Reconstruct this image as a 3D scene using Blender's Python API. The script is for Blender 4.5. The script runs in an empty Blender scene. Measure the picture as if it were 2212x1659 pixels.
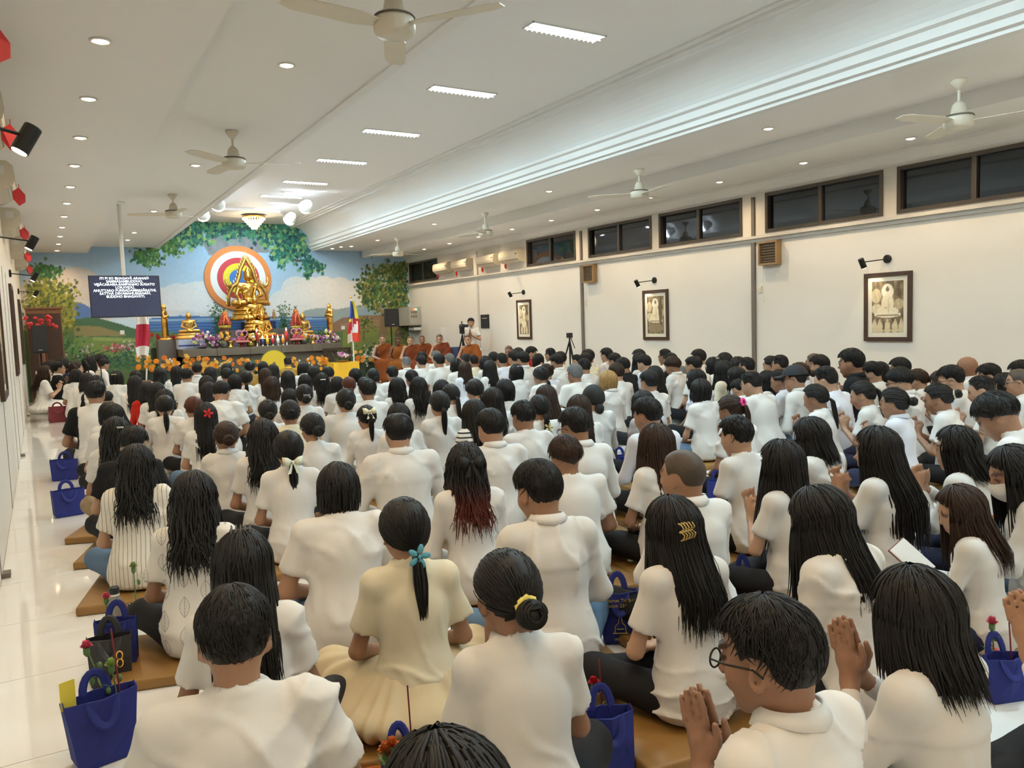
import bpy, bmesh, math, random
import numpy as np
from mathutils import Vector, Matrix
random.seed(7); RNG = np.random.default_rng(7)
SC = bpy.context.scene
COL = SC.collection
R = math.radians
# ------------------------------------------------------------------ camera
cam_d = bpy.data.cameras.new('camera'); cam = bpy.data.objects.new('camera', cam_d); COL.objects.link(cam)
cam_d.sensor_fit = 'HORIZONTAL'; cam_d.sensor_width = 36.0
cam_d.lens = 1690.0 / 2212.0 * 36.0; cam_d.clip_start = 0.02; cam_d.clip_end = 100
_r = ((0.85566855, 0.0708932, -0.51264558), (-0.51640481, 0.05184279, -0.85477388), (-0.03402068, 0.99613577, 0.08096984))
cam.matrix_world = Matrix(((_r[0][0], _r[0][1], _r[0][2], 0), (_r[1][0], _r[1][1], _r[1][2], 0), (_r[2][0], _r[2][1], _r[2][2], 1.5), (0, 0, 0, 1)))
SC.camera = cam
# ------------------------------------------------------------------ world: night outside, a trace of sky glow
W = bpy.data.worlds.new('night'); SC.world = W; W.use_nodes = True
W.node_tree.nodes['Background'].inputs[0].default_value = (0.02, 0.03, 0.05, 1)
W.node_tree.nodes['Background'].inputs[1].default_value = 0.3
# ------------------------------------------------------------------ view
SC.view_settings.view_transform = 'Standard'; SC.view_settings.look = 'None'
SC.view_settings.gamma = 1.0; SC.view_settings.use_curve_mapping = False
SC.view_settings.exposure = 0.15
SC.cycles.max_bounces = 4; SC.cycles.diffuse_bounces = 3; SC.cycles.glossy_bounces = 2
SC.cycles.transmission_bounces = 6; SC.cycles.transparent_max_bounces = 8
SC.cycles.caustics_reflective = False; SC.cycles.caustics_refractive = False
SC.cycles.sample_clamp_indirect = 4.0
SC.cycles.adaptive_threshold = 0.14; SC.cycles.adaptive_min_samples = 16; SC.cycles.use_light_tree = False
# ------------------------------------------------------------------ light levels (the lamps themselves are built with their fittings)
TROFFER_W = 64.0; TROFFER_C = (0.69, 0.92, 1.0)
DOWN_W = 50.0; DOWN_C = (1.0, 0.75, 0.47)
ALTAR_W = 950.0; ALTAR_C = (0.52, 0.77, 1.0)
PICT_W = 6.0; PICT_C = (1.0, 0.83, 0.58)
# ------------------------------------------------------------------ room dimensions (metres)
XL, XR, YB, YF = -0.31, 9.67, 22.0, -3.2
Z_SOF, Z_MID, Z_TOP = 3.50, 3.66, 4.36

# ================================================================== helpers
def link(o, parent=None):
    COL.objects.link(o)
    if parent is not None: o.parent = parent
    return o
def tag(o, label=None, cat=None, group=None, kind=None):
    if label: o['label'] = label
    if cat: o['category'] = cat
    if group: o['group'] = group
    if kind: o['kind'] = kind
    return o
def empty(name, loc=(0, 0, 0), rz=0.0, label=None, cat=None, group=None, parent=None):
    o = bpy.data.objects.new(name, None); o.empty_display_size = 0.05
    o.location = loc; o.rotation_euler = (0, 0, rz); link(o, parent)
    return tag(o, label, cat, group)
def S(*v): return Vector(v)

class MB:
    """collects shapes; build() links them as ONE mesh object"""
    def __init__(s): s.v = []; s.f = []; s.c = []; s.cur = None
    def add(s, vs, fs):
        b = len(s.v); s.v += [tuple(p) for p in vs]; s.f += [tuple(i + b for i in f) for f in fs]
        s.c += [s.cur or (1, 1, 1)] * len(vs); return s
    def col(s, c): s.cur = c; return s
    def box(s, x0, x1, y0, y1, z0, z1, M=None):
        vs = [Vector((x, y, z)) for z in (z0, z1) for y in (y0, y1) for x in (x0, x1)]
        if M is not None: vs = [M @ p for p in vs]
        return s.add(vs, [(0, 2, 3, 1), (4, 5, 7, 6), (0, 1, 5, 4), (2, 6, 7, 3), (0, 4, 6, 2), (1, 3, 7, 5)])
    def tube(s, path, rad, n=8, cap=True, sx=1.0, closed=False):
        path = [Vector(p) for p in path]; m = len(path)
        rad = rad if hasattr(rad, '__len__') else [rad] * m
        vs = []; up = None
        for i, p in enumerate(path):
            a = path[(i - 1) % m if closed else max(i - 1, 0)]; b = path[(i + 1) % m if closed else min(i + 1, m - 1)]
            t = (b - a)
            if t.length < 1e-9: t = Vector((0, 0, 1))
            t.normalize()
            if up is None:
                up = Vector((0, 0, 1)) if abs(t.z) < .9 else Vector((1, 0, 0))
            q = up - t * up.dot(t)
            if q.length < 1e-6: q = t.orthogonal()
            q.normalize(); w = t.cross(q); up = q
            for k in range(n):
                an = 2 * math.pi * k / n
                vs.append(p + q * math.cos(an) * rad[i] + w * math.sin(an) * rad[i] * sx)
        fs = []
        for i in range(m if closed else m - 1):
            j = (i + 1) % m
            for k in range(n): fs.append((i * n + k, i * n + (k + 1) % n, j * n + (k + 1) % n, j * n + k))
        if cap and not closed:
            fs.append(tuple(range(n))[::-1]); fs.append(tuple((m - 1) * n + k for k in range(n)))
        return s.add(vs, fs)
    def lathe(s, prof, n=16, M=None, sx=1.0, sy=1.0):
        vs = []
        for r, z in prof:
            for k in range(n):
                a = 2 * math.pi * k / n; p = Vector((r * sx * math.cos(a), r * sy * math.sin(a), z)); vs.append(M @ p if M is not None else p)
        fs = []
        for i in range(len(prof) - 1):
            for k in range(n): fs.append((i * n + k, i * n + (k + 1) % n, (i + 1) * n + (k + 1) % n, (i + 1) * n + k))
        fs.append(tuple(range(n))[::-1]); fs.append(tuple((len(prof) - 1) * n + k for k in range(n)))
        return s.add(vs, fs)
    def prism(s, poly, d, M):
        """2-D polygon (x,y) extruded by d along local z, placed by M"""
        n = len(poly); vs = [M @ Vector((x, y, 0)) for x, y in poly] + [M @ Vector((x, y, d)) for x, y in poly]
        fs = [tuple(range(n))[::-1], tuple(range(n, 2 * n))] + [(i, (i + 1) % n, n + (i + 1) % n, n + i) for i in range(n)]
        return s.add(vs, fs)
    def ball(s, c, r, n=8, m=6, M=None):
        r = r if hasattr(r, '__len__') else (r, r, r); vs = []; c = Vector(c)
        for i in range(m + 1):
            th = math.pi * i / m
            for k in range(n):
                a = 2 * math.pi * k / n
                p = Vector((r[0] * math.sin(th) * math.cos(a), r[1] * math.sin(th) * math.sin(a), r[2] * math.cos(th)))
                vs.append((M @ p if M is not None else p) + c)
        fs = [(i * n + k, (i + 1) * n + k, (i + 1) * n + (k + 1) % n, i * n + (k + 1) % n) for i in range(m) for k in range(n)]
        return s.add(vs, fs)
    def mesh(s, name, smooth=False, bevel=0.0):
        me = bpy.data.meshes.new(name); me.from_pydata(s.v, [], s.f)
        if s.cur is not None:
            ca = me.color_attributes.new('Col', 'FLOAT_COLOR', 'POINT')
            ca.data.foreach_set('color', np.array([(c[0], c[1], c[2], 1) for c in s.c], dtype=np.float32).ravel())
        bm = bmesh.new(); bm.from_mesh(me)
        if bevel: bmesh.ops.bevel(bm, geom=bm.edges[:], offset=bevel, segments=2, profile=.7, affect='EDGES', clamp_overlap=True)
        bmesh.ops.recalc_face_normals(bm, faces=bm.faces); bm.to_mesh(me); bm.free()
        if smooth: smooth_mesh(me)
        return me
    def build(s, name, mat, parent=None, smooth=False, bevel=0.0, loc=None, rz=None, color=None):
        me = s.mesh(name, smooth, bevel); me.materials.append(mat)
        o = bpy.data.objects.new(name, me)
        if loc is not None: o.location = loc
        if rz is not None: o.rotation_euler = (0, 0, rz)
        if color is not None: o.color = (*color, 1)
        return link(o, parent)
def smooth_mesh(me):
    me.polygons.foreach_set('use_smooth', np.ones(len(me.polygons), dtype=bool)); me.update()
def share(src, parent=None, loc=None, rz=None, color=None, scale=None):
    o = src.copy(); link(o); o.parent = parent
    if loc is not None: o.location = loc
    if rz is not None: o.rotation_euler = (0, 0, rz)
    if scale is not None: o.scale = scale if hasattr(scale, '__len__') else (scale,) * 3
    if color is not None: o.color = (*color, 1)
    return o
def copy_tree(o, parent=None):
    c = o.copy(); COL.objects.link(c); c.parent = parent
    for ch in list(o.children): copy_tree(ch, c)
    return c
def frame(origin, xdir, ydir):
    x = Vector(xdir).normalized(); y = Vector(ydir); y = (y - x * y.dot(x)).normalized(); z = x.cross(y); o = Vector(origin)
    return Matrix(((x.x, y.x, z.x, o.x), (x.y, y.y, z.y, o.y), (x.z, y.z, z.z, o.z), (0, 0, 0, 1)))

# ------------------------------------------------------------------ procedural materials
def mat(name, color=(.8, .8, .8), rough=.5, metal=0.0, var=.06, scale=6.0, bump=0.0, bscale=60.0, obj_color=False, vcol=False,
        emit=None, estr=0.0, spec=.5, stretch=(1, 1, 1), coat=0.0, sheen=0.0, trans=0.0, sss=0.0, bstretch=None):
    m = bpy.data.materials.new(name); m.use_nodes = True; nt = m.node_tree; N = nt.nodes; L = nt.links
    b = N['Principled BSDF']; tc = N.new('ShaderNodeTexCoord')
    mp = N.new('ShaderNodeMapping'); mp.inputs['Scale'].default_value = stretch; L.new(tc.outputs['Object'], mp.inputs[0])
    no = N.new('ShaderNodeTexNoise'); no.inputs['Scale'].default_value = scale; no.inputs['Detail'].default_value = 3; L.new(mp.outputs[0], no.inputs['Vector'])
    mr = N.new('ShaderNodeMapRange'); mr.inputs[3].default_value = 1 - var; mr.inputs[4].default_value = 1 + var; L.new(no.outputs[0], mr.inputs[0])
    mx = N.new('ShaderNodeMix'); mx.data_type = 'RGBA'; mx.blend_type = 'MULTIPLY'; mx.inputs[0].default_value = 1
    src = None
    if obj_color: oi = N.new('ShaderNodeObjectInfo'); src = oi.outputs['Color']
    if vcol:
        va = N.new('ShaderNodeVertexColor'); va.layer_name = 'Col'
        if src is not None:
            m2 = N.new('ShaderNodeMix'); m2.data_type = 'RGBA'; m2.blend_type = 'MULTIPLY'; m2.inputs[0].default_value = 1
            L.new(src, m2.inputs[6]); L.new(va.outputs[0], m2.inputs[7]); src = m2.outputs[2]
        else: src = va.outputs[0]
    if src is not None: L.new(src, mx.inputs[6])
    else: mx.inputs[6].default_value = (*color, 1)
    L.new(mr.outputs[0], mx.inputs[7]); L.new(mx.outputs[2], b.inputs['Base Color'])
    b.inputs['Roughness'].default_value = rough; b.inputs['Metallic'].default_value = metal
    b.inputs['Specular IOR Level'].default_value = spec
    if coat: b.inputs['Coat Weight'].default_value = coat; b.inputs['Coat Roughness'].default_value = .05
    if sheen: b.inputs['Sheen Weight'].default_value = sheen
    if trans: b.inputs['Transmission Weight'].default_value = trans
    if sss: b.inputs['Subsurface Weight'].default_value = sss; b.inputs['Subsurface Radius'].default_value = (.01, .004, .002)
    if bump:
        n2 = N.new('ShaderNodeTexNoise'); n2.inputs['Scale'].default_value = bscale; n2.inputs['Detail'].default_value = 4
        if bstretch:
            mp2 = N.new('ShaderNodeMapping'); mp2.inputs['Scale'].default_value = bstretch; L.new(tc.outputs['Object'], mp2.inputs[0]); L.new(mp2.outputs[0], n2.inputs['Vector'])
        else: L.new(mp.outputs[0], n2.inputs['Vector'])
        bp = N.new('ShaderNodeBump'); bp.inputs['Strength'].default_value = bump; bp.inputs['Distance'].default_value = .01
        L.new(n2.outputs[0], bp.inputs['Height']); L.new(bp.outputs[0], b.inputs['Normal'])
    if emit: m.cycles.emission_sampling = 'NONE'
    if emit: b.inputs['Emission Color'].default_value = (*emit, 1); b.inputs['Emission Strength'].default_value = estr
    return m
M = {}
M['wall'] = mat('wall_paint', (.74, .695, .625), .55, var=.03, scale=1.2, bump=.03, bscale=30)
M['ceil'] = mat('ceiling_paint', (.90, .885, .86), .6, var=.015, scale=.8)
M['trim'] = mat('trim_paint', (.86, .845, .82), .5, var=.02)
M['tile'] = mat('polished_tile', (.82, .80, .76), .06, var=.03, scale=2.0, spec=.5, coat=.3)
M['grout'] = mat('tile_grout', (.45, .42, .38), .7)
M['ledge'] = mat('ledge_paint', (.62, .58, .52), .5, var=.1)
M['brown_metal'] = mat('brown_aluminium', (.075, .06, .047), .4, metal=.3, var=.1)
M['pilaster'] = mat('pilaster_metal', (.16, .135, .11), .5, var=.12)
M['pane'] = mat('night_glass', (.010, .013, .018), .03, var=.1, spec=.6)
M['fixture'] = mat('white_enamel', (.82, .80, .76), .35)
M['ivory'] = mat('ivory_plastic', (.70, .63, .50), .35, var=.03)
M['cream'] = mat('cream_enamel', (.72, .65, .52), .35, var=.03)
M['black'] = mat('black_plastic', (.015, .015, .016), .45, var=.2)
M['blackmetal'] = mat('black_metal', (.02, .019, .018), .35, metal=.6)
M['dkwood'] = mat('dark_wood', (.055, .028, .018), .35, var=.3, scale=5, stretch=(1, 1, 8))
M['wood'] = mat('brown_wood', (.20, .085, .035), .4, var=.3, scale=5, stretch=(8, 1, 1))
M['oldwood'] = mat('varnished_wood', (.28, .17, .07), .5, var=.25, scale=8)
M['red'] = mat('red_paper', (.52, .015, .015), .4, var=.15)
M['gold'] = mat('gilded_bronze', (.86, .49, .11), .22, metal=1.0, var=.10, scale=9, bump=.08, bscale=40)
M['oldgold'] = mat('aged_bronze', (.60, .36, .10), .38, metal=.9, var=.2, scale=9, bump=.1, bscale=40)
M['stone'] = mat('altar_stone', (.15, .115, .08), .5, var=.22, scale=3, bump=.05)
M['stone2'] = mat('grey_stone', (.13, .115, .10), .45, var=.2, scale=3, bump=.05)
M['em_warm'] = mat('warm_lamp', (1, .9, .7), .5, emit=(1, .80, .52), estr=14)
M['em_cool'] = mat('cool_tube', (.9, .95, 1), .5, emit=(.80, .95, 1.0), estr=4.5)
M['em_spot'] = mat('cool_spot_lens', (.9, .95, 1), .5, emit=(.72, .86, 1.0), estr=60)
M['em_flame'] = mat('candle_flame', (1, .8, .4), .5, emit=(1, .72, .3), estr=12)
M['em_chand'] = mat('lit_crystal', (1, .9, .7), .2, emit=(1, .78, .45), estr=2.2)
M['paint'] = mat('mural_paint', vcol=True, rough=.7, var=.10, scale=14, bump=.02, bscale=40)
M['print'] = mat('flat_print', vcol=True, rough=.6, var=.08, scale=30)
M['vcol'] = mat('dyed', vcol=True, rough=.55, var=.08, scale=20)
M['leaf'] = mat('green_leaf', (.05, .13, .035), .5, var=.4, scale=14)
M['petal'] = mat('petals', obj_color=True, rough=.6, var=.18, scale=30)
M['objc'] = mat('dyed_fabric', obj_color=True, rough=.75, var=.06, scale=20, bump=.05, bscale=150)
M['glass'] = mat('clear_glass', (.95, .97, .97), .02, trans=1.0, spec=.5, var=0)
M['chrome'] = mat('chrome', (.75, .75, .75), .15, metal=1.0)

def spot(name, loc, aim, power, color, angle=120, blend=.6, radius=.05, parent=None):
    l = bpy.data.lights.new(name, 'SPOT'); l.energy = power; l.color = color; l.spot_size = R(angle); l.spot_blend = blend; l.shadow_soft_size = radius
    o = bpy.data.objects.new(name, l); o.location = loc
    d = Vector(aim) - Vector(loc); o.rotation_euler = d.to_track_quat('-Z', 'Y').to_euler(); return link(o, parent)
def area(name, loc, sx, sy, power, color, parent=None, rot=(0, 0, 0)):
    l = bpy.data.lights.new(name, 'AREA'); l.shape = 'RECTANGLE'; l.size = sx; l.size_y = sy; l.energy = power; l.color = color
    o = bpy.data.objects.new(name, l); o.location = loc; o.rotation_euler = rot; return link(o, parent)

# ================================================================== the room
tag(MB().box(XL - .2, XR + .2, YF - .2, YB + .2, -.12, -.012).build('floor', M['grout']), kind='structure'); floor = bpy.data.objects['floor']
TS = .80
_tile = MB().box(.002, TS - .002, .002, TS - .002, -.012, 0.0).mesh('tile', bevel=.0015); _tile.materials.append(M['tile'])
rest = MB()
for i in range(13):
    for j in range(32):
        x0 = XL + i * TS; y0 = YF + j * TS
        if x0 > XR or y0 > YB: continue
        if (i < 5 and y0 < 13) or (i < 9 and 1 < y0 < 8):
            o = bpy.data.objects.new('tile', _tile); o.location = (x0, y0, 0); link(o, floor)
        else: rest.box(x0 + .002, min(x0 + TS, XR) - .002, y0 + .002, min(y0 + TS, YB) - .002, -.012, 0)
tag(rest.build('tile_field', M['tile'], floor), kind='stuff')

# side walls
tag(MB().box(XL - .2, XL, YF, YB, 0, 3.7).build('wall_left', M['wall']), kind='structure')
tag(MB().box(XL - .2, XR + .2, YF - .2, YF, 0, 4.6).build('wall_rear', M['wall']), kind='structure')
WINS = [(-1.1, .85), (1.9, 3.85), (4.28, 6.23), (6.43, 8.39), (8.85, 10.80), (11.0, 12.92), (13.36, 15.27), (19.95, 21.9)]
WZ0, WZ1 = 2.71, 3.31
w = MB().box(XR, XR + .2, YF, YB, 0, WZ0).box(XR, XR + .2, YF, YB, WZ1, 4.6)
ys = [YF] + [v for a in WINS for v in a] + [YB]
for k in range(0, len(ys), 2):
    if ys[k + 1] - ys[k] > .02: w.box(XR, XR + .2, ys[k], ys[k + 1], WZ0, WZ1)
wr = tag(w.build('wall_right', M['wall']), kind='structure')
for n, (a, b) in enumerate(WINS):
    f = MB(); t = .05; x0, x1 = XR - .015, XR + .10; c = (a + b) / 2
    f.box(x0, x1, a, b, WZ0, WZ0 + t).box(x0, x1, a, b, WZ1 - t, WZ1).box(x0, x1, a, a + t, WZ0 + t, WZ1 - t).box(x0, x1, b - t, b, WZ0 + t, WZ1 - t).box(x0 + .01, x1, c - .03, c + .03, WZ0 + t, WZ1 - t)
    wo = tag(f.build('window_%d' % (n + 1), M['brown_metal']), kind='structure')
    for p, q, dx in ((a + t, c - .03, .035), (c + .03, b - t, .055)):
        MB().box(XR + dx, XR + dx + .008, p, q, WZ0 + t, WZ1 - t).build('pane', M['pane'], wo)
# ledge along the right wall below the windows, pilasters, cornice
led = MB().box(XR - .07, XR, YF, YB, WZ0 - .075, WZ0 - .035).box(XR - .03, XR, YF, YB, WZ0 - .13, WZ0 - .075)
tag(led.build('trim_1', M['ledge']), kind='structure')
for k, (y, m_) in enumerate(((-.4, 'pilaster'), (4.12, 'pilaster'), (8.62, 'pilaster'), (13.16, 'pilaster'), (17.64, 'ledge'))):
    tag(MB().box(XR - .035, XR, y - .035, y + .035, 0, WZ0 - .13).box(XR - .03, XR, y - .03, y + .03, WZ0 - .03, 3.28).build('trim_%d' % (k + 2), M[m_]), kind='structure')
def moulding(name, prof, y0=YF, y1=YB):
    m = MB(); n = len(prof)
    vs = [(x, y0, z) for x, z in prof] + [(x, y1, z) for x, z in prof]
    m.add(vs, [tuple(range(n)), tuple(range(n, 2 * n))[::-1]] + [(i, (i + 1) % n, n + (i + 1) % n, n + i) for i in range(n)])
    return tag(m.build(name, M['trim']), kind='structure')
moulding('trim_7', [(XR, 3.33), (XR, 3.50), (XR - .13, 3.50), (XR - .13, 3.475), (XR - .10, 3.465), (XR - .07, 3.43), (XR - .045, 3.38), (XR - .045, 3.35)])
# ceiling: soffit | field | cove | raised centre | cove | field | soffit
prof = [(XL, Z_SOF), (1.16, Z_SOF), (1.16, Z_MID), (2.70, Z_MID), (2.70, Z_MID + .10)]
prof += [(2.80 + .5 * (1 - math.cos(t)), 3.84 + .46 * math.sin(t)) for t in np.linspace(0, math.pi / 2, 12)]
prof += [(3.30, Z_TOP), (6.20, Z_TOP), (6.20, 4.30)]
prof += [(6.20 + .5 * math.sin(t), 3.84 + .46 * math.cos(t)) for t in np.linspace(0, math.pi / 2, 12)]
prof += [(6.80, Z_MID + .10), (6.80, Z_MID), (8.23, Z_MID), (8.23, Z_SOF - .03), (8.40, Z_SOF - .03), (8.40, Z_SOF), (XR, Z_SOF)]
vs = [(x, y, z) for y in (YF, YB) for x, z in prof]; n = len(prof)
c = MB().add(vs, [(i, i + 1, n + i + 1, n + i) for i in range(n - 1)])
c.box(XL - .2, XR + .2, YF - .2, YB + .2, 4.60, 4.75)
ce = c.build('ceiling', M['ceil']); tag(ce, kind='structure')
for i, p in enumerate(ce.data.polygons): pass
moulding('trim_8', [(6.62, 3.90), (6.66, 3.90), (6.80, 3.72), (6.84, 3.66), (6.84, 3.635), (6.74, 3.635), (6.74, 3.67), (6.70, 3.68), (6.70, 3.74), (6.66, 3.76), (6.66, 3.84), (6.62, 3.86)])
moulding('trim_9', [(6.16, 4.36), (6.26, 4.30), (6.26, 4.27), (6.20, 4.27), (6.20, 4.30), (6.14, 4.31), (6.14, 4.335), (6.06, 4.34), (6.06, 4.36)])
moulding('trim_10', [(2.74, 3.90), (2.88, 3.90), (2.84, 3.80), (2.78, 3.70), (2.70, 3.66), (2.66, 3.66), (2.66, 3.64), (2.76, 3.64), (2.90, 3.78), (2.92, 3.92)])
moulding('trim_11', [(3.34, 4.36), (3.24, 4.30), (3.24, 4.27), (3.30, 4.27), (3.36, 4.31), (3.44, 4.34), (3.44, 4.36)])
# rear-wall upper infill above the ceiling line, left wall door leaves with thin joints
for k, y in enumerate((.9, 3.3, 5.75, 8.1, 10.5, 11.6, 13.9, 17.45)):
    tag(MB().box(XL, XL + .004, y - .006, y + .006, 0, 2.3).build('trim_%d' % (12 + k), M['pilaster']), kind='structure')
for k, y in enumerate((5.8, 11.6, 17.4)):
    o = MB().box(XL + .005, XL + .05, y - .05, y + .05, .0, .03).build('door_stop', M['pilaster'], bevel=.004)
    tag(o, 'small dark door stop on the floor at the %s of the left wall' % ('near end', 'middle', 'far end')[k], 'door stop')

# ------------------------------------------------------------------ lamps in the ceiling
_lv = MB().box(-.0025, .0025, -.09, .09, -.022, .008).mesh('louver'); _lv.materials.append(M['fixture'])
TROFF = [-.4, 1.9, 4.25, 6.60, 8.82, 11.12, 13.36, 15.55, 17.35, 20.6]
ORD = ['first', 'second', 'third', 'fourth', 'fifth', 'sixth', 'seventh', 'eighth', 'ninth', 'tenth', 'eleventh', 'twelfth', 'thirteenth', 'fourteenth', 'fifteenth']
for k, y in enumerate(TROFF):
    vis = k - 3
    lab = 'recessed louvred tube light in the raised ceiling, ' + ('%s from the camera' % ORD[vis] if 0 <= vis else '%s behind the camera' % ORD[2 - k])
    if k == 9: lab = 'recessed louvred tube light above the chandelier nearest the mural'
    t = empty('tube_light', (4.72, y, Z_TOP), 0, lab, 'ceiling light', 'tube lights in the raised ceiling')
    fr = MB(); a, b = .445, .10
    fr.box(-a, a, -b, -b + .012, -.012, 0).box(-a, a, b - .012, b, -.012, 0).box(-a, -a + .012, -b, b, -.012, 0).box(a - .012, a, -b, b, -.012, 0)
    fr.build('frame', M['fixture'], t)
    MB().box(-a + .012, a - .012, -b + .012, b - .012, -.006, -.002).build('diffuser', M['em_cool'], t)
    for q in range(15):
        o = bpy.data.objects.new('louver', _lv); o.location = (-.40 + q * .8 / 14, 0, -.008); link(o, t)
    MB().box(-a, a, -.004, .004, -.03, -.004).build('spine', M['fixture'], t)
    area('tube_glow', (0, 0, -.045), .85, .17, TROFFER_W, TROFFER_C, t)
_ring = MB()
_ring.lathe([(.062, 0), (.072, -.002), (.072, -.008), (.058, -.012), (.052, -.004)], 20)
_ringm = _ring.mesh('ring', smooth=True); _ringm.materials.append(M['fixture'])
_bulb = MB().lathe([(.001, -.020), (.024, -.018), (.042, -.010), (.052, -.003), (.052, .0)], 16).mesh('bulb', smooth=True); _bulb.materials.append(M['em_warm'])
def downlight(x, y, z, label, grp, w=1.0):
    t = empty('downlight', (x, y, z), 0, label, 'downlight', grp)
    for nme, me in (('ring', _ringm), ('bulb', _bulb)):
        o = bpy.data.objects.new(nme, me); link(o, t)
    spot('glow', (0, 0, -.05), (0, 0, -1), DOWN_W * w, DOWN_C, 150, .9, .05, t)
    for o in t.children:
        if o.type == 'LIGHT': o.location = (0, 0, -.05); o.rotation_euler = (0, 0, 0)
for k in range(13):
    y = 3.1 + 1.52 * k
    downlight(.5, y, Z_SOF, 'warm downlight in the left soffit, %s from the near end' % ORD[k], 'downlights in the left soffit')
for k, y in enumerate((1.58, .06, -1.46)): downlight(.5, y, Z_SOF, 'warm downlight in the left soffit behind the camera, %s back' % ORD[k], 'downlights in the left soffit', 1.0)
for x, y in ((1.9, -1.9), (7.55, -2.1)): downlight(x, y, Z_MID, 'warm downlight near the rear wall, %s of the cove' % ('left' if x < 4 else 'right'), 'downlights near the rear wall', 1.0)
for k, y in enumerate((1.07, -.46)): downlight(9.04, y, Z_SOF, 'warm downlight above the right windows behind the camera, %s back' % ORD[k], 'downlights in the right soffit')
for k, y in enumerate((2.3, 6.6, 11.0, 15.35, 18.7, 20.2)):
    downlight(1.9, y, Z_MID, 'warm downlight between left soffit and cove, %s from the near end' % ORD[k], 'downlights left of the cove')
for k, y in enumerate((2.1, 6.5, 11.15, 15.65, 19.0)):
    downlight(7.55, y, Z_MID, 'warm downlight beside the right cove moulding, %s from the near end' % ORD[k], 'downlights right of the cove')
for k in range(13):
    y = 2.6 + 1.53 * k
    downlight(9.04, y, Z_SOF, 'warm downlight above the right windows, %s from the near end' % ORD[k], 'downlights in the right soffit')
for k, (x, y) in enumerate(((7.42, 20.6), (7.20, 20.8), (7.12, 21.3))): downlight(x, y, Z_MID, 'small warm lamp near the mural at the right cove, %s' % ('nearest', 'middle', 'closest to the wall')[k], 'lamps near the mural', .4)

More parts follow.
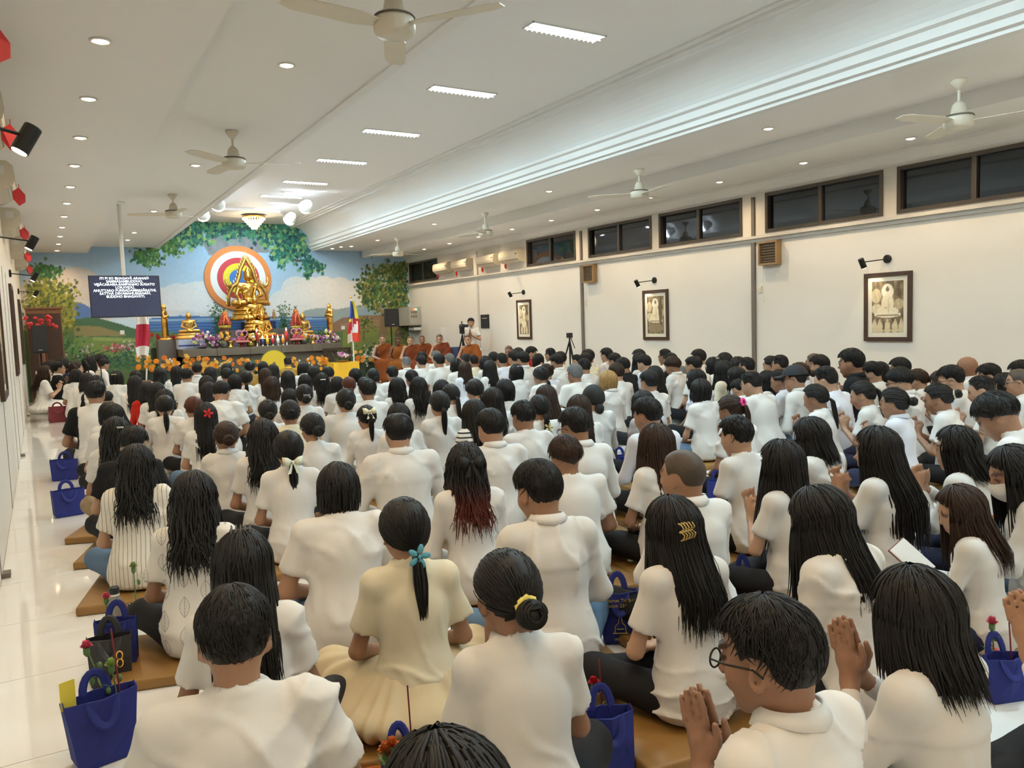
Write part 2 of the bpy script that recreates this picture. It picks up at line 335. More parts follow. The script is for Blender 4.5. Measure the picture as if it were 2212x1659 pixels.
# ================================================================== smooth solid modelling (distance fields meshed with surface nets)
class Field:
    def __init__(s, lo, hi, h):
        s.h = h; s.lo = np.array(lo, np.float32)
        s.n = np.ceil((np.array(hi) - np.array(lo)) / h).astype(int) + 1
        s.ax = [s.lo[i] + h * np.arange(s.n[i], dtype=np.float32) for i in range(3)]
        s.D = np.full(s.n, .05, np.float32)
    def win(s, lo, hi):
        a = np.clip(np.floor((np.array(lo) - s.lo) / s.h).astype(int), 0, s.n); b = np.clip(np.ceil((np.array(hi) - s.lo) / s.h).astype(int) + 1, 0, s.n)
        if np.any(b - a < 1): return None
        sl = tuple(slice(a[i], b[i]) for i in range(3))
        return sl, s.ax[0][sl[0]][:, None, None], s.ax[1][sl[1]][None, :, None], s.ax[2][sl[2]][None, None, :]
    def blend(s, sl, d, k, op='add'):
        a = s.D[sl]
        if op == 'add':
            if k <= 0: s.D[sl] = np.minimum(a, d)
            else:
                h = np.clip(.5 + .5 * (d - a) / k, 0, 1); s.D[sl] = d + (a - d) * h - k * h * (1 - h)
        else:
            if k <= 0: s.D[sl] = np.maximum(a, -d)
            else:
                h = np.clip(.5 - .5 * (a + d) / k, 0, 1); s.D[sl] = a + (-d - a) * h + k * h * (1 - h)
    def cone(s, a, b, ra, rb, k=.02, sq=None, cut=False, op='add'):
        """tapered capsule; sq = (sx,sy,sz) squashes space; cut = flat end at b"""
        a = np.array(a, np.float32); b = np.array(b, np.float32); sq = np.array(sq if sq is not None else (1, 1, 1), np.float32)
        m = max(ra, rb) / sq.min() + k + .012
        w = s.win(np.minimum(a, b) - m, np.maximum(a, b) + m)
        if w is None: return s
        sl, X, Y, Z = w
        A = a * sq; B = b * sq; AB = B - A; L2 = float(AB @ AB) + 1e-9
        px, py, pz = X * sq[0] - A[0], Y * sq[1] - A[1], Z * sq[2] - A[2]
        t0 = (px * AB[0] + py * AB[1] + pz * AB[2]) / L2; t = np.clip(t0, 0, 1)
        d = np.sqrt((px - t * AB[0]) ** 2 + (py - t * AB[1]) ** 2 + (pz - t * AB[2]) ** 2) - (ra + (rb - ra) * t)
        d = d / sq.max() if sq.max() > 1 else d
        if cut: d = np.maximum(d, (t0 - 1) * math.sqrt(L2))
        s.blend(sl, d, k, op); return s
    def ell(s, c, r, k=.02, rot=None, op='add'):
        c = np.array(c, np.float32); r = np.array(r, np.float32); m = r.max() + k + .012
        w = s.win(c - m, c + m)
        if w is None: return s
        sl, X, Y, Z = w
        x, y, z = X - c[0], Y - c[1], Z - c[2]
        if rot is not None:
            q = np.array(rot, np.float32)
            x, y, z = (q[0, 0] * x + q[1, 0] * y + q[2, 0] * z), (q[0, 1] * x + q[1, 1] * y + q[2, 1] * z), (q[0, 2] * x + q[1, 2] * y + q[2, 2] * z)
        k0 = np.sqrt((x / r[0]) ** 2 + (y / r[1]) ** 2 + (z / r[2]) ** 2) + 1e-6
        k1 = np.sqrt((x / r[0] ** 2) ** 2 + (y / r[1] ** 2) ** 2 + (z / r[2] ** 2) ** 2) + 1e-6
        s.blend(sl, k0 * (k0 - 1) / k1, k, op); return s
    def ring(s, c, rx_, ry_, tube, slope=0.0, k=.006):
        w = s.win(np.array(c) - (rx_ + .03), np.array(c) + (rx_ + .03)); sl, X, Y, Z = w
        x, y = X - c[0], Y - c[1]; z = Z - c[2] + slope * y; q = np.sqrt((x / rx_) ** 2 + (y / ry_) ** 2) + 1e-6
        s.blend(sl, np.sqrt(((q - 1) * min(rx_, ry_)) ** 2 + z ** 2) - tube, k); return s
    def below(s, z0):
        s.D = np.maximum(s.D, (z0 - s.ax[2])[None, None, :]); return s
    def warp(s, fn):
        """add a relief to the distance near the surface"""
        w = np.abs(s.D) < .04
        i, j, k = np.nonzero(w); s.D[i, j, k] += fn(s.ax[0][i], s.ax[1][j], s.ax[2][k]).astype(np.float32); return s
    def mesh(s):
        D = s.D; D[0] = D[-1] = .05; D[:, 0] = D[:, -1] = .05; D[:, :, 0] = D[:, :, -1] = .05
        I = D < 0; nx, ny, nz = D.shape
        cnt = np.zeros((nx - 1, ny - 1, nz - 1), np.uint8)
        for dx in (0, 1):
            for dy in (0, 1):
                for dz in (0, 1): cnt += I[dx:nx - 1 + dx, dy:ny - 1 + dy, dz:nz - 1 + dz]
        act = (cnt > 0) & (cnt < 8); ci = np.argwhere(act); idx = np.full(act.shape, -1, np.int32); idx[act] = np.arange(len(ci))
        P = np.zeros((len(ci), 3), np.float32); C = np.zeros(len(ci), np.float32)
        cor = [(0, 0, 0), (1, 0, 0), (0, 1, 0), (1, 1, 0), (0, 0, 1), (1, 0, 1), (0, 1, 1), (1, 1, 1)]
        val = [D[ci[:, 0] + a, ci[:, 1] + b, ci[:, 2] + c] for a, b, c in cor]
        for a, b in ((0, 1), (2, 3), (4, 5), (6, 7), (0, 2), (1, 3), (4, 6), (5, 7), (0, 4), (1, 5), (2, 6), (3, 7)):
            va, vb = val[a], val[b]; m = (va < 0) != (vb < 0); t = np.where(m, va / np.where(m, va - vb, 1), 0)
            pa = np.array(cor[a], np.float32); pb = np.array(cor[b], np.float32)
            P[m] += (pa + t[:, None] * (pb - pa))[m]; C[m] += 1
        V = (P / C[:, None] + ci) * s.h + s.lo
        F = []
        for ax in range(3):
            sl0 = [slice(None)] * 3; sl1 = [slice(None)] * 3; sl0[ax] = slice(0, -1); sl1[ax] = slice(1, None)
            e = np.argwhere(I[tuple(sl0)] != I[tuple(sl1)])
            if not len(e): continue
            u, v = [(1, 2), (2, 0), (0, 1)][ax]
            e = e[(e[:, u] > 0) & (e[:, v] > 0)]
            q = []
            for du, dv in ((0, 0), (1, 0), (1, 1), (0, 1)):
                c_ = e.copy(); c_[:, u] -= du; c_[:, v] -= dv; q.append(idx[c_[:, 0], c_[:, 1], c_[:, 2]])
            q = np.stack(q, 1); ins = I[e[:, 0], e[:, 1], e[:, 2]]; q[ins] = q[ins][:, ::-1]
            F.append(q[(q >= 0).all(1)])
        return V, np.concatenate(F)[:, ::-1]
def np_mesh(name, V, F, colors=None, material=None, smooth=True):
    me = bpy.data.meshes.new(name); nv, nf = len(V), len(F); k = F.shape[1]
    me.vertices.add(nv); me.vertices.foreach_set('co', np.ascontiguousarray(V, np.float32).ravel())
    me.loops.add(nf * k); me.loops.foreach_set('vertex_index', np.ascontiguousarray(F, np.int32).ravel())
    me.polygons.add(nf); me.polygons.foreach_set('loop_start', np.arange(0, nf * k, k, dtype=np.int32))
    me.update(calc_edges=True)
    if colors is not None:
        ca = me.color_attributes.new('Col', 'FLOAT_COLOR', 'POINT')
        ca.data.foreach_set('color', np.concatenate([colors, np.ones((nv, 1))], 1).astype(np.float32).ravel())
    if smooth: smooth_mesh(me)
    if material: me.materials.append(material)
    return me

# ================================================================== people
M['skin'] = mat('skin', obj_color=True, vcol=True, rough=.5, var=.05, scale=30)
M['hair'] = mat('hair', obj_color=True, rough=.5, var=.3, scale=60, spec=.28)
M['cloth'] = mat('cotton', obj_color=True, rough=.85, var=.03, scale=9, bump=.5, bscale=6, bstretch=(1, 1, .7), spec=.25)
M['clothv'] = mat('printed_cotton', obj_color=True, vcol=True, rough=.85, var=.03, scale=9, bump=.5, bscale=6, spec=.25)
M['denim'] = mat('trouser_cloth', obj_color=True, rough=.8, var=.12, scale=25, bump=.2, bscale=16, spec=.25)

def rx(a): c, s_ = math.cos(a), math.sin(a); return np.array(((1, 0, 0), (0, c, -s_), (0, s_, c)))
def ry(a): c, s_ = math.cos(a), math.sin(a); return np.array(((c, 0, s_), (0, 1, 0), (-s_, 0, c)))
def rz(a): c, s_ = math.cos(a), math.sin(a); return np.array(((c, -s_, 0), (s_, c, 0), (0, 0, 1)))

def skeleton(arms='lap', lean=8, pitch=10, yaw=0, tilt=0, w=1.0, fat=1.0, legs='cross', neck=1.0):
    """joints of a person sitting on the floor, facing +y, seat at z = 0; head top near z = 0.86"""
    J = dict(w=w, fat=fat, arms=arms, legs=legs, lean=lean)
    tl = math.tan(R(lean)); cl = math.cos(R(lean)) ** .6
    def T(x, y, z):
        if z > .1: y = y + (z - .1) * tl * (1.0 if z < .45 else .9); z = .1 + (z - .1) * cl
        return np.array((x, y, z))
    J['T'] = T
    J['neck0'] = T(0, -.025, .575); J['neck1'] = T(0, -.010, .612)
    Rm = rz(R(yaw)) @ ry(R(tilt)) @ rx(-R(pitch)); J['R'] = Rm
    J['head'] = J['neck1'] + Rm @ np.array((0, .024, .100)); J['pitch'] = pitch
    for s_, n in ((-1, 'L'), (1, 'R')):
        sh = T(s_ * .150 * w, -.012, .530); J['sh' + n] = sh
        if arms == 'pray':
            el = T(s_ * .215 * w, .08, .28); wr_ = T(s_ * .028, .225, .385)
        elif arms == 'prayhigh':
            el = T(s_ * .22 * w, .11, .30); wr_ = T(s_ * .026, .225, .455)
        elif arms == 'lap':
            el = T(s_ * .235 * w, .05, .265); wr_ = np.array((s_ * .07, .235 + .25 * tl, .17))
        elif arms == 'read':
            el = T(s_ * .22 * w, .10, .27); wr_ = np.array((s_ * .10, .30 + .2 * tl, .30))
        elif arms == 'knee':
            el = T(s_ * .26 * w, .07, .28); wr_ = np.array((s_ * .20, .27, .16))
        elif arms == 'side':
            el = T(s_ * .23 * w, -.01, .27); wr_ = T(s_ * .215 * w, .05, .03)
        J['el' + n] = el; J['wr' + n] = wr_
        if legs == 'cross':
            J['hip' + n] = np.array((s_ * .09, .0, .085)); J['kn' + n] = np.array((s_ * .285, .27, .125)); J['an' + n] = np.array((-s_ * .06, .36 + .03 * s_, .055)); J['to' + n] = np.array((-s_ * .19, .33, .04))
        elif legs == 'kneel':
            J['hip' + n] = np.array((s_ * .09, .0, .12)); J['kn' + n] = np.array((s_ * .11, .40, .07)); J['an' + n] = np.array((s_ * .08, -.06, .05)); J['to' + n] = np.array((s_ * .07, -.20, .035))
        elif legs == 'sit':
            J['hip' + n] = np.array((s_ * .09, .0, .08)); J['kn' + n] = np.array((s_ * .14, .40, .075)); J['an' + n] = np.array((s_ * .12, .40, -.32)); J['to' + n] = np.array((s_ * .13, .55, -.385))
        elif legs == 'stand':
            J['hip' + n] = np.array((s_ * .09, .0, .02)); J['kn' + n] = np.array((s_ * .10, .03, -.40)); J['an' + n] = np.array((s_ * .10, .0, -.80)); J['to' + n] = np.array((s_ * .12, .17, -.84))
        elif legs == 'side':
            J['hip' + n] = np.array((s_ * .09, .0, .085)); J['kn' + n] = np.array((.02 + s_ * .17, .36 - .06 * s_, .10)); J['an' + n] = np.array((.36 + .05 * s_, .08 + .06 * s_, .055)); J['to' + n] = np.array((.47 + .05 * s_, -.02, .035))
    return J
def hand(F, J, n, s_):
    wr_ = J['wr' + n]; el = J['el' + n]; a = J['arms']
    if a in ('pray', 'prayhigh'):
        up = np.array((0, .32, .95)) / 1.002; side = np.array((0, .95, -.32)); nrm = np.array((-s_, 0, 0)); base = wr_ + np.array((-s_ * .012, .0, .012))
        palm = base + up * .045; fl = .075
    else:
        d = wr_ - el; d = d / np.linalg.norm(d)
        up = d * .6 + np.array((-s_ * .6, .25, -.15)); up /= np.linalg.norm(up)
        nrm = np.array((0, .3, .95)); side = np.cross(up, nrm); side /= np.linalg.norm(side); side *= (1 if side[1] > 0 else -1); base = wr_ + up * .01; palm = base + up * .045; fl = .068
    Q = np.stack([side, np.cross(up, side), up], 1)
    F.ell(palm, (.040, .015, .052), .012, Q)
    for i, (o, l) in enumerate(((-.030, .93), (-.010, 1.08), (.011, 1.0), (.031, .80))):
        k0 = palm + up * .040 + side * o; k1 = k0 + up * fl * .5 * l + nrm * (.003 if 'pray' in a else .012); k2 = k1 + up * fl * .5 * l + nrm * (.0 if 'pray' in a else .02)
        F.cone(k0, k1, .0098, .0092, .003); F.cone(k1, k2, .0092, .0075, .002)
    tdir = up * .75 - side * .55; t0 = palm - side * .032 - up * .02; t1 = t0 + tdir * .045; F.cone(t0, t1, .013, .0105, .006); F.cone(t1, t1 + up * .03, .0105, .0085, .003)
    F.cone(wr_, palm, .026, .024, .015, None)
HS = 1.06
def head_prims(F, J, lid=True):
    c, Q = J['head'], J['R']
    def P(x, y, z): return c + Q @ np.array((x, y, z)) * HS
    def E_(p, r, k, rot=None, op='add'): F.ell(p, tuple(v * HS for v in r), k, rot, op)
    def K_(p, q, ra, rb, k): F.cone(p, q, ra * HS, rb * HS, k)
    E_(P(0, -.006, .012), (.073, .092, .090), .02, Q)
    E_(P(0, .032, -.045), (.058, .056, .066), .03, Q)
    E_(P(0, .058, -.098), (.026, .022, .02), .025, Q)
    for s_ in (-1, 1):
        E_(P(s_ * .040, .052, -.030), (.022, .024, .024), .02, Q)
        E_(P(s_ * .031, .094, .004), (.017, .010, .011), .012, Q, op='sub')
        E_(P(s_ * .031, .079, .002), (.0135, .0115, .0105), .003, Q)
        E_(P(s_ * .076, -.004, -.018), (.010, .019, .031), .006, Q @ rz(R(-18 * s_)))
        E_(P(s_ * .082, -.004, -.016), (.007, .010, .018), .004, Q, op='sub')
        K_(P(s_ * .012, .090, .024), P(s_ * .045, .080, .026), .008, .006, .012)
    K_(P(0, .087, .010), P(0, .104, -.030), .008, .012, .008)
    for s_ in (-1, 1): E_(P(s_ * .012, .096, -.034), (.009, .010, .008), .006, Q)
    E_(P(0, .089, -.060), (.022, .010, .007), .006, Q); E_(P(0, .087, -.071), (.018, .010, .007), .005, Q)
    F.cone(J['neck0'] - np.array((0, 0, .03)), J['neck1'] + Q @ np.array((0, -.005, .05)), .056 * J['w'] ** .5, .050, .03)
def face_colors(V, J):
    q = (V - J['head']) @ J['R'] / HS; x, y, z = np.abs(q[:, 0]), q[:, 1], q[:, 2]; C = np.ones((len(V), 3))
    near = (np.abs(q) < .16).all(1)
    def put(m, col): C[m & near] = col
    put((y > .07) & (((x) / .020) ** 2 + ((z + .065) / .012) ** 2 < 1), (.85, .50, .48))
    put((y > .05) & (((x - .031) / .019) ** 2 + ((z - .028) / .0065) ** 2 < 1), (.13, .11, .10))
    put((y > .05) & (((x - .031) / .014) ** 2 + ((z - .003) / .007) ** 2 < 1), (.10, .08, .07))
    return C
def body_mesh(J, h=.008, hands=True, name='person'):
    """one continuous figure: head with face, neck, trunk, arms with hands, legs and feet"""
    zb = -.90 if J['legs'] == 'stand' else (-.44 if J['legs'] == 'sit' else -.02)
    F = Field((-.50, -.32 if J['legs'] != 'kneel' else -.42, zb), (.62 if J['legs'] == 'side' else .50, .66, .98), h)
    w, fat, T = J['w'], J['fat'], J['T']
    F.ell(T(0, .0, .11), (.135 * fat, .100 * fat, .09), .03); F.ell(T(0, -.005, .26), (.115 * fat, .085 * fat, .14), .05); F.ell(T(0, -.006, .42), (.120 * w, .080 * w, .14), .05)
    F.cone(J['shL'] - (0, 0, .008), J['shR'] - (0, 0, .008), .030, .030, .04)
    for n, s_ in (('L', -1), ('R', 1)):
        F.cone(J['neck0'] - np.array((0, 0, .035)), J['sh' + n], .028, .028, .03)
        F.cone(J['sh' + n], J['el' + n], .032 * w, .037 * w, .03); F.cone(J['el' + n], J['wr' + n], .038 * w, .024, .015)
        if hands: hand(F, J, n, s_)
        else: F.ell(J['wr' + n] + np.array((0, .03, .02)), (.03, .045, .04), .02)
        F.cone(J['hip' + n], J['kn' + n], .068 * fat, .054, .03); F.cone(J['kn' + n], J['an' + n], .052, .034, .03); F.cone(J['an' + n], J['to' + n], .034, .022, .03)
    head_prims(F, J)
    V, Fc = F.mesh()
    return np_mesh(name, V, Fc, face_colors(V, J), M['skin'])
def folds(amp, seed, z0=.05, z1=.55):
    r = np.random.default_rng(seed); ph = r.uniform(0, 6.28, 14); a = r.uniform(.75, 1.25, 8)
    rid = lambda q: (1 - np.abs(np.sin(q))) ** 2.2
    def fn(x, y, z):
        wp = .045 * np.sin(8 * x + ph[0]) + .04 * np.sin(6 * y + 9 * z + ph[1]) + .025 * np.sin(19 * x - 12 * z + ph[2])
        lo = np.clip((.34 - z) / .22, 0, 1); hi = 1 - lo
        d = rid(22 * a[0] * (z + 1.3 * wp) + 3 * x + ph[3]) * lo                                    # sagging folds low on the back
        e = rid(15 * a[1] * (x * .9 + .55 * z + wp * 1.6) + ph[4]) * (.35 + .65 * hi) * (.5 + .5 * np.sin(5 * x - 7 * z + ph[5]))   # drag lines from the shoulders
        f = rid(15 * a[2] * (-x * .9 + .55 * z + wp * 1.4) + ph[6]) * (.35 + .65 * hi) * (.5 + .5 * np.sin(-5 * x - 7 * z + ph[7]))
        g = np.sin(13 * x + 9 * z + ph[8]) * np.sin(11 * z - 6 * x + ph[9])
        return np.clip(-amp * (1.5 * d + 1.1 * e + 1.1 * f + .55 * g - .8), -.020, .0055)
    return fn
def shirt_mesh(J, kind='tee', h=.010, seed=0, name='shirt', hem=.012, colors=None, loose=1.0, amp=.0100):
    F = Field((-.44, -.36, -.03), (.44, .50, .74), h); w, fat, T = J['w'], J['fat'], J['T']; o = .014 * loose
    F.ell(T(0, -.004, .12), (.158 * fat + o, .126 * fat + o, .15), .05)
    F.cone(T(0, -.006, .08), T(0, -.012, .42), .150 * fat + o, .124 * w + o, .06, sq=(1, 1.22, 1))
    F.ell(T(0, -.014, .42), (.132 * w + o, .100 * w + o, .15), .06)
    F.cone(J['shL'], J['shR'], .045 + o * .5, .045 + o * .5, .05)
    F.cone(J['neck0'] - np.array((0, 0, .02)), (J['neck0'] + J['neck1']) / 2 + np.array((0, 0, .012 if kind != 'long' else -.012)), .068, .060, .03)
    for n in 'LR':
        sh, el, wr_ = J['sh' + n], J['el' + n], J['wr' + n]
        F.cone(J['neck0'] - np.array((0, 0, .012)), sh, .047, .043 + o * .4, .04)
        if kind in ('tee', 'puff'):
            e = sh + (el - sh) * (.70 if kind == 'tee' else .78)
            F.cone(sh, e, .047 * w + o * .6, .052 * w + o * 1.1 if kind == 'tee' else .068 * w + o, .03, cut=True)
        else:
            F.cone(sh, el, .044 * w + o * .7, .041 * w + o * .7, .03); e = el + (wr_ - el) * .9; F.cone(el, e, .041 * w + o * .7, .031 + o * .4, .02, cut=True)
    F.warp(folds(amp * 1.2, seed))
    if kind == 'long': F.warp(lambda x, y, z: np.where((y < .12 + T(0, 0, .45)[1]) & (z > .425 - .12 * x * x), -.0045, 0.0))    # yoke
    n0 = (J['neck0'] + J['neck1']) / 2; F.ell(n0 + np.array((0, .016, .036 if kind != 'long' else .024)), (.060, .062, .036), .004, op='sub')
    if kind != 'long': F.ring(n0 + np.array((0, .012, .004)), .064, .066, .0115, .12)
    F.below(hem)
    V, Fc = F.mesh()
    me = np_mesh(name, V, Fc, colors(V) if colors else None, M['clothv'] if colors else M['cloth'])
    return me
def trousers_mesh(J, h=.012, seed=0, name='trousers', short=1.0):
    F = Field((-.52, -.30 if J['legs'] != 'kneel' else -.40, -.90 if J['legs'] == 'stand' else (-.42 if J['legs'] == 'sit' else -.01)), (.64 if J['legs'] == 'side' else .52, .62, .30), h); fat, T = J['fat'], J['T']
    F.ell(T(0, .01, .09), (.152 * fat, .118 * fat, .095), .03)
    for n in 'LR':
        F.cone(J['hip' + n], J['kn' + n], .088 * fat, .070, .03)
        if short >= 1: F.cone(J['kn' + n], J['kn' + n] + (J['an' + n] - J['kn' + n]) * .92, .067, .052, .03, cut=True)
    F.warp(folds(.004, seed + 50)); F.below(.004 if J['legs'] not in ('sit', 'stand') else -2)
    V, Fc = F.mesh(); return np_mesh(name, V, Fc, None, M['denim'])
def skirt_mesh(J, h=.012, seed=0, name='skirt', rad=(.36, .36)):
    F = Field((-.56, -.46, -.01), (.56, .66, .34), h); T = J['T']
    F.ell(T(0, .0, .12), (.17, .14, .13), .06); F.ell((0, .10, .07), (rad[0], rad[1], .10), .08)
    for n in 'LR': F.cone(J['hip' + n], J['kn' + n], .11, .085, .08)
    def fn(x, y, z):
        a = np.arctan2(y - .08, x); return -.008 * np.sin(a * 19 + 3 * np.sin(a * 5 + seed)) * np.clip((.26 - z) / .2, 0, 1)
    F.warp(fn); F.below(.004)
    V, Fc = F.mesh(); return np_mesh(name, V, Fc, None, M['cloth'])
def collar_mesh(J, name='collar'):
    """turned-down shirt collar around the neck"""
    c = (J['neck0'] + J['neck1']) / 2 + np.array((0, .004, -.020)); n = 28; rings = []
    for i in range(n + 1):
        a = -math.pi / 2 + R(20) + (2 * math.pi - R(40)) * i / n + math.pi   # open at the front (+y)
        a = math.pi / 2 + R(14) + (2 * math.pi - R(28)) * i / n
        dx, dy = math.cos(a), math.sin(a); fr = (dy + 1) / 2
        zb_ = .020 + .012 * abs(dx) - .045 * max(dy, 0); rows = [(.063, .0), (.061, .058 - .02 * fr), (.065, .061 - .02 * fr), (.082, zb_), (.079, zb_ - .004), (.067, .050 - .02 * fr)]
        rings.append([(c[0] + dx * r_, c[1] + dy * r_ * 1.02, c[2] + z) for r_, z in rows])
    V = np.array(rings).reshape(-1, 3); k = 6; Fc = []
    for i in range(n):
        for j in range(k): Fc.append((i * k + j, i * k + (j + 1) % k, (i + 1) * k + (j + 1) % k, (i + 1) * k + j))
    return np_mesh(name, V, np.array(Fc), None, M['cloth'])

# ------------------------------------------------------------------ hair
SK = np.array((.076, .097, .094)); SKC = np.array((0, -.006, .014))
HL = (np.array((0, 40, 58, 70, 80, 100, 112, 135, 180)), np.array((52, 53, 66, 92, 84, 86, 122, 134, 136)))   # hairline: azimuth from the front -> polar angle
def dirs(phi, th): return np.stack([np.sin(th) * np.sin(phi), np.sin(th) * np.cos(phi), np.cos(th)], -1)
def cap(thick, line, nphi=56, nth=20, seed=0, rough=.0):
    """cap of hair over the skull: thick(phi_deg, t) metres, line(|phi|) polar limit in degrees"""
    phi = np.linspace(-np.pi, np.pi, nphi, endpoint=False); V = []; r = np.random.default_rng(seed)
    for i in range(nth + 1):
        t = i / nth; lim = np.radians(line(np.abs(np.degrees(phi)))); th = t * lim
        d = dirs(phi, th); e = thick(np.abs(np.degrees(phi)), t)
        n = d / SK; n /= np.linalg.norm(n, axis=1)[:, None]
        p = SKC + d * SK + n * (e + r.normal(0, rough, nphi))[:, None] if i else np.repeat((SKC + np.array((0, 0, SK[2] + thick(np.array([90.]), 0)[0])))[None], nphi, 0)
        V.append(p)
    V = np.concatenate(V); k = np.arange(nphi); F = []
    for i in range(nth): F.append(np.stack([i * nphi + k, (i + 1) * nphi + k, (i + 1) * nphi + (k + 1) % nphi, i * nphi + (k + 1) % nphi], 1))
    return V, np.concatenate(F)
def ribbons(P, wid, thk, ref):
    """locks of hair: P (N,K,3) paths, wid (N,K) widths; ref (N,K,3) outward directions"""
    N, K = P.shape[:2]; T_ = np.gradient(P, axis=1); T_ /= np.linalg.norm(T_, axis=2)[..., None] + 1e-9
    n = ref - T_ * (ref * T_).sum(2)[..., None]; n /= np.linalg.norm(n, axis=2)[..., None] + 1e-9; s_ = np.cross(T_, n)
    w = wid[..., None]; t = w * thk
    V = np.stack([P + s_ * w - n * t * .6, P + n * t, P - s_ * w - n * t * .6], 2).reshape(-1, 3)
    b = (np.arange(N)[:, None] * K + np.arange(K - 1)[None]).reshape(-1) * 3; F = []
    for j in range(3): F.append(np.stack([b + j, b + (j + 1) % 3, b + 3 + (j + 1) % 3, b + 3 + j], 1))
    return V, np.concatenate(F)
def locks(N, K, phi, th0, th1, lift, wid, thk=.45, drift=0.0, seed=0, hang=None, wave=0.0, taper=.25, fuzz=.002):
    """locks that run over the skull from polar th0 to th1 (deg), then hang(s, start) further down"""
    r = np.random.default_rng(seed); s = np.linspace(0, 1, K)
    k1 = K if hang is None else K // 2; P = np.zeros((N, K, 3)); ref = np.zeros((N, K, 3))
    u = np.linspace(0, 1, k1)
    th = np.radians(th0[:, None] + (th1 - th0)[:, None] * u[None]); ph = phi[:, None] + drift * (u[None] ** 2) * r.normal(0, 1, N)[:, None]
    d = dirs(ph, th); n = d / SK; n /= np.linalg.norm(n, axis=2)[..., None]
    lf = lift(np.abs(np.degrees(ph)), th / np.radians(120)) + r.normal(0, fuzz, N)[:, None]
    P[:, :k1] = SKC + d * SK + n * lf[..., None]; ref[:, :k1] = n
    if hang is not None:
        v = np.linspace(0, 1, K - k1 + 1)[1:]
        P[:, k1:] = hang(P[:, k1 - 1], v, r); ref[:, k1:] = n[:, -1][:, None] * .6 + np.array((0, -.4, 0))
    if wave: P += (wave * np.sin(s[None] * 15 + r.uniform(0, 6.28, N)[:, None]) * s[None])[..., None] * r.normal(0, 1, (N, 1, 3))
    w = wid * r.uniform(.7, 1.3, N)[:, None] * (1 - (1 - taper) * np.clip((s - .55) / .45, 0, 1) ** 1.5)[None]
    return ribbons(P, w, thk, ref)
def merge(parts):
    V = []; F = []; b = 0
    for v, f in parts: V.append(v); F.append(f + b); b += len(v)
    return np.concatenate(V), np.concatenate(F)
def hline(drop=0):
    return lambda a: np.interp(a, HL[0], HL[1] + np.where(HL[0] > 105, drop, 0))
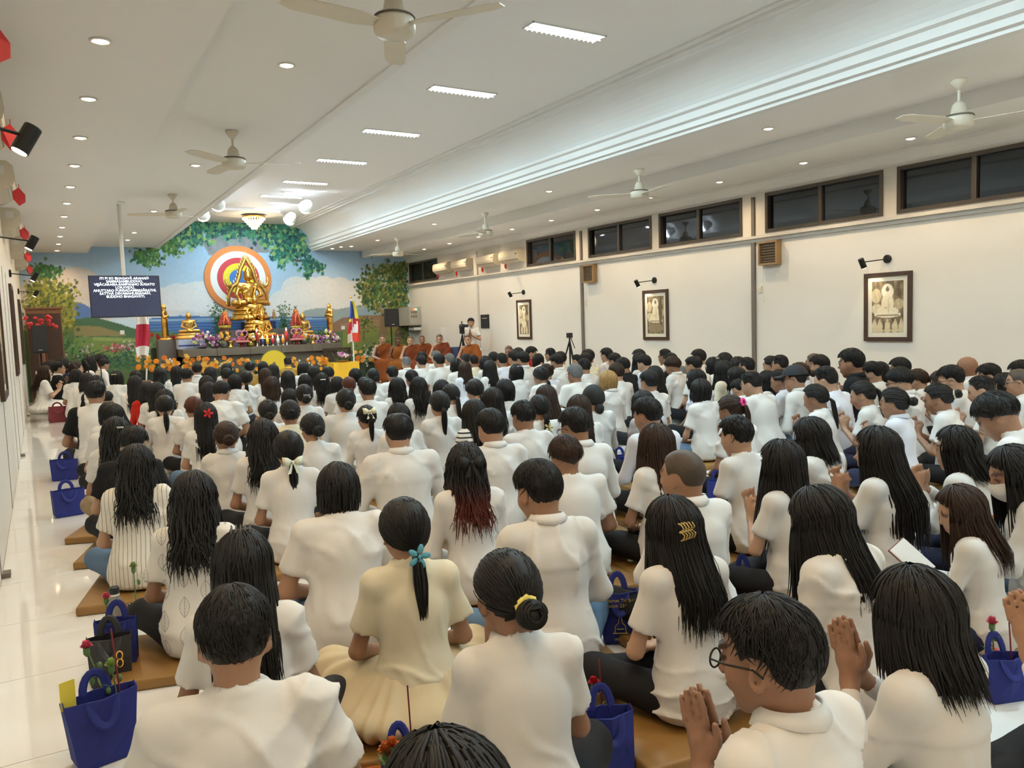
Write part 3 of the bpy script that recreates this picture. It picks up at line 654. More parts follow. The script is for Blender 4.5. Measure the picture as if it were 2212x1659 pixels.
def hair_shape(style, pitch=10, seed=0, lean=8, near=False):
    r = np.random.default_rng(seed + hash_s(style)); parts = []
    g = rx(R(pitch)) @ np.array((0, 0, -1.0))               # gravity in head space
    bk = rx(R(pitch)) @ np.array((0, -1.0, 0))              # horizontal backwards in head space
    def down(L, spread=1.0, inward=0.0, back=.0, jit=.06, curl=0.0):
        def f(p0, v, rr):
            N = len(p0); l = L * (1 + rr.normal(0, jit, N)) if np.isscalar(L) else L
            sd = np.stack([np.sign(p0[:, 0]) * np.abs(p0[:, 0]), 0 * p0[:, 0], 0 * p0[:, 0]], 1)
            q = p0[:, None] + g[None, None] * (v[None] * l[:, None])[..., None]
            # the hair clears nape, shoulders and back
            drop = v[None] * l[:, None]
            q += bk[None, None] * (back * np.clip((drop - .03) / .20, 0, 1) ** 1.2 * np.clip(.5 - p0[:, 1:2] / .10, 0, 1))[..., None]
            q += (sd * (spread - 1))[:, None] * (v ** 1.0)[None, :, None]
            if inward: q -= (np.stack([p0[:, 0], p0[:, 1] * .8, 0 * p0[:, 0]], 1) * inward)[:, None] * (v ** 2)[None, :, None]
            if curl: q += (rr.normal(0, curl, (N, 1, 3)) * (np.sin(v * 5) * v)[None, :, None])
            q += rr.normal(0, .006, (N, 1, 3)) * v[None, :, None]
            return q
        return f
    lift = lambda e: (lambda a, t: e + 0 * t)
    allphi = lambda N, lo=0: np.radians(r.uniform(lo, 180, N) * r.choice([-1, 1], N))
    if style in ('short', 'shortpart', 'bowl', 'curly', 'grey'):
        th_ = .017 if style != 'bowl' else .020
        line = hline(-4) if style != 'bowl' else (lambda a: np.interp(a, (0, 45, 70, 100, 180), (72, 76, 92, 102, 132)))
        parts.append(cap(lambda a, t: np.interp(t, (0, .45, .75, 1), (th_, th_ * .9, .008 if style != 'bowl' else .018, .001)) + 0 * a, line, seed=seed, rough=.0012 if style != 'curly' else .003))
        N = 1000 if near else 380; ph = allphi(N); lim = line(np.abs(np.degrees(ph))); t0 = r.uniform(2, .72 * lim); t1 = np.minimum(t0 + r.uniform(22, 42, N), lim + 1)
        parts.append(locks(N, 5, ph, t0, t1, lambda a, t: np.interp(t, (0, .5, .8, 1.1), (th_ + .001, th_ * .92, .009 if style != 'bowl' else .019, .002)), .0021 if near else .0036, .5, .25, seed, wave=.005 if style == 'curly' else .0008, taper=.15, fuzz=.0010))
        if style in ('short', 'shortpart'):      # fringe
            N = 160; ph = np.radians(r.uniform(-55, 55, N)); parts.append(locks(N, 7, ph, r.uniform(15, 35, N), r.uniform(58, 70, N), lambda a, t: .018 + 0 * t, .0022, .5, .3, seed + 1, taper=.15))
    elif style == 'crew':
        line = hline(-6)
        parts.append(cap(lambda a, t: np.interp(t, (0, .4, .6, 1), (.012, .011, .004, .0004)) + 0 * a, line, seed=seed, rough=.0006))
        N = 300; ph = allphi(N); lim = line(np.abs(np.degrees(ph))); t0 = r.uniform(0, .6 * lim); parts.append(locks(N, 5, ph, t0, np.minimum(t0 + 16, lim), lambda a, t: np.interp(t, (0, .45, .62, 1), (.013, .012, .005, .001)), .003, .6, .2, seed, taper=.2, fuzz=.001))
    elif style == 'thin':      # thinning on top
        line = hline(-4)
        parts.append(cap(lambda a, t: np.interp(t, (0, .22, .4, .7, 1), (.001, .006, .013, .009, .001)) + 0 * a, line, seed=seed, rough=.001))
        N = 300; ph = allphi(N); lim = line(np.abs(np.degrees(ph))); t0 = r.uniform(14, .7 * lim); parts.append(locks(N, 6, ph, t0, np.minimum(t0 + 26, lim), lambda a, t: np.interp(t, (0, .2, .4, .8, 1), (.002, .006, .013, .009, .002)), .0036, .6, .2, seed, taper=.2, fuzz=.001))
    elif style == 'stubble':
        parts.append(cap(lambda a, t: np.interp(t, (0, .8, 1), (.003, .003, -.001)) + 0 * a, hline(-6), seed=seed))
    elif style == 'cap':
        pass
    else:
        e = .013
        top = hline(0) if style not in ('bob', 'bobclip', 'long', 'longwavy', 'longclip', 'lob', 'verylong') else (lambda a: np.interp(a, (0, 40, 62, 80, 112, 180), (50, 54, 80, 100, 122, 124)))
        parts.append(cap(lambda a, t: np.interp(t, (0, .5, .85, 1), (e, e, .012, .004)) + 0 * a, top, seed=seed, rough=.0006))
        if style in ('bob', 'bobclip', 'lob', 'long', 'longwavy', 'longclip', 'verylong'):
            L = dict(bob=.105, bobclip=.115, lob=.17, long=.30, longwavy=.30, longclip=.33, verylong=.44)[style]
            N = int(dict(bob=380, bobclip=380, lob=400).get(style, 420) * (1.4 if near else .72))
            ph = np.radians(r.uniform(58, 180, N) * r.choice([-1, 1], N)); t0 = r.uniform(4, 60, N); t1 = np.interp(np.abs(np.degrees(ph)), (55, 80, 120, 180), (84, 90, 98, 100)) + r.normal(0, 2, N)
            wav = {'longwavy': .012, 'long': .003, 'verylong': .003, 'longclip': .004}.get(style, .0015)
            short_ = style in ('bob', 'bobclip')
            parts.append(locks(N, 13 if near else 10, ph, t0, t1, lambda a, t: np.interp(t, (0, .5, .9), (e, e + .002, e + .004)), .0042 if near else .0060, .32, .12, seed,
                               hang=down(L, 1.12 if not short_ else 1.05, .22 if short_ else (.10 if style == 'lob' else -.02), .0 if short_ else .075 + .0018 * lean, (.04 if short_ else .07), .02 if style == 'longwavy' else 0), wave=wav, taper=.3 if short_ else .12))
            if short_:        # solid inner volume of a bob
                N = 120; ph = np.radians(r.uniform(75, 180, N) * r.choice([-1, 1], N)); parts.append(locks(N, 12, ph, np.full(N, 50.), np.full(N, 96.), lift(.008), .012, .4, .05, seed + 3, hang=down(L * .92, 1.0, .25, 0, .04), taper=.7))
            else:             # inner sheet so that no light shows through
                N = 70; ph = np.radians(r.uniform(90, 180, N) * r.choice([-1, 1], N)); parts.append(locks(N, 10, ph, np.full(N, 60.), np.full(N, 100.), lift(.010), .016, .35, .05, seed + 3, hang=down(L * .82, 1.05, 0, .07 + .0018 * lean, .08), wave=wav * .5, taper=.3))
            N = 60; ph = np.radians(r.uniform(0, 62, N) * r.choice([-1, 1], N)); parts.append(locks(N, 9, ph, r.uniform(2, 20, N), np.interp(np.abs(np.degrees(ph)), (0, 62), (50, 78)), lift(e + .002), .006, .45, .05, seed + 5, taper=.3))
        else:
            # hair pulled back to a tie
            tie = dict(pony=(0, -.112, -.030), ponyhigh=(0, -.112, .035), bun=(0, -.112, -.045), bunhigh=(0, -.098, .055), braid=(0, -.108, -.055), ponylow=(0, -.100, -.075), beanie=(0, -.1, 0), bunmid=(0, -.116, .0))[style]
            tie = np.array(tie); N = 700 if near else 240; ph = np.radians(r.uniform(0, 180, N) * r.choice([-1, 1], N)); lim = hline(0)(np.abs(np.degrees(ph))); th = np.radians(np.minimum(lim, r.uniform(.15, 1, N) ** .6 * lim))
            d0 = dirs(ph, th); tv = tie - SKC; tv = tv / SK; tv /= np.linalg.norm(tv); K = 8; u = np.linspace(0, 1, K)[None, :, None]
            dd = d0[:, None] * (1 - u) + tv[None, None] * u; dd /= np.linalg.norm(dd, axis=2)[..., None] + 1e-6
            n = dd / SK; n /= np.linalg.norm(n, axis=2)[..., None]; lf = e * (1.0 + .2 * u) + r.normal(0, .0010, (N, 1, 1))
            parts.append(ribbons(SKC + dd * SK + n * lf, np.full((N, K), .0027 if near else .0048) * (1 - .4 * u[..., 0]), .3, n))
            if style in ('bun', 'bunhigh', 'bunmid'):
                c = tie + np.array((0, -.022, 0)); rad = np.array((.036, .030, .034)) * (1.15 if style == 'bun' else 1)
                ph = np.linspace(0, 2 * np.pi, 25)[:-1]; th = np.linspace(0, np.pi, 13); vv = np.array([c + rad * np.array((math.sin(b) * math.cos(a), math.cos(b), math.sin(b) * math.sin(a))) for b in th for a in ph]); kk = np.arange(24)
                parts.append((vv, np.concatenate([np.stack([i * 24 + kk, i * 24 + (kk + 1) % 24, (i + 1) * 24 + (kk + 1) % 24, (i + 1) * 24 + kk], 1) for i in range(12)])))
                N = 70; a0 = r.uniform(0, 6.28, N); rr = r.uniform(.45, 1.0, N); u = np.linspace(0, 1, 12)
                an = a0[:, None] + u[None] * r.uniform(1.5, 3.2, N)[:, None]; rr2 = rr[:, None] * (1 - .15 * u[None])
                zz = np.sqrt(np.clip(1 - rr2 ** 2, 0, 1))
                P = c + np.stack([rad[0] * rr2 * np.cos(an), -rad[1] * zz - .003, rad[2] * rr2 * np.sin(an)], -1) + r.normal(0, .0015, (N, 1, 3))
                parts.append(ribbons(P, np.full((N, 12), .005), .5, P - c))
            elif style != 'beanie':
                L = dict(pony=.24, ponyhigh=.24, braid=.20, ponylow=.20)[style]; N = 90 if style != 'braid' else 60; K = 14; v = np.linspace(0, 1, K)
                a = r.uniform(0, 6.28, N); rr = np.sqrt(r.uniform(0, 1, N)); l = L * r.uniform(.8, 1.08, N)
                prof = np.interp(v, (0, .12, .5, 1), (.010, .020, .024, .012)) if style != 'braid' else np.interp(v, (0, .1, .9, 1), (.012, .019, .013, .006)) * (1 + .25 * np.abs(np.sin(v * 16)))
                cx = tie[None] + bk[None] * (np.interp(v, (0, .15, .4, 1), (.0, .028, .045 if style == 'ponyhigh' else .035, .045 + .0012 * lean)))[:, None] + g[None] * (v[:, None] ** 1.15) * 1.0 * 0
                P = cx[None] + g[None, None] * (l[:, None] * v[None] ** 1.1)[..., None]
                P[..., 0] += rr[:, None] * np.cos(a)[:, None] * prof[None]; P += (bk[None, None] * (rr * np.sin(a))[:, None, None] * prof[None, :, None] * .75)
                P += r.normal(0, .003, (N, 1, 3)) * v[None, :, None]
                if style == 'braid': P[..., 0] += .008 * np.sin(v * 20 + (a[:, None] > 3.1) * 3.1)
                ref = np.stack([np.cos(a), -np.sin(a), 0 * a], -1)[:, None].repeat(K, 1) + np.array((0, -.2, 0))
                parts.append(ribbons(P, np.full((N, K), .0058) * np.interp(v, (0, .7, 1), (1, 1, .3))[None], .5, ref))
    return merge(parts)
def hash_s(t): return sum(ord(c) * (i + 3) for i, c in enumerate(t)) % 9973

# ================================================================== places: a point of a plane of the room, given the direction in which the photograph shows it
def _ray(u, v):
    c = Vector((u - 1106.0, -(v - 829.5), -1690.0)) / 1690.0
    return cam.matrix_world.to_3x3() @ c
def at(u, v, x=None, y=None, z=None):
    d = _ray(u, v); t = x / d.x if x is not None else (y / d.y if y is not None else (z - 1.5) / d.z)
    return Vector((0, 0, 1.5)) + d * t
def wp(u, v): p = at(u, v, y=YB); return p.x, p.z
# ------------------------------------------------------------------ painted mural on the end wall
wb = tag(MB().box(XL - .2, XR + .2, YB, YB + .2, 0, 4.6).build('wall_back', M['wall']), kind='structure')
def paint_mural():
    st = .022; xs = np.arange(XL, XR + st, st); zs = np.arange(0.0, 4.40, st); X, Z = np.meshgrid(xs, zs)
    r = np.random.default_rng(3)
    def noise(f, seed):
        q = np.random.default_rng(seed); s_ = np.zeros_like(X)
        for k in range(6):
            a = q.uniform(0, 6.28); g = f * q.uniform(.6, 1.7); s_ += np.sin(g * (X * math.cos(a) + Z * math.sin(a)) + q.uniform(0, 6.28))
        return s_ / 6
    C = np.zeros(X.shape + (3,))
    t = np.clip((Z - 1.9) / 1.9, 0, 1)[..., None]
    C[:] = np.array((.55, .70, .82)) * (1 - t) + np.array((.32, .52, .74)) * t
    C *= (1 + .06 * noise(1.5, 1) + .05 * noise(5, 2))[..., None]
    def put(m, col, a=1.0):
        col = np.array(col); C[m] = C[m] * (1 - a) + col * a
    def poly(pts):
        P = [wp(*p) for p in pts]; m = np.zeros(X.shape, bool); j = len(P) - 1
        for i in range(len(P)):
            (xi, zi), (xj, zj) = P[i], P[j]
            c = ((zi > Z) != (zj > Z)) & (X < (xj - xi) * (Z - zi) / (zj - zi + 1e-9) + xi); m ^= c; j = i
        return m
    def disc(u, v, rpx, sq=1.0, wob=.0):
        x, z = wp(u, v); rr = rpx / 73.0; return ((X - x) / (rr * sq)) ** 2 + ((Z - z) / rr) ** 2 < (1 + wob * noise(14, int(u + v)))
    def disc_at(x, z, a, b): 
        i0, i1 = np.searchsorted(zs, (z - b, z + b)); j0, j1 = np.searchsorted(xs, (x - a, x + a)); return slice(i0, i1), slice(j0, j1), ((X[i0:i1, j0:j1] - x) / a) ** 2 + ((Z[i0:i1, j0:j1] - z) / b) ** 2 < 1
    # clouds
    for grp, col in ((((130, 640, 46), (165, 625, 40), (95, 650, 40), (190, 660, 40), (60, 670, 40)), (.60, .54, .50)), (((352, 655, 30), (385, 642, 26), (420, 640, 28), (455, 660, 30), (480, 675, 26), (330, 675, 30), (440, 630, 20)), (.74, .76, .78)),
                     (((590, 665, 18), (612, 650, 22), (640, 625, 26), (668, 625, 26), (700, 628, 30), (735, 632, 32), (770, 640, 34), (650, 655, 40), (720, 660, 40), (800, 650, 40)), (.76, .75, .72))):
        for u, v, q in grp:
            m = disc(u, v, q, 1.15, .10); put(m, col, .85)
        for u, v, q in grp: put(disc(u, v + q * .4, q * .8, 1.2, .2), tuple(c * 1.05 for c in col), .4)
    put(poly([(60, 640), (200, 650), (350, 668), (480, 680), (480, 690), (60, 690)]), (.66, .66, .66), .5)
    # far hills, sea
    put(poly([(150, 672), (165, 652), (180, 656), (200, 668), (260, 676), (300, 684), (150, 690)]), (.10, .20, .46)); put(poly([(640, 684), (660, 670), (690, 665), (730, 668), (770, 660), (800, 656), (882, 664), (882, 700), (640, 700)]), (.33, .41, .42)); put(poly([(740, 690), (790, 662), (882, 655), (882, 700)]), (.22, .34, .46), .7)
    put(poly([(320, 688), (390, 682), (480, 684), (720, 684), (720, 724), (320, 730)]), (.07, .17, .42)); put(poly([(320, 690), (480, 687), (720, 687), (720, 691), (320, 695)]), (.30, .45, .62), .8)
    m = poly([(320, 690), (720, 688), (720, 724), (320, 730)]); C[m] *= (1 + .35 * np.sin(Z * 80 + 4 * noise(3, 9)))[m][..., None]
    put(poly([(715, 700), (740, 686), (780, 682), (882, 676), (882, 724), (715, 722)]), (.26, .16, .10)); put(poly([(735, 700), (780, 692), (820, 690), (820, 704), (735, 712)]), (.36, .24, .15), .6)
    # meadows
    base = poly([(55, 690), (160, 690), (330, 716), (480, 726), (715, 716), (882, 712), (890, 1000), (0, 1000)]); put(base, (.10, .17, .06)); C[base] *= (1 + .25 * noise(2.2, 12) + .12 * noise(9, 13))[base][..., None]
    put(poly([(160, 690), (200, 684), (260, 700), (320, 720), (330, 732), (160, 735)]), (.06, .14, .07)); put(poly([(160, 705), (210, 704), (260, 718), (275, 726), (160, 726)]), (.30, .24, .11), .8)
    put(poly([(160, 727), (280, 729), (330, 740), (330, 775), (160, 770)]), (.17, .27, .07), .85); put(poly([(200, 728), (290, 732), (300, 738), (200, 736)]), (.30, .38, .12), .7)
    put(poly([(740, 712), (882, 708), (882, 760), (740, 756)]), (.21, .25, .06), .85)
    for k in range(9): put(poly([(770, 742 - k * 3.4), (875, 741 - k * 3.6), (875, 741.9 - k * 3.6), (770, 742.9 - k * 3.4)]), (.13, .17, .05), .7)
    # leaf clusters
    def leaves(cx, cz, sx, sz, n, cols, a0=.02, a1=.05):
        for _ in range(n):
            x, z = r.normal(cx, sx), r.normal(cz, sz); a = r.uniform(a0, a1); i, j, mm = disc_at(x, z, a * r.uniform(.6, 1), a)
            if mm.size: col = np.array(cols[r.integers(len(cols))]) * r.uniform(.75, 1.25); sub = C[i, j]; sub[mm] = col
    TEAL = [(.02, .14, .12), (.03, .20, .16), (.05, .26, .18), (.10, .34, .16), (.012, .07, .08), (.28, .46, .16), (.02, .10, .12)]
    GRN = [(.02, .09, .04), (.04, .16, .05), (.08, .22, .06), (.16, .30, .08)]
    OLV = [(.05, .09, .02), (.12, .15, .03), (.20, .21, .05), (.03, .06, .02), (.28, .27, .07)]
    # trunk and boughs of the great tree
    put(poly([(452, 552), (440, 530), (420, 525), (398, 531), (394, 527), (420, 514), (445, 511), (470, 508), (505, 505), (545, 508), (572, 520), (584, 545)]), (.25, .27, .31)); put(poly([(372, 508), (392, 516), (412, 517), (412, 521), (390, 520), (370, 512)]), (.16, .17, .18))
    put(poly([(330, 545), (352, 527), (360, 520), (363, 524), (345, 540), (332, 549)]), (.06, .08, .06)); put(poly([(610, 545), (640, 560), (662, 563), (662, 566), (636, 565), (606, 550)]), (.10, .08, .06))
    C[poly([(440, 500), (575, 500), (575, 560), (440, 560)])] *= (1 + .2 * noise(20, 44))[poly([(440, 500), (575, 500), (575, 560), (440, 560)])][..., None]
    for u, v, su, sv, n in ((430, 486, 34, 7, 320), (480, 488, 40, 7, 380), (540, 488, 40, 8, 420), (590, 500, 26, 12, 420), (400, 505, 18, 10, 160), (380, 520, 14, 8, 90), (500, 503, 40, 8, 160), (615, 520, 20, 16, 260), (640, 530, 12, 16, 180), (612, 548, 14, 8, 90), (610, 568, 8, 7, 30), (648, 545, 12, 8, 70), (671, 572, 12, 7, 90), (664, 586, 4, 7, 24), (688, 578, 6, 5, 24), (420, 520, 12, 6, 60)):
        x, z = wp(u, v); leaves(x, z, su / 73., sv / 73., n, TEAL, .025, .068)
    for u, v, su, sv, n in ((318, 548, 12, 6, 80), (335, 556, 10, 7, 80), (310, 560, 10, 6, 60), (322, 568, 8, 5, 40), (350, 535, 9, 5, 50), (370, 528, 10, 6, 60), (375, 545, 7, 5, 34), (300, 552, 6, 4, 24)):
        x, z = wp(u, v); leaves(x, z, su / 73., sv / 73., n, GRN)
    # tree at the right
    put(poly([(818, 725), (824, 680), (812, 660), (820, 658), (828, 672), (838, 655), (842, 658), (834, 685), (838, 725)]), (.22, .15, .08)); put(poly([(852, 728), (858, 690), (866, 690), (864, 728)]), (.13, .09, .06))
    for u, v, su, sv, n in ((835, 585, 18, 8, 200), (800, 605, 14, 10, 160), (860, 610, 14, 14, 220), (830, 630, 22, 14, 360), (795, 640, 12, 10, 130), (865, 645, 10, 14, 180), (870, 580, 8, 8, 90), (785, 622, 8, 7, 60), (810, 655, 12, 8, 110), (850, 665, 14, 8, 140), (868, 690, 8, 16, 120)):
        x, z = wp(u, v); leaves(x, z, su / 73., sv / 73., n, OLV + GRN[:2], .02, .06)
    for u, v, su, sv, n in ((785, 697, 10, 6, 100), (797, 705, 8, 6, 60)): x, z = wp(u, v); leaves(x, z, su / 73., sv / 73., n, OLV, .015, .04)
    put(poly([(783, 735), (785, 712), (788, 712), (788, 735)]), (.14, .10, .05))
    # trees and bushes at the left
    put(poly([(96, 625), (99, 608), (105, 598), (107, 600), (102, 612), (101, 625)]), (.10, .10, .08)); put(poly([(112, 770), (114, 715), (108, 700), (120, 700), (118, 770)]), (.20, .17, .09))
    for u, v, su, sv, n in ((82, 590, 8, 7, 70), (108, 588, 10, 6, 90), (95, 580, 6, 4, 30)): x, z = wp(u, v); leaves(x, z, su / 73., sv / 73., n, GRN[:3], .02, .05)
    for u, v, su, sv, n in ((80, 630, 10, 10, 150), (112, 628, 16, 9, 190), (135, 645, 12, 8, 140), (95, 655, 16, 8, 190), (140, 668, 9, 8, 90), (112, 685, 14, 9, 160), (88, 700, 12, 14, 140), (138, 700, 10, 8, 90), (148, 690, 6, 6, 40)): x, z = wp(u, v); leaves(x, z, su / 73., sv / 73., n, [(.14, .17, .03), (.24, .25, .04), (.34, .32, .06), (.07, .11, .03)], .02, .055)
    for u, v, su, sv, n, cols in ((130, 745, 18, 10, 160, GRN), (180, 760, 14, 8, 100, GRN + [(.4, .3, .3)]), (250, 752, 12, 4, 80, [(.45, .08, .10), (.55, .18, .2), (.3, .05, .06)]), (290, 748, 12, 7, 80, [(.55, .55, .5), (.06, .14, .07), (.5, .3, .4)]), (280, 775, 24, 10, 240, [(.03, .10, .09), (.04, .13, .09), (.02, .07, .06)]), (220, 785, 30, 10, 200, GRN[:2]), (820, 760, 26, 9, 330, [(.03, .09, .04), (.03, .07, .03), (.55, .57, .5), (.02, .06, .03)]), (870, 712, 6, 14, 60, [(.12, .10, .08), (.08, .07, .05)]), (760, 770, 14, 8, 100, GRN[:2])):
        x, z = wp(u, v); leaves(x, z, su / 73., sv / 73., n, cols, .012, .035)
    for u, v, su, sv, n in ((470, 670, 6, 10, 60), (476, 690, 6, 8, 50), (615, 675, 6, 10, 60), (612, 700, 8, 8, 60), (360, 722, 16, 6, 60), (690, 715, 16, 5, 80)): x, z = wp(u, v); leaves(x, z, su / 73., sv / 73., n, GRN[:3], .01, .025)
    put(disc(308, 742, 6, 1, .3) | poly([(300, 745), (310, 748), (314, 775), (302, 775)]), (.17, .12, .08))
    C = np.clip(C, 0, 1); V = np.stack([X.ravel(), np.full(X.size, YB - .003), Z.ravel()], 1); ny, nx = X.shape
    q = (np.arange(ny - 1)[:, None] * nx + np.arange(nx - 1)[None]).ravel(); F = np.stack([q, q + 1, q + nx + 1, q + nx], 1)
    me = np_mesh('mural', V, F, C.reshape(-1, 3), M['paint'], smooth=False)
    o = bpy.data.objects.new('mural', me); link(o, wb); o['label'] = 'painted landscape mural with great tree, sea and clouds'
    # close the sheet so that it has a back
    return o
paint_mural()
_sw = MB().box(-.05, .05, -.012, 0, -.05, .05).box(-.02, .02, -.018, -.012, -.03, .03)
for u, v, l in ((264, 718, 'white switch plate on the mural, left of the altar'), (741, 708, 'white switch plate on the mural beside the flag')):
    x, z = wp(u, v); o = _sw.build('wall_switch', M['fixture'], bevel=.003, loc=(x, YB - .004, z)); tag(o, l, 'switch', 'wall switches on the mural')
# ringed halo disc behind the great statue
hx, hz = 4.70, 2.88
halo = empty('halo_disc', (hx, YB - .02, hz), 0, 'large round halo of orange, white, red, yellow and blue rings', 'halo disc')
rr = [.87, .72, .55, .40, .235, 0.0]; cols = [(.72, .24, .06), (.80, .80, .78), (.55, .045, .06), (.80, .66, .03), (.06, .22, .62)]
for k in range(5):
    g = MB(); n = 64; y0 = -.004 * k; th = .03
    ro, ri = rr[k], rr[k + 1]
    vs = []
    for yy in (y0, y0 + th):
        for q in (ro, max(ri - .01, .001)):
            for i in range(n): a = 2 * math.pi * i / n; vs.append((q * math.cos(a), yy - .02, q * math.sin(a)))
    fs = []
    for i in range(n):
        j = (i + 1) % n; fs += [(i, j, n + j, n + i), (2 * n + i, 3 * n + i, 3 * n + j, 2 * n + j), (i, 2 * n + i, 2 * n + j, j), (n + i, n + j, 3 * n + j, 3 * n + i)]
    g.add(vs, fs); g.build('ring', mat('halo_paint_%d' % k, cols[k], .6, var=.05), halo)
# ------------------------------------------------------------------ altar of stone blocks
AY = 19.55
p0 = at(395, 754, y=AY); p1 = at(737, 742, y=AY); AX0, AX1, AZ = p0.x, p1.x, (p0.z + p1.z) / 2
altar = empty('stone_altar', ((AX0 + AX1) / 2, AY, 0), 0, 'long low altar of brown stone slabs below the golden statues', 'altar')
W_ = AX1 - AX0
MB().box(-W_ / 2 + .1, W_ / 2 - .1, .16, 2.1, 0, AZ - .19).build('core', M['stone2'], altar)
nb = 5
for k in range(nb):
    a = -W_ / 2 + .06 + k * (W_ - .12) / nb; b = a + (W_ - .12) / nb - .006
    MB().box(a, b, .10, .16, .0, AZ - .19).build('stone_slab', M['stone'], altar, bevel=.006)
    a = -W_ / 2 + k * W_ / nb; b = a + W_ / nb - .005
    MB().box(a, b, .0, 2.1, AZ - .18, AZ).build('stone_slab', M['stone'], altar, bevel=.01)
MB().box(-.65, .95, .95, 2.0, AZ + .002, AZ + .42).build('stone_tier', M['stone2'], altar, bevel=.01)
MB().box(-.15, .55, 1.1, 1.95, AZ + .422, AZ + .62).build('cloth_block', mat('navy_cloth', (.015, .02, .07), .8), altar, bevel=.01)
# ------------------------------------------------------------------ statues
def statue_field(seat=True, kind='calm', h=.016):
    """seated figure, about 1 m from seat to crown, facing -y"""
    F = Field((-.62, -.50, -.02), (.62, .40, 1.25), h)
    F.ell((0, -.02, .09), (.46, .26, .10), .05); F.cone((-.40, -.10, .09), (.08, -.26, .10), .085, .05, .04); F.cone((.40, -.10, .09), (-.08, -.27, .13), .085, .05, .04)
    F.ell((0, .02, .34), (.185, .13, .26), .06); F.ell((0, .02, .50), (.23, .13, .13), .06); F.cone((-.22, .02, .55), (.22, .02, .55), .075, .075, .05)
    for s_ in (-1, 1):
        F.cone((s_ * .24, .02, .54), (s_ * .32, -.02, .30), .062, .050, .03)
        if kind == 'earth' and s_ == -1: F.cone((-.32, -.02, .30), (-.30, -.26, .16), .048, .036, .02); F.cone((-.30, -.26, .16), (-.30, -.32, .04), .036, .02, .02)
        else: F.cone((s_ * .32, -.02, .30), (s_ * .05, -.25, .19), .050, .035, .03)
    F.cone((-.10, -.27, .18), (.12, -.27, .19), .036, .03, .02)
    F.cone((0, .02, .58), (0, .01, .70), .060, .052, .015)
    F.ell((0, .0, .80), (.112, .122, .138), .015); F.ell((0, -.10, .78), (.018, .03, .03), .02); F.ell((0, -.095, .745), (.04, .02, .012), .01)
    for s_ in (-1, 1): F.cone((s_ * .105, .01, .82), (s_ * .11, .0, .70), .018, .020, .01); F.ell((s_ * .038, -.105, .815), (.028, .012, .010), .01)
    F.ell((0, .02, .86), (.108, .118, .095), .01); F.ell((0, .02, .955), (.055, .06, .05), .03); F.cone((0, .02, .98), (0, .02, 1.08), .03, .006, .02)
    F.cone((.20, -.06, .56), (-.16, -.10, .36), .020, .018, .01); F.cone((.16, -.12, .50), (.06, -.15, .20), .03, .02, .02)
    F.warp(lambda x, y, z: np.where(z > .85, .004 * np.sin(90 * x) * np.sin(90 * z) * np.sin(90 * y), .002 * np.sin(40 * z + 25 * np.abs(x))))
    return F.mesh()
_stat = {}
def statue_mesh(kind, m):
    if (kind, m) not in _stat: V, F = statue_field(kind=kind); _stat[(kind, m)] = np_mesh('figure', V, F, None, M[m])
    return _stat[(kind, m)]
def throne(parent, w, hts, m='gold', d=.62):
    z = 0
    g = MB()
    for k, (h, s1) in enumerate(hts):
        s0 = hts[k - 1][1] if k else s1 * 1.02
        prof = [(w / 2 * s1 * f, z + h * q) for f, q in ((.90, 0), (1.0, .12), (1.02, .35), (.96, .6), (.86, .8), (.88, 1))]
        g.lathe(prof, 28, sx=1, sy=d); z += h
    g.build('throne', M[m], parent, smooth=True); return z
def seated_statue(u, vb, vt, y, kind, m, tiers, label, wpx, crown_extra=0.0, rz_=0.0):
    b = at(u, vb, y=y); t = at(u, vt, y=y); H_ = t.z - b.z; sc_ = at(u + wpx, vb, y=y).x - b.x
    if b.z < AZ + .003: b.z = AZ + .003; H_ = t.z - b.z
    o = empty('buddha_statue', b, rz_, label, 'statue'); zt = throne(o, sc_, tiers, m) if tiers else 0
    fh = (H_ - zt) / 1.08; f = part_obj('figure', statue_mesh(kind, m), o); f.location = (0, 0, zt); f.scale = (fh * 1.0, fh, fh); return o, fh, zt
def part_obj(name, me, parent):
    o = bpy.data.objects.new(name, me); return link(o, parent)
s1, fh, zt = seated_statue(541, 692, 573, 20.95, 'earth', 'gold', [(.14, 1.0), (.10, .86), (.12, .80)], 'largest golden seated Buddha with a flame-shaped arch behind', 84)
fl = MB()   # flame arch
for s_ in (-1, 1):
    path = [(s_ * .50, .10, zt + .02), (s_ * .47, .12, zt + .34), (s_ * .38, .12, zt + .52), (s_ * .25, .12, zt + .60), (s_ * .19, .12, zt + .78), (s_ * .16, .12, zt + .95), (s_ * .08, .12, zt + 1.10), (s_ * .02, .12, zt + 1.22), (0, .12, zt + 1.42)]
    fl.tube(path, [.04, .045, .06, .055, .055, .055, .05, .045, .004], 8)
    for i in range(14):
        t = i / 13; k = t * 7; j = int(min(k, 6)); f_ = k - j; p = Vector(path[j]) * (1 - f_) + Vector(path[j + 1]) * f_
        fl.tube([p, p + Vector((s_ * .05, 0, .05)), p + Vector((s_ * .05, 0, .12))], [.032, .022, .002], 6)
    fl.tube([(s_ * .40, .10, zt + .50), (s_ * .50, .10, zt + .56), (s_ * .54, .10, zt + .66), (s_ * .51, .10, zt + .78)], [.04, .045, .03, .003], 8)
fl.build('flame_arch', M['oldgold'], s1, smooth=True)
for s_ in (-1, 1):
    g = MB(); 
    for k in range(5): g.lathe([(.06 - .01 * k, .0 + .05 * k), (.075 - .012 * k, .02 + .05 * k), (.03, .045 + .05 * k)], 10)
    g.build('finial', M['oldgold'], s1, smooth=True, loc=(s_ * .60, -.05, .02))
seated_statue(554, 716, 632, 20.3, 'earth', 'gold', [(.10, 1.0), (.09, .84), (.10, .80)], 'golden seated Buddha in the middle of the three on the altar', 60)
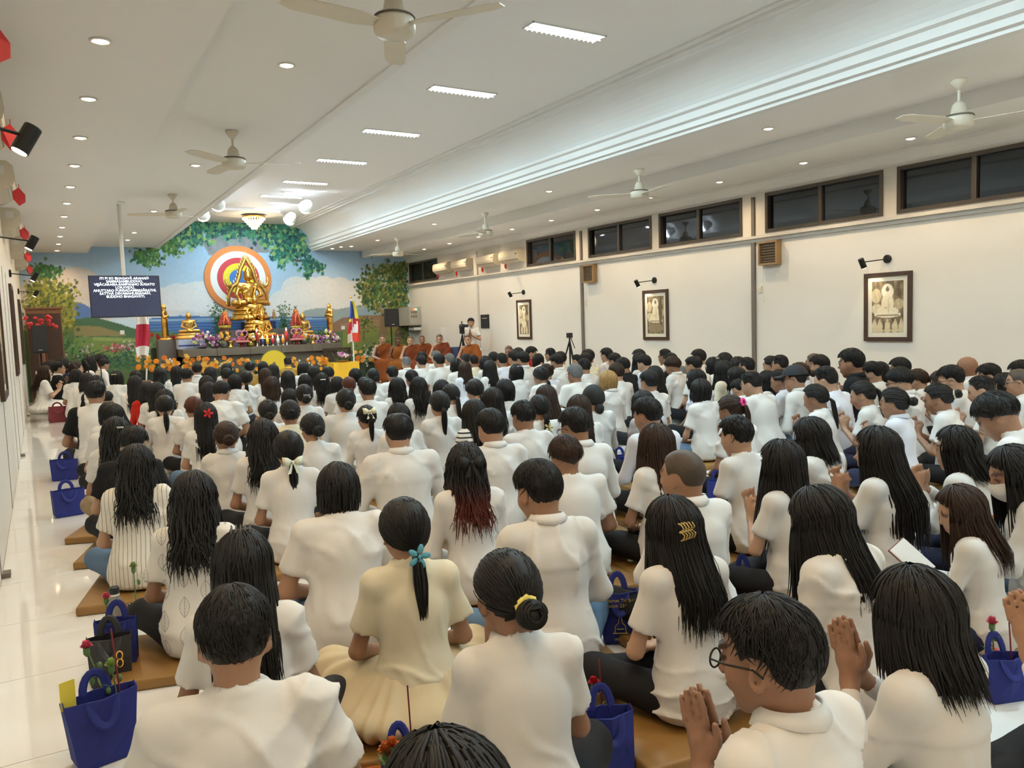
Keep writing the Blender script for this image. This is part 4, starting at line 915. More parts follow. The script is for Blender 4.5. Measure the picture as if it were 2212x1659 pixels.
seated_statue(568, 733, 665, 19.95, 'calm', 'gold', [(.05, 1.0)], 'foremost golden seated Buddha behind the candles', 52)
seated_statue(410, 733, 670, 20.3, 'calm', 'oldgold', [(.10, 1.0), (.05, .9)], 'bronze seated Buddha at the left end of the altar', 62)
seated_statue(656, 727, 672, 20.4, 'calm', 'oldgold', [(.06, 1.0)], 'bronze seated Buddha at the right end of the altar', 54, rz_=R(-25))
def standing_statue(u, vb, vt, y, rz_, label):
    b = at(u, vb, y=y); H_ = at(u, vt, y=y).z - b.z; F = Field((-.3, -.3, -.02), (.3, .3, 1.05), .012)
    F.cone((0, 0, .03), (0, 0, .50), .115, .10, .04, sq=(1, 1.3, 1)); F.cone((0, 0, .45), (0, 0, .74), .11, .12, .05, sq=(1, 1.4, 1)); F.cone((-.10, 0, .76), (.10, 0, .76), .045, .045, .04)
    for s_ in (-1, 1): F.cone((s_ * .13, 0, .76), (s_ * .15, -.03, .60), .036, .03, .02); F.cone((s_ * .15, -.03, .60), (s_ * .03, -.12, .66), .03, .022, .02); F.cone((s_ * .05, 0, .06), (s_ * .05, -.09, .02), .035, .02, .02)
    F.cone((0, 0, .78), (0, 0, .84), .04, .036, .02); F.ell((0, 0, .905), (.06, .068, .078), .02); F.ell((0, .005, .985), (.028, .03, .025), .02); F.ell((0, -.062, .895), (.010, .018, .018), .01)
    F.cone((.10, -.06, .76), (-.08, -.09, .56), .014, .012, .01)
    V, Fc = F.mesh(); o = empty('buddha_statue', b, rz_, label, 'statue'); f = part_obj('figure', np_mesh('figure', V, Fc, None, M['gold']), o); f.scale = (H_ * .98,) * 3; f.location = (0, 0, .05)
    MB().lathe([(.16, 0), (.17, .015), (.15, .03), (.15, .05)], 20).build('plinth', M['oldgold'], o, smooth=True)
standing_statue(358, 735, 660, 20.6, R(70), 'golden standing Buddha in profile left of the altar')
standing_statue(714, 728, 658, 20.4, R(-70), 'golden standing Buddha in profile at the right of the altar')
MB().box(-.2, .2, -.2, .2, 0, at(358, 735, y=20.6).z).build('pedestal', M['stone2'], bevel=.01, loc=(at(358, 735, y=20.6).x, 20.6, 0)); tag(bpy.data.objects['pedestal'], 'plain stone pedestal under the left standing Buddha', 'pedestal')
pl = empty('cloth_plinth', (at(410, 735, y=20.3).x, 20.3, AZ), 0, 'pale striped cloth-covered block under the left bronze Buddha', 'plinth')
zz = at(410, 733, y=20.3).z - AZ
if zz > .03: MB().box(-.30, .30, -.28, .28, 0.002, zz).build('cover', mat('striped_cloth', (.42, .48, .62), .8), pl, bevel=.01); MB().box(-.302, .302, -.282, -.28, zz * .3, zz * .45).build('stripe', mat('navy_stripe', (.03, .05, .2), .8), pl)
# ------------------------------------------------------------------ flowers
def gerbera_me(n=14, r=.05):
    g = MB()
    for ring, (rr_, z, m_) in enumerate(((r, .0, n), (r * .72, .006, n))):
        for k in range(m_):
            a = 2 * math.pi * (k + .5 * ring) / m_; ca, sa = math.cos(a), math.sin(a); w = rr_ * .2
            g.add([(0, 0, z), (rr_ * .6 * ca - w * sa, rr_ * .6 * sa + w * ca, z + .008), (rr_ * ca, rr_ * sa, z + .002), (rr_ * .6 * ca + w * sa, rr_ * .6 * sa - w * ca, z + .008)], [(0, 1, 2, 3)])
    return g.mesh('blossom')
def rose_me(r=.04):
    g = MB()
    for ring in range(4):
        m_ = 5; q = r * (1 - .22 * ring)
        for k in range(m_):
            a = 2 * math.pi * (k + .4 * ring) / m_; g.ball((q * .45 * math.cos(a), q * .45 * math.sin(a), .010 * ring), (q * .55, q * .55, q * .40), 6, 4)
    return g.mesh('blossom', True)
FLM = [gerbera_me(), rose_me(), gerbera_me(8, .035), rose_me(.026)]
for m_ in FLM: m_.materials.append(M['petal'])
def leafset(n, sx, sy, sz, seed, lo=.04, hi=.11):
    q = np.random.default_rng(seed); g = MB()
    for _ in range(n):
        c = Vector((q.uniform(-sx, sx), q.uniform(-sy, sy), q.uniform(0, sz))); L = q.uniform(lo, hi); a = q.uniform(0, 6.28); e = q.uniform(.2, 1.3); d = Vector((math.cos(a) * math.cos(e), math.sin(a) * math.cos(e), math.sin(e))); s_ = d.cross(Vector((0, 0, 1))).normalized() * L * .18; up = Vector((0, 0, .12 * L))
        g.add([c, c + d * L * .45 + s_ + up, c + d * L, c + d * L * .45 - s_ + up], [(0, 1, 2, 3)])
    return g
def blossom(parent, me, loc, colr, tilt=(0, 0, 0), sc_=1.0):
    o = bpy.data.objects.new('blossom', me); link(o, parent); o.location = loc; o.rotation_euler = tilt; o.scale = (sc_,) * 3; o.color = (*colr, 1); return o
ORNG = [(.80, .30, .02), (.85, .40, .04), (.80, .45, .08), (.75, .22, .02)]
def flower_bed(u0, u1, v, y, n, label, seed, white=.35, vspread=.16):
    a = at(u0, v, y=y); b = at(u1, v, y=y); w = b.x - a.x; q = random.Random(seed); zc = a.z
    t = empty('flower_bed', ((a.x + b.x) / 2, y, .0), 0, label, 'flowers')
    lf = leafset(int(170 * w), w / 2, .16, zc + .05, seed, .05, .14); lf.build('foliage', M['leaf'], t)['kind'] = 'stuff'
    MB().box(-w / 2, w / 2, -.14, .16, 0, zc - .16).build('trough', mat('dark_trough_%d' % seed, (.02, .035, .02), .8), t)
    for k in range(n):
        wh = q.random() < white
        x = q.uniform(-w / 2, w / 2); dz = q.uniform(-vspread, vspread)
        blossom(t, FLM[2] if wh else FLM[0], (x, -.17 - q.uniform(0, .06), zc + dz), (.78, .76, .68) if wh else q.choice(ORNG), (R(q.uniform(50, 100)), 0, R(q.uniform(-40, 40))), q.uniform(.8, 1.15) * (1.0 if wh else 1.35))
flower_bed(293, 336, 785, 19.2, 16, 'clump of orange gerberas beside the flag stand', 11, .1)
flower_bed(340, 430, 786, 19.15, 30, 'bed of orange gerberas below the left part of the altar', 12, .2)
flower_bed(432, 520, 790, 19.15, 34, 'bed of mixed gerberas below the middle of the altar', 13, .3)
flower_bed(522, 618, 788, 19.15, 34, 'bed of gerberas and white blooms left of the yellow fan', 14, .5)
flower_bed(626, 700, 786, 19.15, 28, 'bed of gerberas and white blooms right of the kneeling leader', 15, .45)
flower_bed(752, 785, 770, 19.3, 9, 'small clump of orange roses at the foot of the striped flag', 16, .1)
flower_bed(778, 808, 772, 21.4, 26, 'hedge of small white flowers at the foot of the mural', 17, .95, .25)
flower_bed(326, 392, 738, 20.9, 16, 'planter of red flowers below the left standing statue', 18, .1)
for o in list(COL.objects):
    if o.parent and o.parent.get('label') == 'planter of red flowers below the left standing statue' and o.name.startswith('blossom'): o.color = (.55, .02, .03, 1)
def bouquet(u, v, y, rx_, rz__, n, cols, label, seed, vase='trough'):
    p = at(u, v, y=y); q = random.Random(seed); t = empty('bouquet', (p.x, y, AZ + .001), 0, label, 'bouquet'); zc = max(p.z - AZ, .12)
    lf = leafset(70, rx_ * .9, .10, zc + rz__ * .6, seed, .05, .12); lf.build('foliage', M['leaf'], t)['kind'] = 'stuff'
    MB().lathe([(.07, 0), (.09, .04), (.10, max(zc - rz__, .05))], 14).build('vase', M['stone2'] if vase == 'trough' else M['gold'], t, smooth=True)
    for k in range(n):
        a = q.uniform(0, 6.28); rr_ = math.sqrt(q.random()); blossom(t, FLM[q.choice((1, 3, 1, 2))], (rx_ * rr_ * math.cos(a), -.10 - .06 * (1 - rr_), zc + rz__ * rr_ * math.sin(a)), q.choice(cols), (R(q.uniform(40, 100)), 0, R(q.uniform(-40, 40))), q.uniform(.9, 1.4))
PURP = [(.36, .10, .32), (.55, .30, .50), (.70, .62, .25), (.75, .72, .62), (.30, .06, .20)]
bouquet(437, 732, 19.85, .26, .20, 34, PURP, 'large purple and yellow bouquet at the left of the altar', 21)
bouquet(463, 733, 19.8, .15, .15, 20, PURP, 'smaller purple bouquet beside the large left one', 22)
bouquet(705, 728, 19.85, .22, .19, 32, PURP, 'large purple orchid bouquet at the right of the altar', 23)
bouquet(680, 733, 19.8, .14, .10, 18, PURP, 'low purple and cream bouquet beside the right orchids', 24)
bouquet(483, 726, 19.75, .11, .09, 14, ORNG + [(.78, .76, .68)], 'posy of orange roses between purple bouquet and wreath', 25)
bouquet(540, 728, 19.75, .12, .08, 14, ORNG + [(.78, .76, .68)], 'posy of orange roses in a golden bowl', 26, 'g')
bouquet(655, 727, 19.8, .12, .08, 12, ORNG + [(.78, .76, .68)], 'posy of orange roses right of the candles', 27)
def wreath(u, v, y, label):
    p = at(u, v, y=y); t = empty('heart_wreath', (p.x, y, AZ + .001), 0, label, 'wreath'); zc = p.z - AZ
    MB().lathe([(.09, 0), (.05, .02), (.04, .07), (.11, .10), (.15, .115)], 16).build('stand', mat('crimson_stand', (.25, .01, .02), .4), t, smooth=True)
    MB().box(-.17, .17, -.12, .12, .115, .16).build('tray', mat('pink_tray', (.62, .22, .20), .5), t, bevel=.01)
    for k in range(20):
        a = 2 * math.pi * k / 20; x = .0135 * 16 * math.sin(a) ** 3 * .62; z = (13 * math.cos(a) - 5 * math.cos(2 * a) - 2 * math.cos(3 * a) - math.cos(4 * a)) * .0078; blossom(t, FLM[3], (x, -.05, .30 + z), (.70, .30, .42), (R(80), 0, 0), 1.0)
    for k in range(8): blossom(t, FLM[1], (random.uniform(-.12, .12), -.08, .18 + random.uniform(0, .06)), (.65, .10, .16), (R(60), 0, 0), .9)
    blossom(t, FLM[1], (0, -.06, .29), ORNG[0], (R(85), 0, 0), 1.1)
wreath(522, 733, 19.72, 'pink heart-shaped flower wreath left of the candles'); wreath(640, 731, 19.72, 'pink heart-shaped flower wreath right of the candles')
def goblet(u, v, y, label):
    p = at(u, v, y=y); t = empty('flower_goblet', (p.x, y, AZ + .001), 0, label, 'flower bowl')
    MB().lathe([(.08, 0), (.085, .02), (.04, .05), (.05, .12), (.10, .16)], 16).build('goblet', M['gold'], t, smooth=True)
    for k in range(12): a = k * 2.4; blossom(t, FLM[3], (.10 * math.cos(a) * (k % 3) / 2, -.02 + .08 * math.sin(a) * (k % 3) / 2, .19), random.choice(PURP), (R(30), 0, 0), 1.3)
goblet(498, 738, 19.7, 'golden goblet of magenta flowers at the left of the altar'); goblet(676, 738, 19.7, 'golden goblet of flowers at the right of the altar')
# candles
CC = [('red', (.55, .02, .02)), ('blue', (.06, .06, .30)), ('yellow', (.80, .55, .03)), ('crimson', (.55, .02, .05)), ('white', (.85, .82, .75)), ('orange', (.85, .28, .03)), ('scarlet', (.60, .03, .02))]
for k, u in enumerate((557, 568, 578, 590, 601, 612, 621)):
    tall = k in (0, 6); p = at(u, 745, y=19.68); t = empty('candle', (p.x, 19.68 + (.05 if tall else 0), AZ + .001), 0, '%s %scandle burning on the altar' % (CC[k][0], 'tall ' if tall else ''), 'candle', 'candles on the altar')
    h_ = .30 if tall else .18
    MB().lathe([(.05, 0), (.05, .01), (.02, .02), (.02, .04 if not tall else .12), (.04, .05 if not tall else .13)], 12).build('holder', M['chrome'], t, smooth=True)
    z0 = .05 if not tall else .13
    MB().lathe([(.036, z0), (.036, z0 + h_ * .75)], 14).build('wax', mat('wax_' + CC[k][0], CC[k][1], .5, var=.05), t, smooth=True)
    MB().lathe([(.004, z0 + h_ * .75), (.014, z0 + h_ * .75 + .025), (.010, z0 + h_ * .75 + .05), (.001, z0 + h_ * .75 + .085)], 8).build('flame', M['em_flame'], t, smooth=True)
p = at(590, 725, y=19.85); tb = empty('offering_table', (p.x, 19.9, AZ + .001), 0, 'low red offering table behind the candles', 'table')
MB().box(-.40, .40, -.12, .12, .24, .27).build('tabletop', mat('red_lacquer', (.35, .03, .03), .3), tb, bevel=.005)
for sx in (-1, 1):
    for sy in (-1, 1): MB().box(sx * .36 - .02, sx * .36 + .02, sy * .09 - .02, sy * .09 + .02, 0, .24).build('leg', M['wood'], tb)
def tower(u, vb, vt, y, label):
    b = at(u, vb, y=y); H_ = at(u, vt, y=y).z - b.z; t = empty('offering_tower', (b.x, y, max(b.z, AZ + .001)), 0, label, 'offering')
    MB().lathe([(.15, 0), (.16, .03), (.10, .06), (.12, .13), (.15, .16)], 16).build('stand', M['wood'], t, smooth=True)
    MB().lathe([(.14, .16), (.15, .19), (.14, .22)], 16).build('fruit_ring', mat('yellow_fruit_' + str(u), (.60, .45, .06), .5), t)
    for k in range(6):
        r_ = .13 - .015 * k; z = .22 + k * (H_ - .42) / 6; g = MB()
        for j in range(10): a = j * .628 + k; g.ball((r_ * math.cos(a), r_ * math.sin(a), z + .03), .034, 6, 5)
        g.build('fruit_layer', M['fruit'], t, smooth=True)
    MB().lathe([(.05, H_ - .22), (.06, H_ - .14), (.045, H_ - .08)], 12).build('pineapple', mat('pineapple_%d' % u, (.30, .16, .03), .6), t, smooth=True)
    lf = MB()
    for j in range(10): a = j * .63; lf.add([(0, 0, H_ - .09), (.03 * math.cos(a + .3), .03 * math.sin(a + .3), H_ - .05), (.06 * math.cos(a), .06 * math.sin(a), H_ + .01), (.03 * math.cos(a - .3), .03 * math.sin(a - .3), H_ - .05)], [(0, 1, 2, 3)])
    lf.build('crown_leaves', M['leaf'], t)
    rb = MB()
    for s_ in (-1, 1): rb.tube([(0, -.06, H_ - .15), (s_ * .04, -.14, H_ - .3), (s_ * .07, -.17, .22)], [.02, .016, .012], 6)
    rb.ball((0, -.07, H_ - .15), (.06, .03, .035)); rb.build('ribbon', mat('orange_ribbon_%d' % u, (.80, .18, .04), .5), t, smooth=True)
M['fruit'] = mat('red_fruit', (.45, .06, .03), .4, var=.3, scale=12)
tower(487, 722, 665, 20.2, 'tiered red fruit offering with ribbon, left of the statues'); tower(641, 722, 660, 20.2, 'tiered red fruit offering with ribbon, right of the statues')
p = at(725, 735, y=19.9); MB().lathe([(.08, 0), (.12, .05), (.14, .10), (.11, .16), (.07, .18), (.08, .20)], 20).build('silver_bowl', M['chrome'], smooth=True, loc=(p.x, 19.9, AZ + .001)); tag(bpy.data.objects['silver_bowl'], 'round silver bowl at the right end of the altar', 'bowl')
def plant(u, vb, vt, y, label, seed):
    b = at(u, vb, y=y); H_ = at(u, vt, y=y).z - b.z; t = empty('potted_plant', (b.x, y, AZ + .001), 0, label, 'plant'); q = random.Random(seed)
    MB().lathe([(.10, 0), (.13, .16), (.14, .17)], 14).build('pot', M['stone2'], t, smooth=True); st = MB(); g = MB()
    for k in range(9):
        a = q.uniform(0, 6.28); top = Vector((.28 * math.cos(a) * q.random(), .1 * math.sin(a), (b.z - AZ) + H_ * q.uniform(.6, 1))); st.tube([(0, 0, .16), (top.x * .4, top.y * .4, top.z * .6), top], [.008, .006, .003], 5)
        for j in range(9):
            c = Vector((top.x, top.y, 0)) * (j / 9) + Vector((0, 0, .2 + (top.z - .2) * (j + 1) / 9)); d = Vector((q.uniform(-1, 1), q.uniform(-.5, .5), q.uniform(-.3, .5))).normalized() * q.uniform(.08, .14); s_ = d.cross(Vector((0, 1, .2))).normalized() * .012
            g.add([c, c + d * .5 + s_, c + d, c + d * .5 - s_], [(0, 1, 2, 3)])
    st.build('stem', M['leaf'], t); g.build('foliage', M['leaf'], t)['kind'] = 'stuff'
plant(472, 720, 660, 21.3, 'slender bamboo plant left of the great statue', 4); plant(614, 720, 658, 21.3, 'slender bamboo plant right of the great statue', 5)
# ------------------------------------------------------------------ flags, drum fan, low furniture before the altar
def flag(ub, vb, ut, vt, y, label, cloth):
    b = at(ub, vb, y=y); t_ = at(ut, vt, y=y); o = empty('flag', (b.x, y, 0), 0, label, 'flag'); top = Vector((t_.x - b.x, 0, t_.z))
    MB().tube([(0, 0, 0), tuple(top)], .018, 8).build('pole', M['fixture'], o); MB().lathe([(.16, 0), (.16, .04), (.05, .08), (.03, .20)], 14).build('base', M['wood'], o, smooth=True); MB().ball(tuple(top + Vector((0, 0, .03))), .03).build('finial', M['gold'], o, smooth=True)
    cloth(o, top)
def cloth_strips(o, rows, z0, z1, xw, name='cloth'):
    g = MB(); nr = 14; nc = 12
    def pos(i, j): v = i / nr; u = j / nc; return ((u - .42) * xw(v) + .02 * math.sin(v * 5), -.06 - .05 * math.sin(u * 9 + v * 2) , z0 + (z1 - z0) * v + .05 * math.sin(u * 3) * v)
    for i in range(nr):
        for j in range(nc):
            g.col(rows((i + .5) / nr, (j + .5) / nc)); g.add([pos(i, j), pos(i, j + 1), pos(i + 1, j + 1), pos(i + 1, j)], [(0, 1, 2, 3)])
    return g.build(name, M['vcol'], o, smooth=False)
def c1(o, top): cloth_strips(o, lambda v, u: (.75, .72, .68) if v < .32 or v > .78 else (.42, .02, .05), top.z - .05, top.z - 1.05, lambda v: .16 + .14 * math.sin(v * 2.6))
flag(310, 800, 321, 668, 19.0, 'red and white flag on a white pole left of the altar', c1)
def c2(o, top):
    def rows(v, u):
        if v < .45: return (.03, .06, .30) if u < .55 else (.78, .62, .04)
        if v < .52: return (.80, .66, .05) if u < .4 else (.45, .02, .03)
        if v < .78: return (.60, .02, .03) if (u - .5) * 2 + (v - .52) * 3 < .3 or u > .75 else (.78, .76, .72)
        return (.78, .76, .72) if u < .4 else (.70, .05, .02)
    cloth_strips(o, rows, top.z - .06, top.z - 1.12, lambda v: .10 + .26 * min(v * 1.5, 1))
flag(765, 790, 758, 645, 18.9, 'blue, yellow, red and white striped flag right of the altar', c2)
p = at(305, 805, y=18.8); st = empty('flag_stand', (p.x, 18.8, 0), 0, 'small wooden stand at the foot of the red and white flag', 'stand')
MB().box(-.18, .18, -.14, .14, .42, .46).build('top', M['wood'], st, bevel=.004)
for sx in (-1, 1):
    for sy in (-1, 1): MB().box(sx * .15 - .02, sx * .15 + .02, sy * .11 - .02, sy * .11 + .02, 0, .42).build('leg', M['wood'], st)
p = at(593, 800, y=18.4); fa = empty('ceremonial_fan', (p.x, 18.4, 0), 0, 'round yellow ceremonial fan standing before the altar', 'fan'); c = at(593, 785, y=18.4)
MB().lathe([(.30, -.012), (.31, 0), (.30, .012)], 36, frame((0, 0, c.z), (1, 0, 0), (0, 0, 1))).build('disc', mat('mustard_cloth', (.62, .42, .02), .7), fa, smooth=False); MB().tube([(.31 * math.cos(a), 0, c.z + .31 * math.sin(a)) for a in np.linspace(0, 2 * math.pi, 40)[:-1]], .012, 6, closed=True).build('rim', mat('green_rim', (.10, .12, .02), .5), fa)
MB().tube([(0, 0, 0), (0, 0, c.z - .25)], .015, 8).build('handle', M['wood'], fa); MB().lathe([(.04, 0), (.03, .02), (.001, .025)], 12, frame((0, -.012, c.z), (1, 0, 0), (0, 0, 1))).build('boss', M['wood'], fa)
# yellow draped table with orchids, carved bench behind it
p = at(747, 783, y=18.3); td = empty('draped_table', (p.x, 18.5, 0), 0, 'small table draped with bright yellow cloth before the bench', 'table'); zt_ = p.z
g = MB(); ws = at(774, 783, y=18.3).x - p.x; n = 20
ring = [(ws, -.25), (ws, .25), (-ws, .25), (-ws, -.25)]; pts = []
for k in range(4):
    a, b = ring[k], ring[(k + 1) % 4]
    for i in range(n): t = i / n; pts.append((a[0] + (b[0] - a[0]) * t, a[1] + (b[1] - a[1]) * t))
m_ = len(pts); vs = []
for zz_, e in ((zt_, 0), (zt_ - .01, .01), (zt_ * .5, .015), (.03, .02)):
    for i, (x, y) in enumerate(pts): w_ = 1 + e * (1 + 1.2 * math.sin(i * 1.3) * (zz_ < zt_ * .8)); vs.append((x * w_, y * w_, zz_))
g.add(vs, [(r_ * m_ + i, r_ * m_ + (i + 1) % m_, (r_ + 1) * m_ + (i + 1) % m_, (r_ + 1) * m_ + i) for r_ in range(3) for i in range(m_)] + [tuple(range(m_))]); g.build('tablecloth', mat('yellow_satin', (.75, .42, .02), .45, var=.1), td)
for sx in (-1, 1):
    for sy in (-1, 1): MB().box(sx * (ws - .04) - .015, sx * (ws - .04) + .015, sy * .2 - .015, sy * .2 + .015, 0, zt_ - .02).build('leg', M['wood'], td)
bq = empty('orchid_bouquet', (p.x, 18.5, zt_ + .002), 0, 'white and purple orchid bouquet on the yellow table', 'bouquet'); leafset(60, .2, .1, .14, 9, .06, .14).build('foliage', M['leaf'], bq)['kind'] = 'stuff'
MB().lathe([(.10, 0), (.14, .05)], 14).build('vase', M['oldwood'], bq)
for k in range(26): a = random.uniform(0, 6.28); q = random.random(); blossom(bq, FLM[random.choice((1, 2, 3))], (.22 * q * math.cos(a), -.08, .14 + .13 * q * abs(math.sin(a))), random.choice([(.75, .72, .66), (.55, .25, .45), (.35, .06, .18)]), (R(75), 0, R(random.uniform(-30, 30))), 1.2)
p0 = at(699, 755, y=19.2); p1 = at(758, 752, y=19.2); bn = empty('carved_bench', ((p0.x + p1.x) / 2, 19.2, 0), 0, 'dark carved wooden bench behind the yellow table', 'bench'); w2 = (p1.x - p0.x) / 2; zb = p0.z
for z_, d_ in ((zb - .03, .06), (zb - .30, .05)): MB().box(-w2, w2, .0, .05, z_, z_ + d_).build('back_rail', M['dkwood'], bn, bevel=.004)
for k in range(9): x = -w2 + .1 + k * (2 * w2 - .2) / 8; MB().lathe([(.015, zb - .25), (.022, zb - .15), (.012, zb - .03)], 8).build('spindle', M['dkwood'], bn, loc=(x, .025, 0))
MB().box(-w2, w2, -.42, .05, .38, .43).build('seat', M['dkwood'], bn, bevel=.004)
for sx in (-1, 1):
    for sy, zt2 in ((-.38, .55), (0, zb)): MB().box(sx * (w2 - .03) - .03, sx * (w2 - .03) + .03, sy - .0, sy + .05, 0, zt2).build('post', M['dkwood'], bn, bevel=.004)
# altar spotlights and chandelier
for k, (u, v, s_) in enumerate(((470, 438, 1), (437, 461, 1), (662, 444, -1), (628, 470, -1))):
    p = at(u, v, z=4.05) if s_ < 0 else at(u, v, z=3.98); lab = ('bright cool spotlight on the %s cove, %s' % ('left' if s_ > 0 else 'right', ('nearer', 'nearer the mural')[k % 2] if k % 2 else 'further from the mural'))
    t = empty('spotlight', p, 0, lab, 'spotlight', 'spotlights lighting the mural'); aim = Vector((4.7 - p.x, YB - p.y, 2.4 - p.z)); Mx = aim.to_track_quat('Z', 'Y').to_matrix().to_4x4()
    MB().lathe([(.07, -.14), (.10, -.10), (.13, .02), (.14, .05)], 16, Mx).build('housing', M['fixture'], t, smooth=True); MB().lathe([(.13, .045), (.12, .058), (.001, .062)], 16, Mx).build('lens', M['em_spot'], t)
    MB().tube([(0, 0, 0), (-s_ * .10, 0, .12)], .012, 6).build('bracket', M['fixture'], t)
    d = aim.normalized() * .08; spot('beam', tuple(d), tuple(aim), ALTAR_W, ALTAR_C, 95, .7, .06, t)
    t.children[-1].location = d
p = at(548, 470, z=4.22); ch = empty('chandelier', (p.x, p.y, Z_TOP), 0, 'lit crystal chandelier hanging before the painted tree', 'chandelier')
MB().lathe([(.07, 0), (.07, -.02), (.02, -.03), (.02, -.10)], 14).build('canopy', M['gold'], ch, smooth=True); MB().lathe([(.24, -.10), (.27, -.11), (.27, -.135), (.24, -.14)], 28).build('band', M['gold'], ch, smooth=True)
for k in range(5):
    r_ = .255 - .048 * k; g = MB(); nq = 26 - 4 * k
    for j in range(nq): a = 2 * math.pi * j / nq; g.ball((r_ * math.cos(a), r_ * math.sin(a), -.17 - .055 * k), (.018, .018, .032), 6, 4)
    g.build('crystal_tier', M['em_chand'], ch, smooth=True)
l = bpy.data.lights.new('glow', 'POINT'); l.energy = 25; l.color = (1, .8, .5); l.shadow_soft_size = .3; lo = bpy.data.objects.new('glow', l); lo.location = (0, 0, -.5); link(lo, ch)
# raised octagonal panel of the ceiling above the chandelier
g = MB(); pc = at(545, 450, z=Z_TOP)
g.lathe([(1.05, 0), (1.05, -.03), (.95, -.05), (.92, -.09), (.80, -.10), (.001, -.10)], 8, Matrix.Translation((pc.x, pc.y + .6, Z_TOP + .03)), 1.0, .8); tag(g.build('trim_30', M['ceil']), kind='structure')
# stone step in front of the altar
tag(MB().box(6.6, XR, 19.4, YB, 0, .10).build('floor_step', M['stone2'], bevel=.01), kind='structure')

# ================================================================== things on walls and ceiling
def text_mesh(txt, size, align='CENTER', extr=.001, bold=False):
    c = bpy.data.curves.new('txt', 'FONT'); c.body = txt; c.size = size; c.align_x = align; c.align_y = 'TOP'; c.extrude = extr; c.resolution_u = 2; c.offset = size * .012 if bold else 0
    o = bpy.data.objects.new('txt', c); COL.objects.link(o); dg = bpy.context.evaluated_depsgraph_get(); me = bpy.data.meshes.new_from_object(o.evaluated_get(dg)); bpy.data.objects.remove(o); return me
# ---- framed prints with picture lamps
SEP = [(.05, .035, .02), (.16, .11, .06), (.34, .26, .15), (.55, .44, .27), (.72, .62, .42), (.82, .76, .60)]
def print_mesh(w, h, kind, seed):
    """flat sepia print painted on a fine grid, in local x (right), z (up)"""
    nx, nz = int(w / .010), int(h / .010); X, Z = np.meshgrid(np.linspace(-w / 2, w / 2, nx), np.linspace(-h / 2, h / 2, nz)); q = np.random.default_rng(seed); u = X / w; v = Z / h
    nz_ = sum(np.sin(q.uniform(8, 40) * u * math.cos(a) + q.uniform(8, 40) * v * math.sin(a) + a * 7) for a in q.uniform(0, 6.28, 9)) / 4
    I = np.full(X.shape, 1.2) + .55 * nz_
    def E(cx, cz, a, b): return ((u - cx) / a) ** 2 + ((v - cz) / b) ** 2 < 1
    I[E(-.36, .22, .16, .14)] = 3.2; I[E(.36, .05, .16, .10)] = 2.6; I[E(-.34, -.04, .18, .10)] = 3.4; I += .25 * np.sin(40 * u + 9 * v)
    I[E(0, .30, .19, .145)] = 5.0
    if kind == 'thin':
        I[E(0, .08, .16, .22)] = 3.8; I[E(0, -.15, .26, .13)] = 3.9
        for s_ in (-1, 0, 1): I[E(s_ * .27, -.36, .10, .14)] = 3.6
    else:
        I[E(0, .06, .20, .19)] = 4.1; I[E(0, -.08, .36, .085)] = 4.2; I[E(0, -.15, .42, .06)] = 4.5; I[E(0, -.165, .38, .02)] = 1.8
        if kind == 'group':
            for c in (-.42, -.24, .0, .24, .44): I[E(c, -.38, .085, .10)] = 3.5; I[E(c, -.27, .035, .04)] = 3.0; I[E(c, -.46, .11, .05)] = 3.3
        else: I[E(.30, .10, .10, .34)] = .8; I[E(0, -.35, .46, .12)] = 1.6 + .0
    I[E(0, .28, .065, .075)] = 4.6; I[E(0, .335, .062, .035)] = 1.0; I[E(0, .375, .028, .022)] = 1.0
    I[E(.04, .02, .03, .16)] = 3.3; I[E(-.05, -.02, .06, .02)] = 3.0
    I += .2 * q.normal(0, 1, I.shape)
    t = np.clip(I, 0, 4.999); i = t.astype(int); f = (t - i)[..., None]; S_ = np.array(SEP); C = S_[i] * (1 - f) + S_[i + 1] * f
    V = np.stack([X.ravel(), np.zeros(X.size), Z.ravel()], 1); k = (np.arange(nz - 1)[:, None] * nx + np.arange(nx - 1)[None]).ravel(); F = np.stack([k, k + 1, k + nx + 1, k + nx], 1)
    return np_mesh('print', V, F, C.reshape(-1, 3), M['print'], smooth=False)
def picture(x, y, face, kind, label, w=.68, h=.91, zc=1.51):
    """face = +1: faces +x (left wall), -1: faces -x (right wall)"""
    t = empty('framed_picture', (x, y, zc), R(90) if face > 0 else R(-90), label, 'picture')   # local -y looks into the room
    f = MB(); b = .055; d = .035
    f.box(-w / 2, w / 2, -d, 0, h / 2 - b, h / 2).box(-w / 2, w / 2, -d, 0, -h / 2, -h / 2 + b).box(-w / 2, -w / 2 + b, -d, 0, -h / 2 + b, h / 2 - b).box(w / 2 - b, w / 2, -d, 0, -h / 2 + b, h / 2 - b)
    f.build('frame', M['dkwood'], t, bevel=.003); MB().box(-w / 2 + b, w / 2 - b, -.018, 0, -h / 2 + b, h / 2 - b).build('mount', mat('mount_card_%d' % int(y * 10 + face), (.72, .67, .55), .7, var=.02), t)
    me = print_mesh(w - 2 * b - .12, h - 2 * b - .12, kind, int(y)); o = bpy.data.objects.new('print', me); o.location = (0, -.0195, 0); link(o, t)
    return t
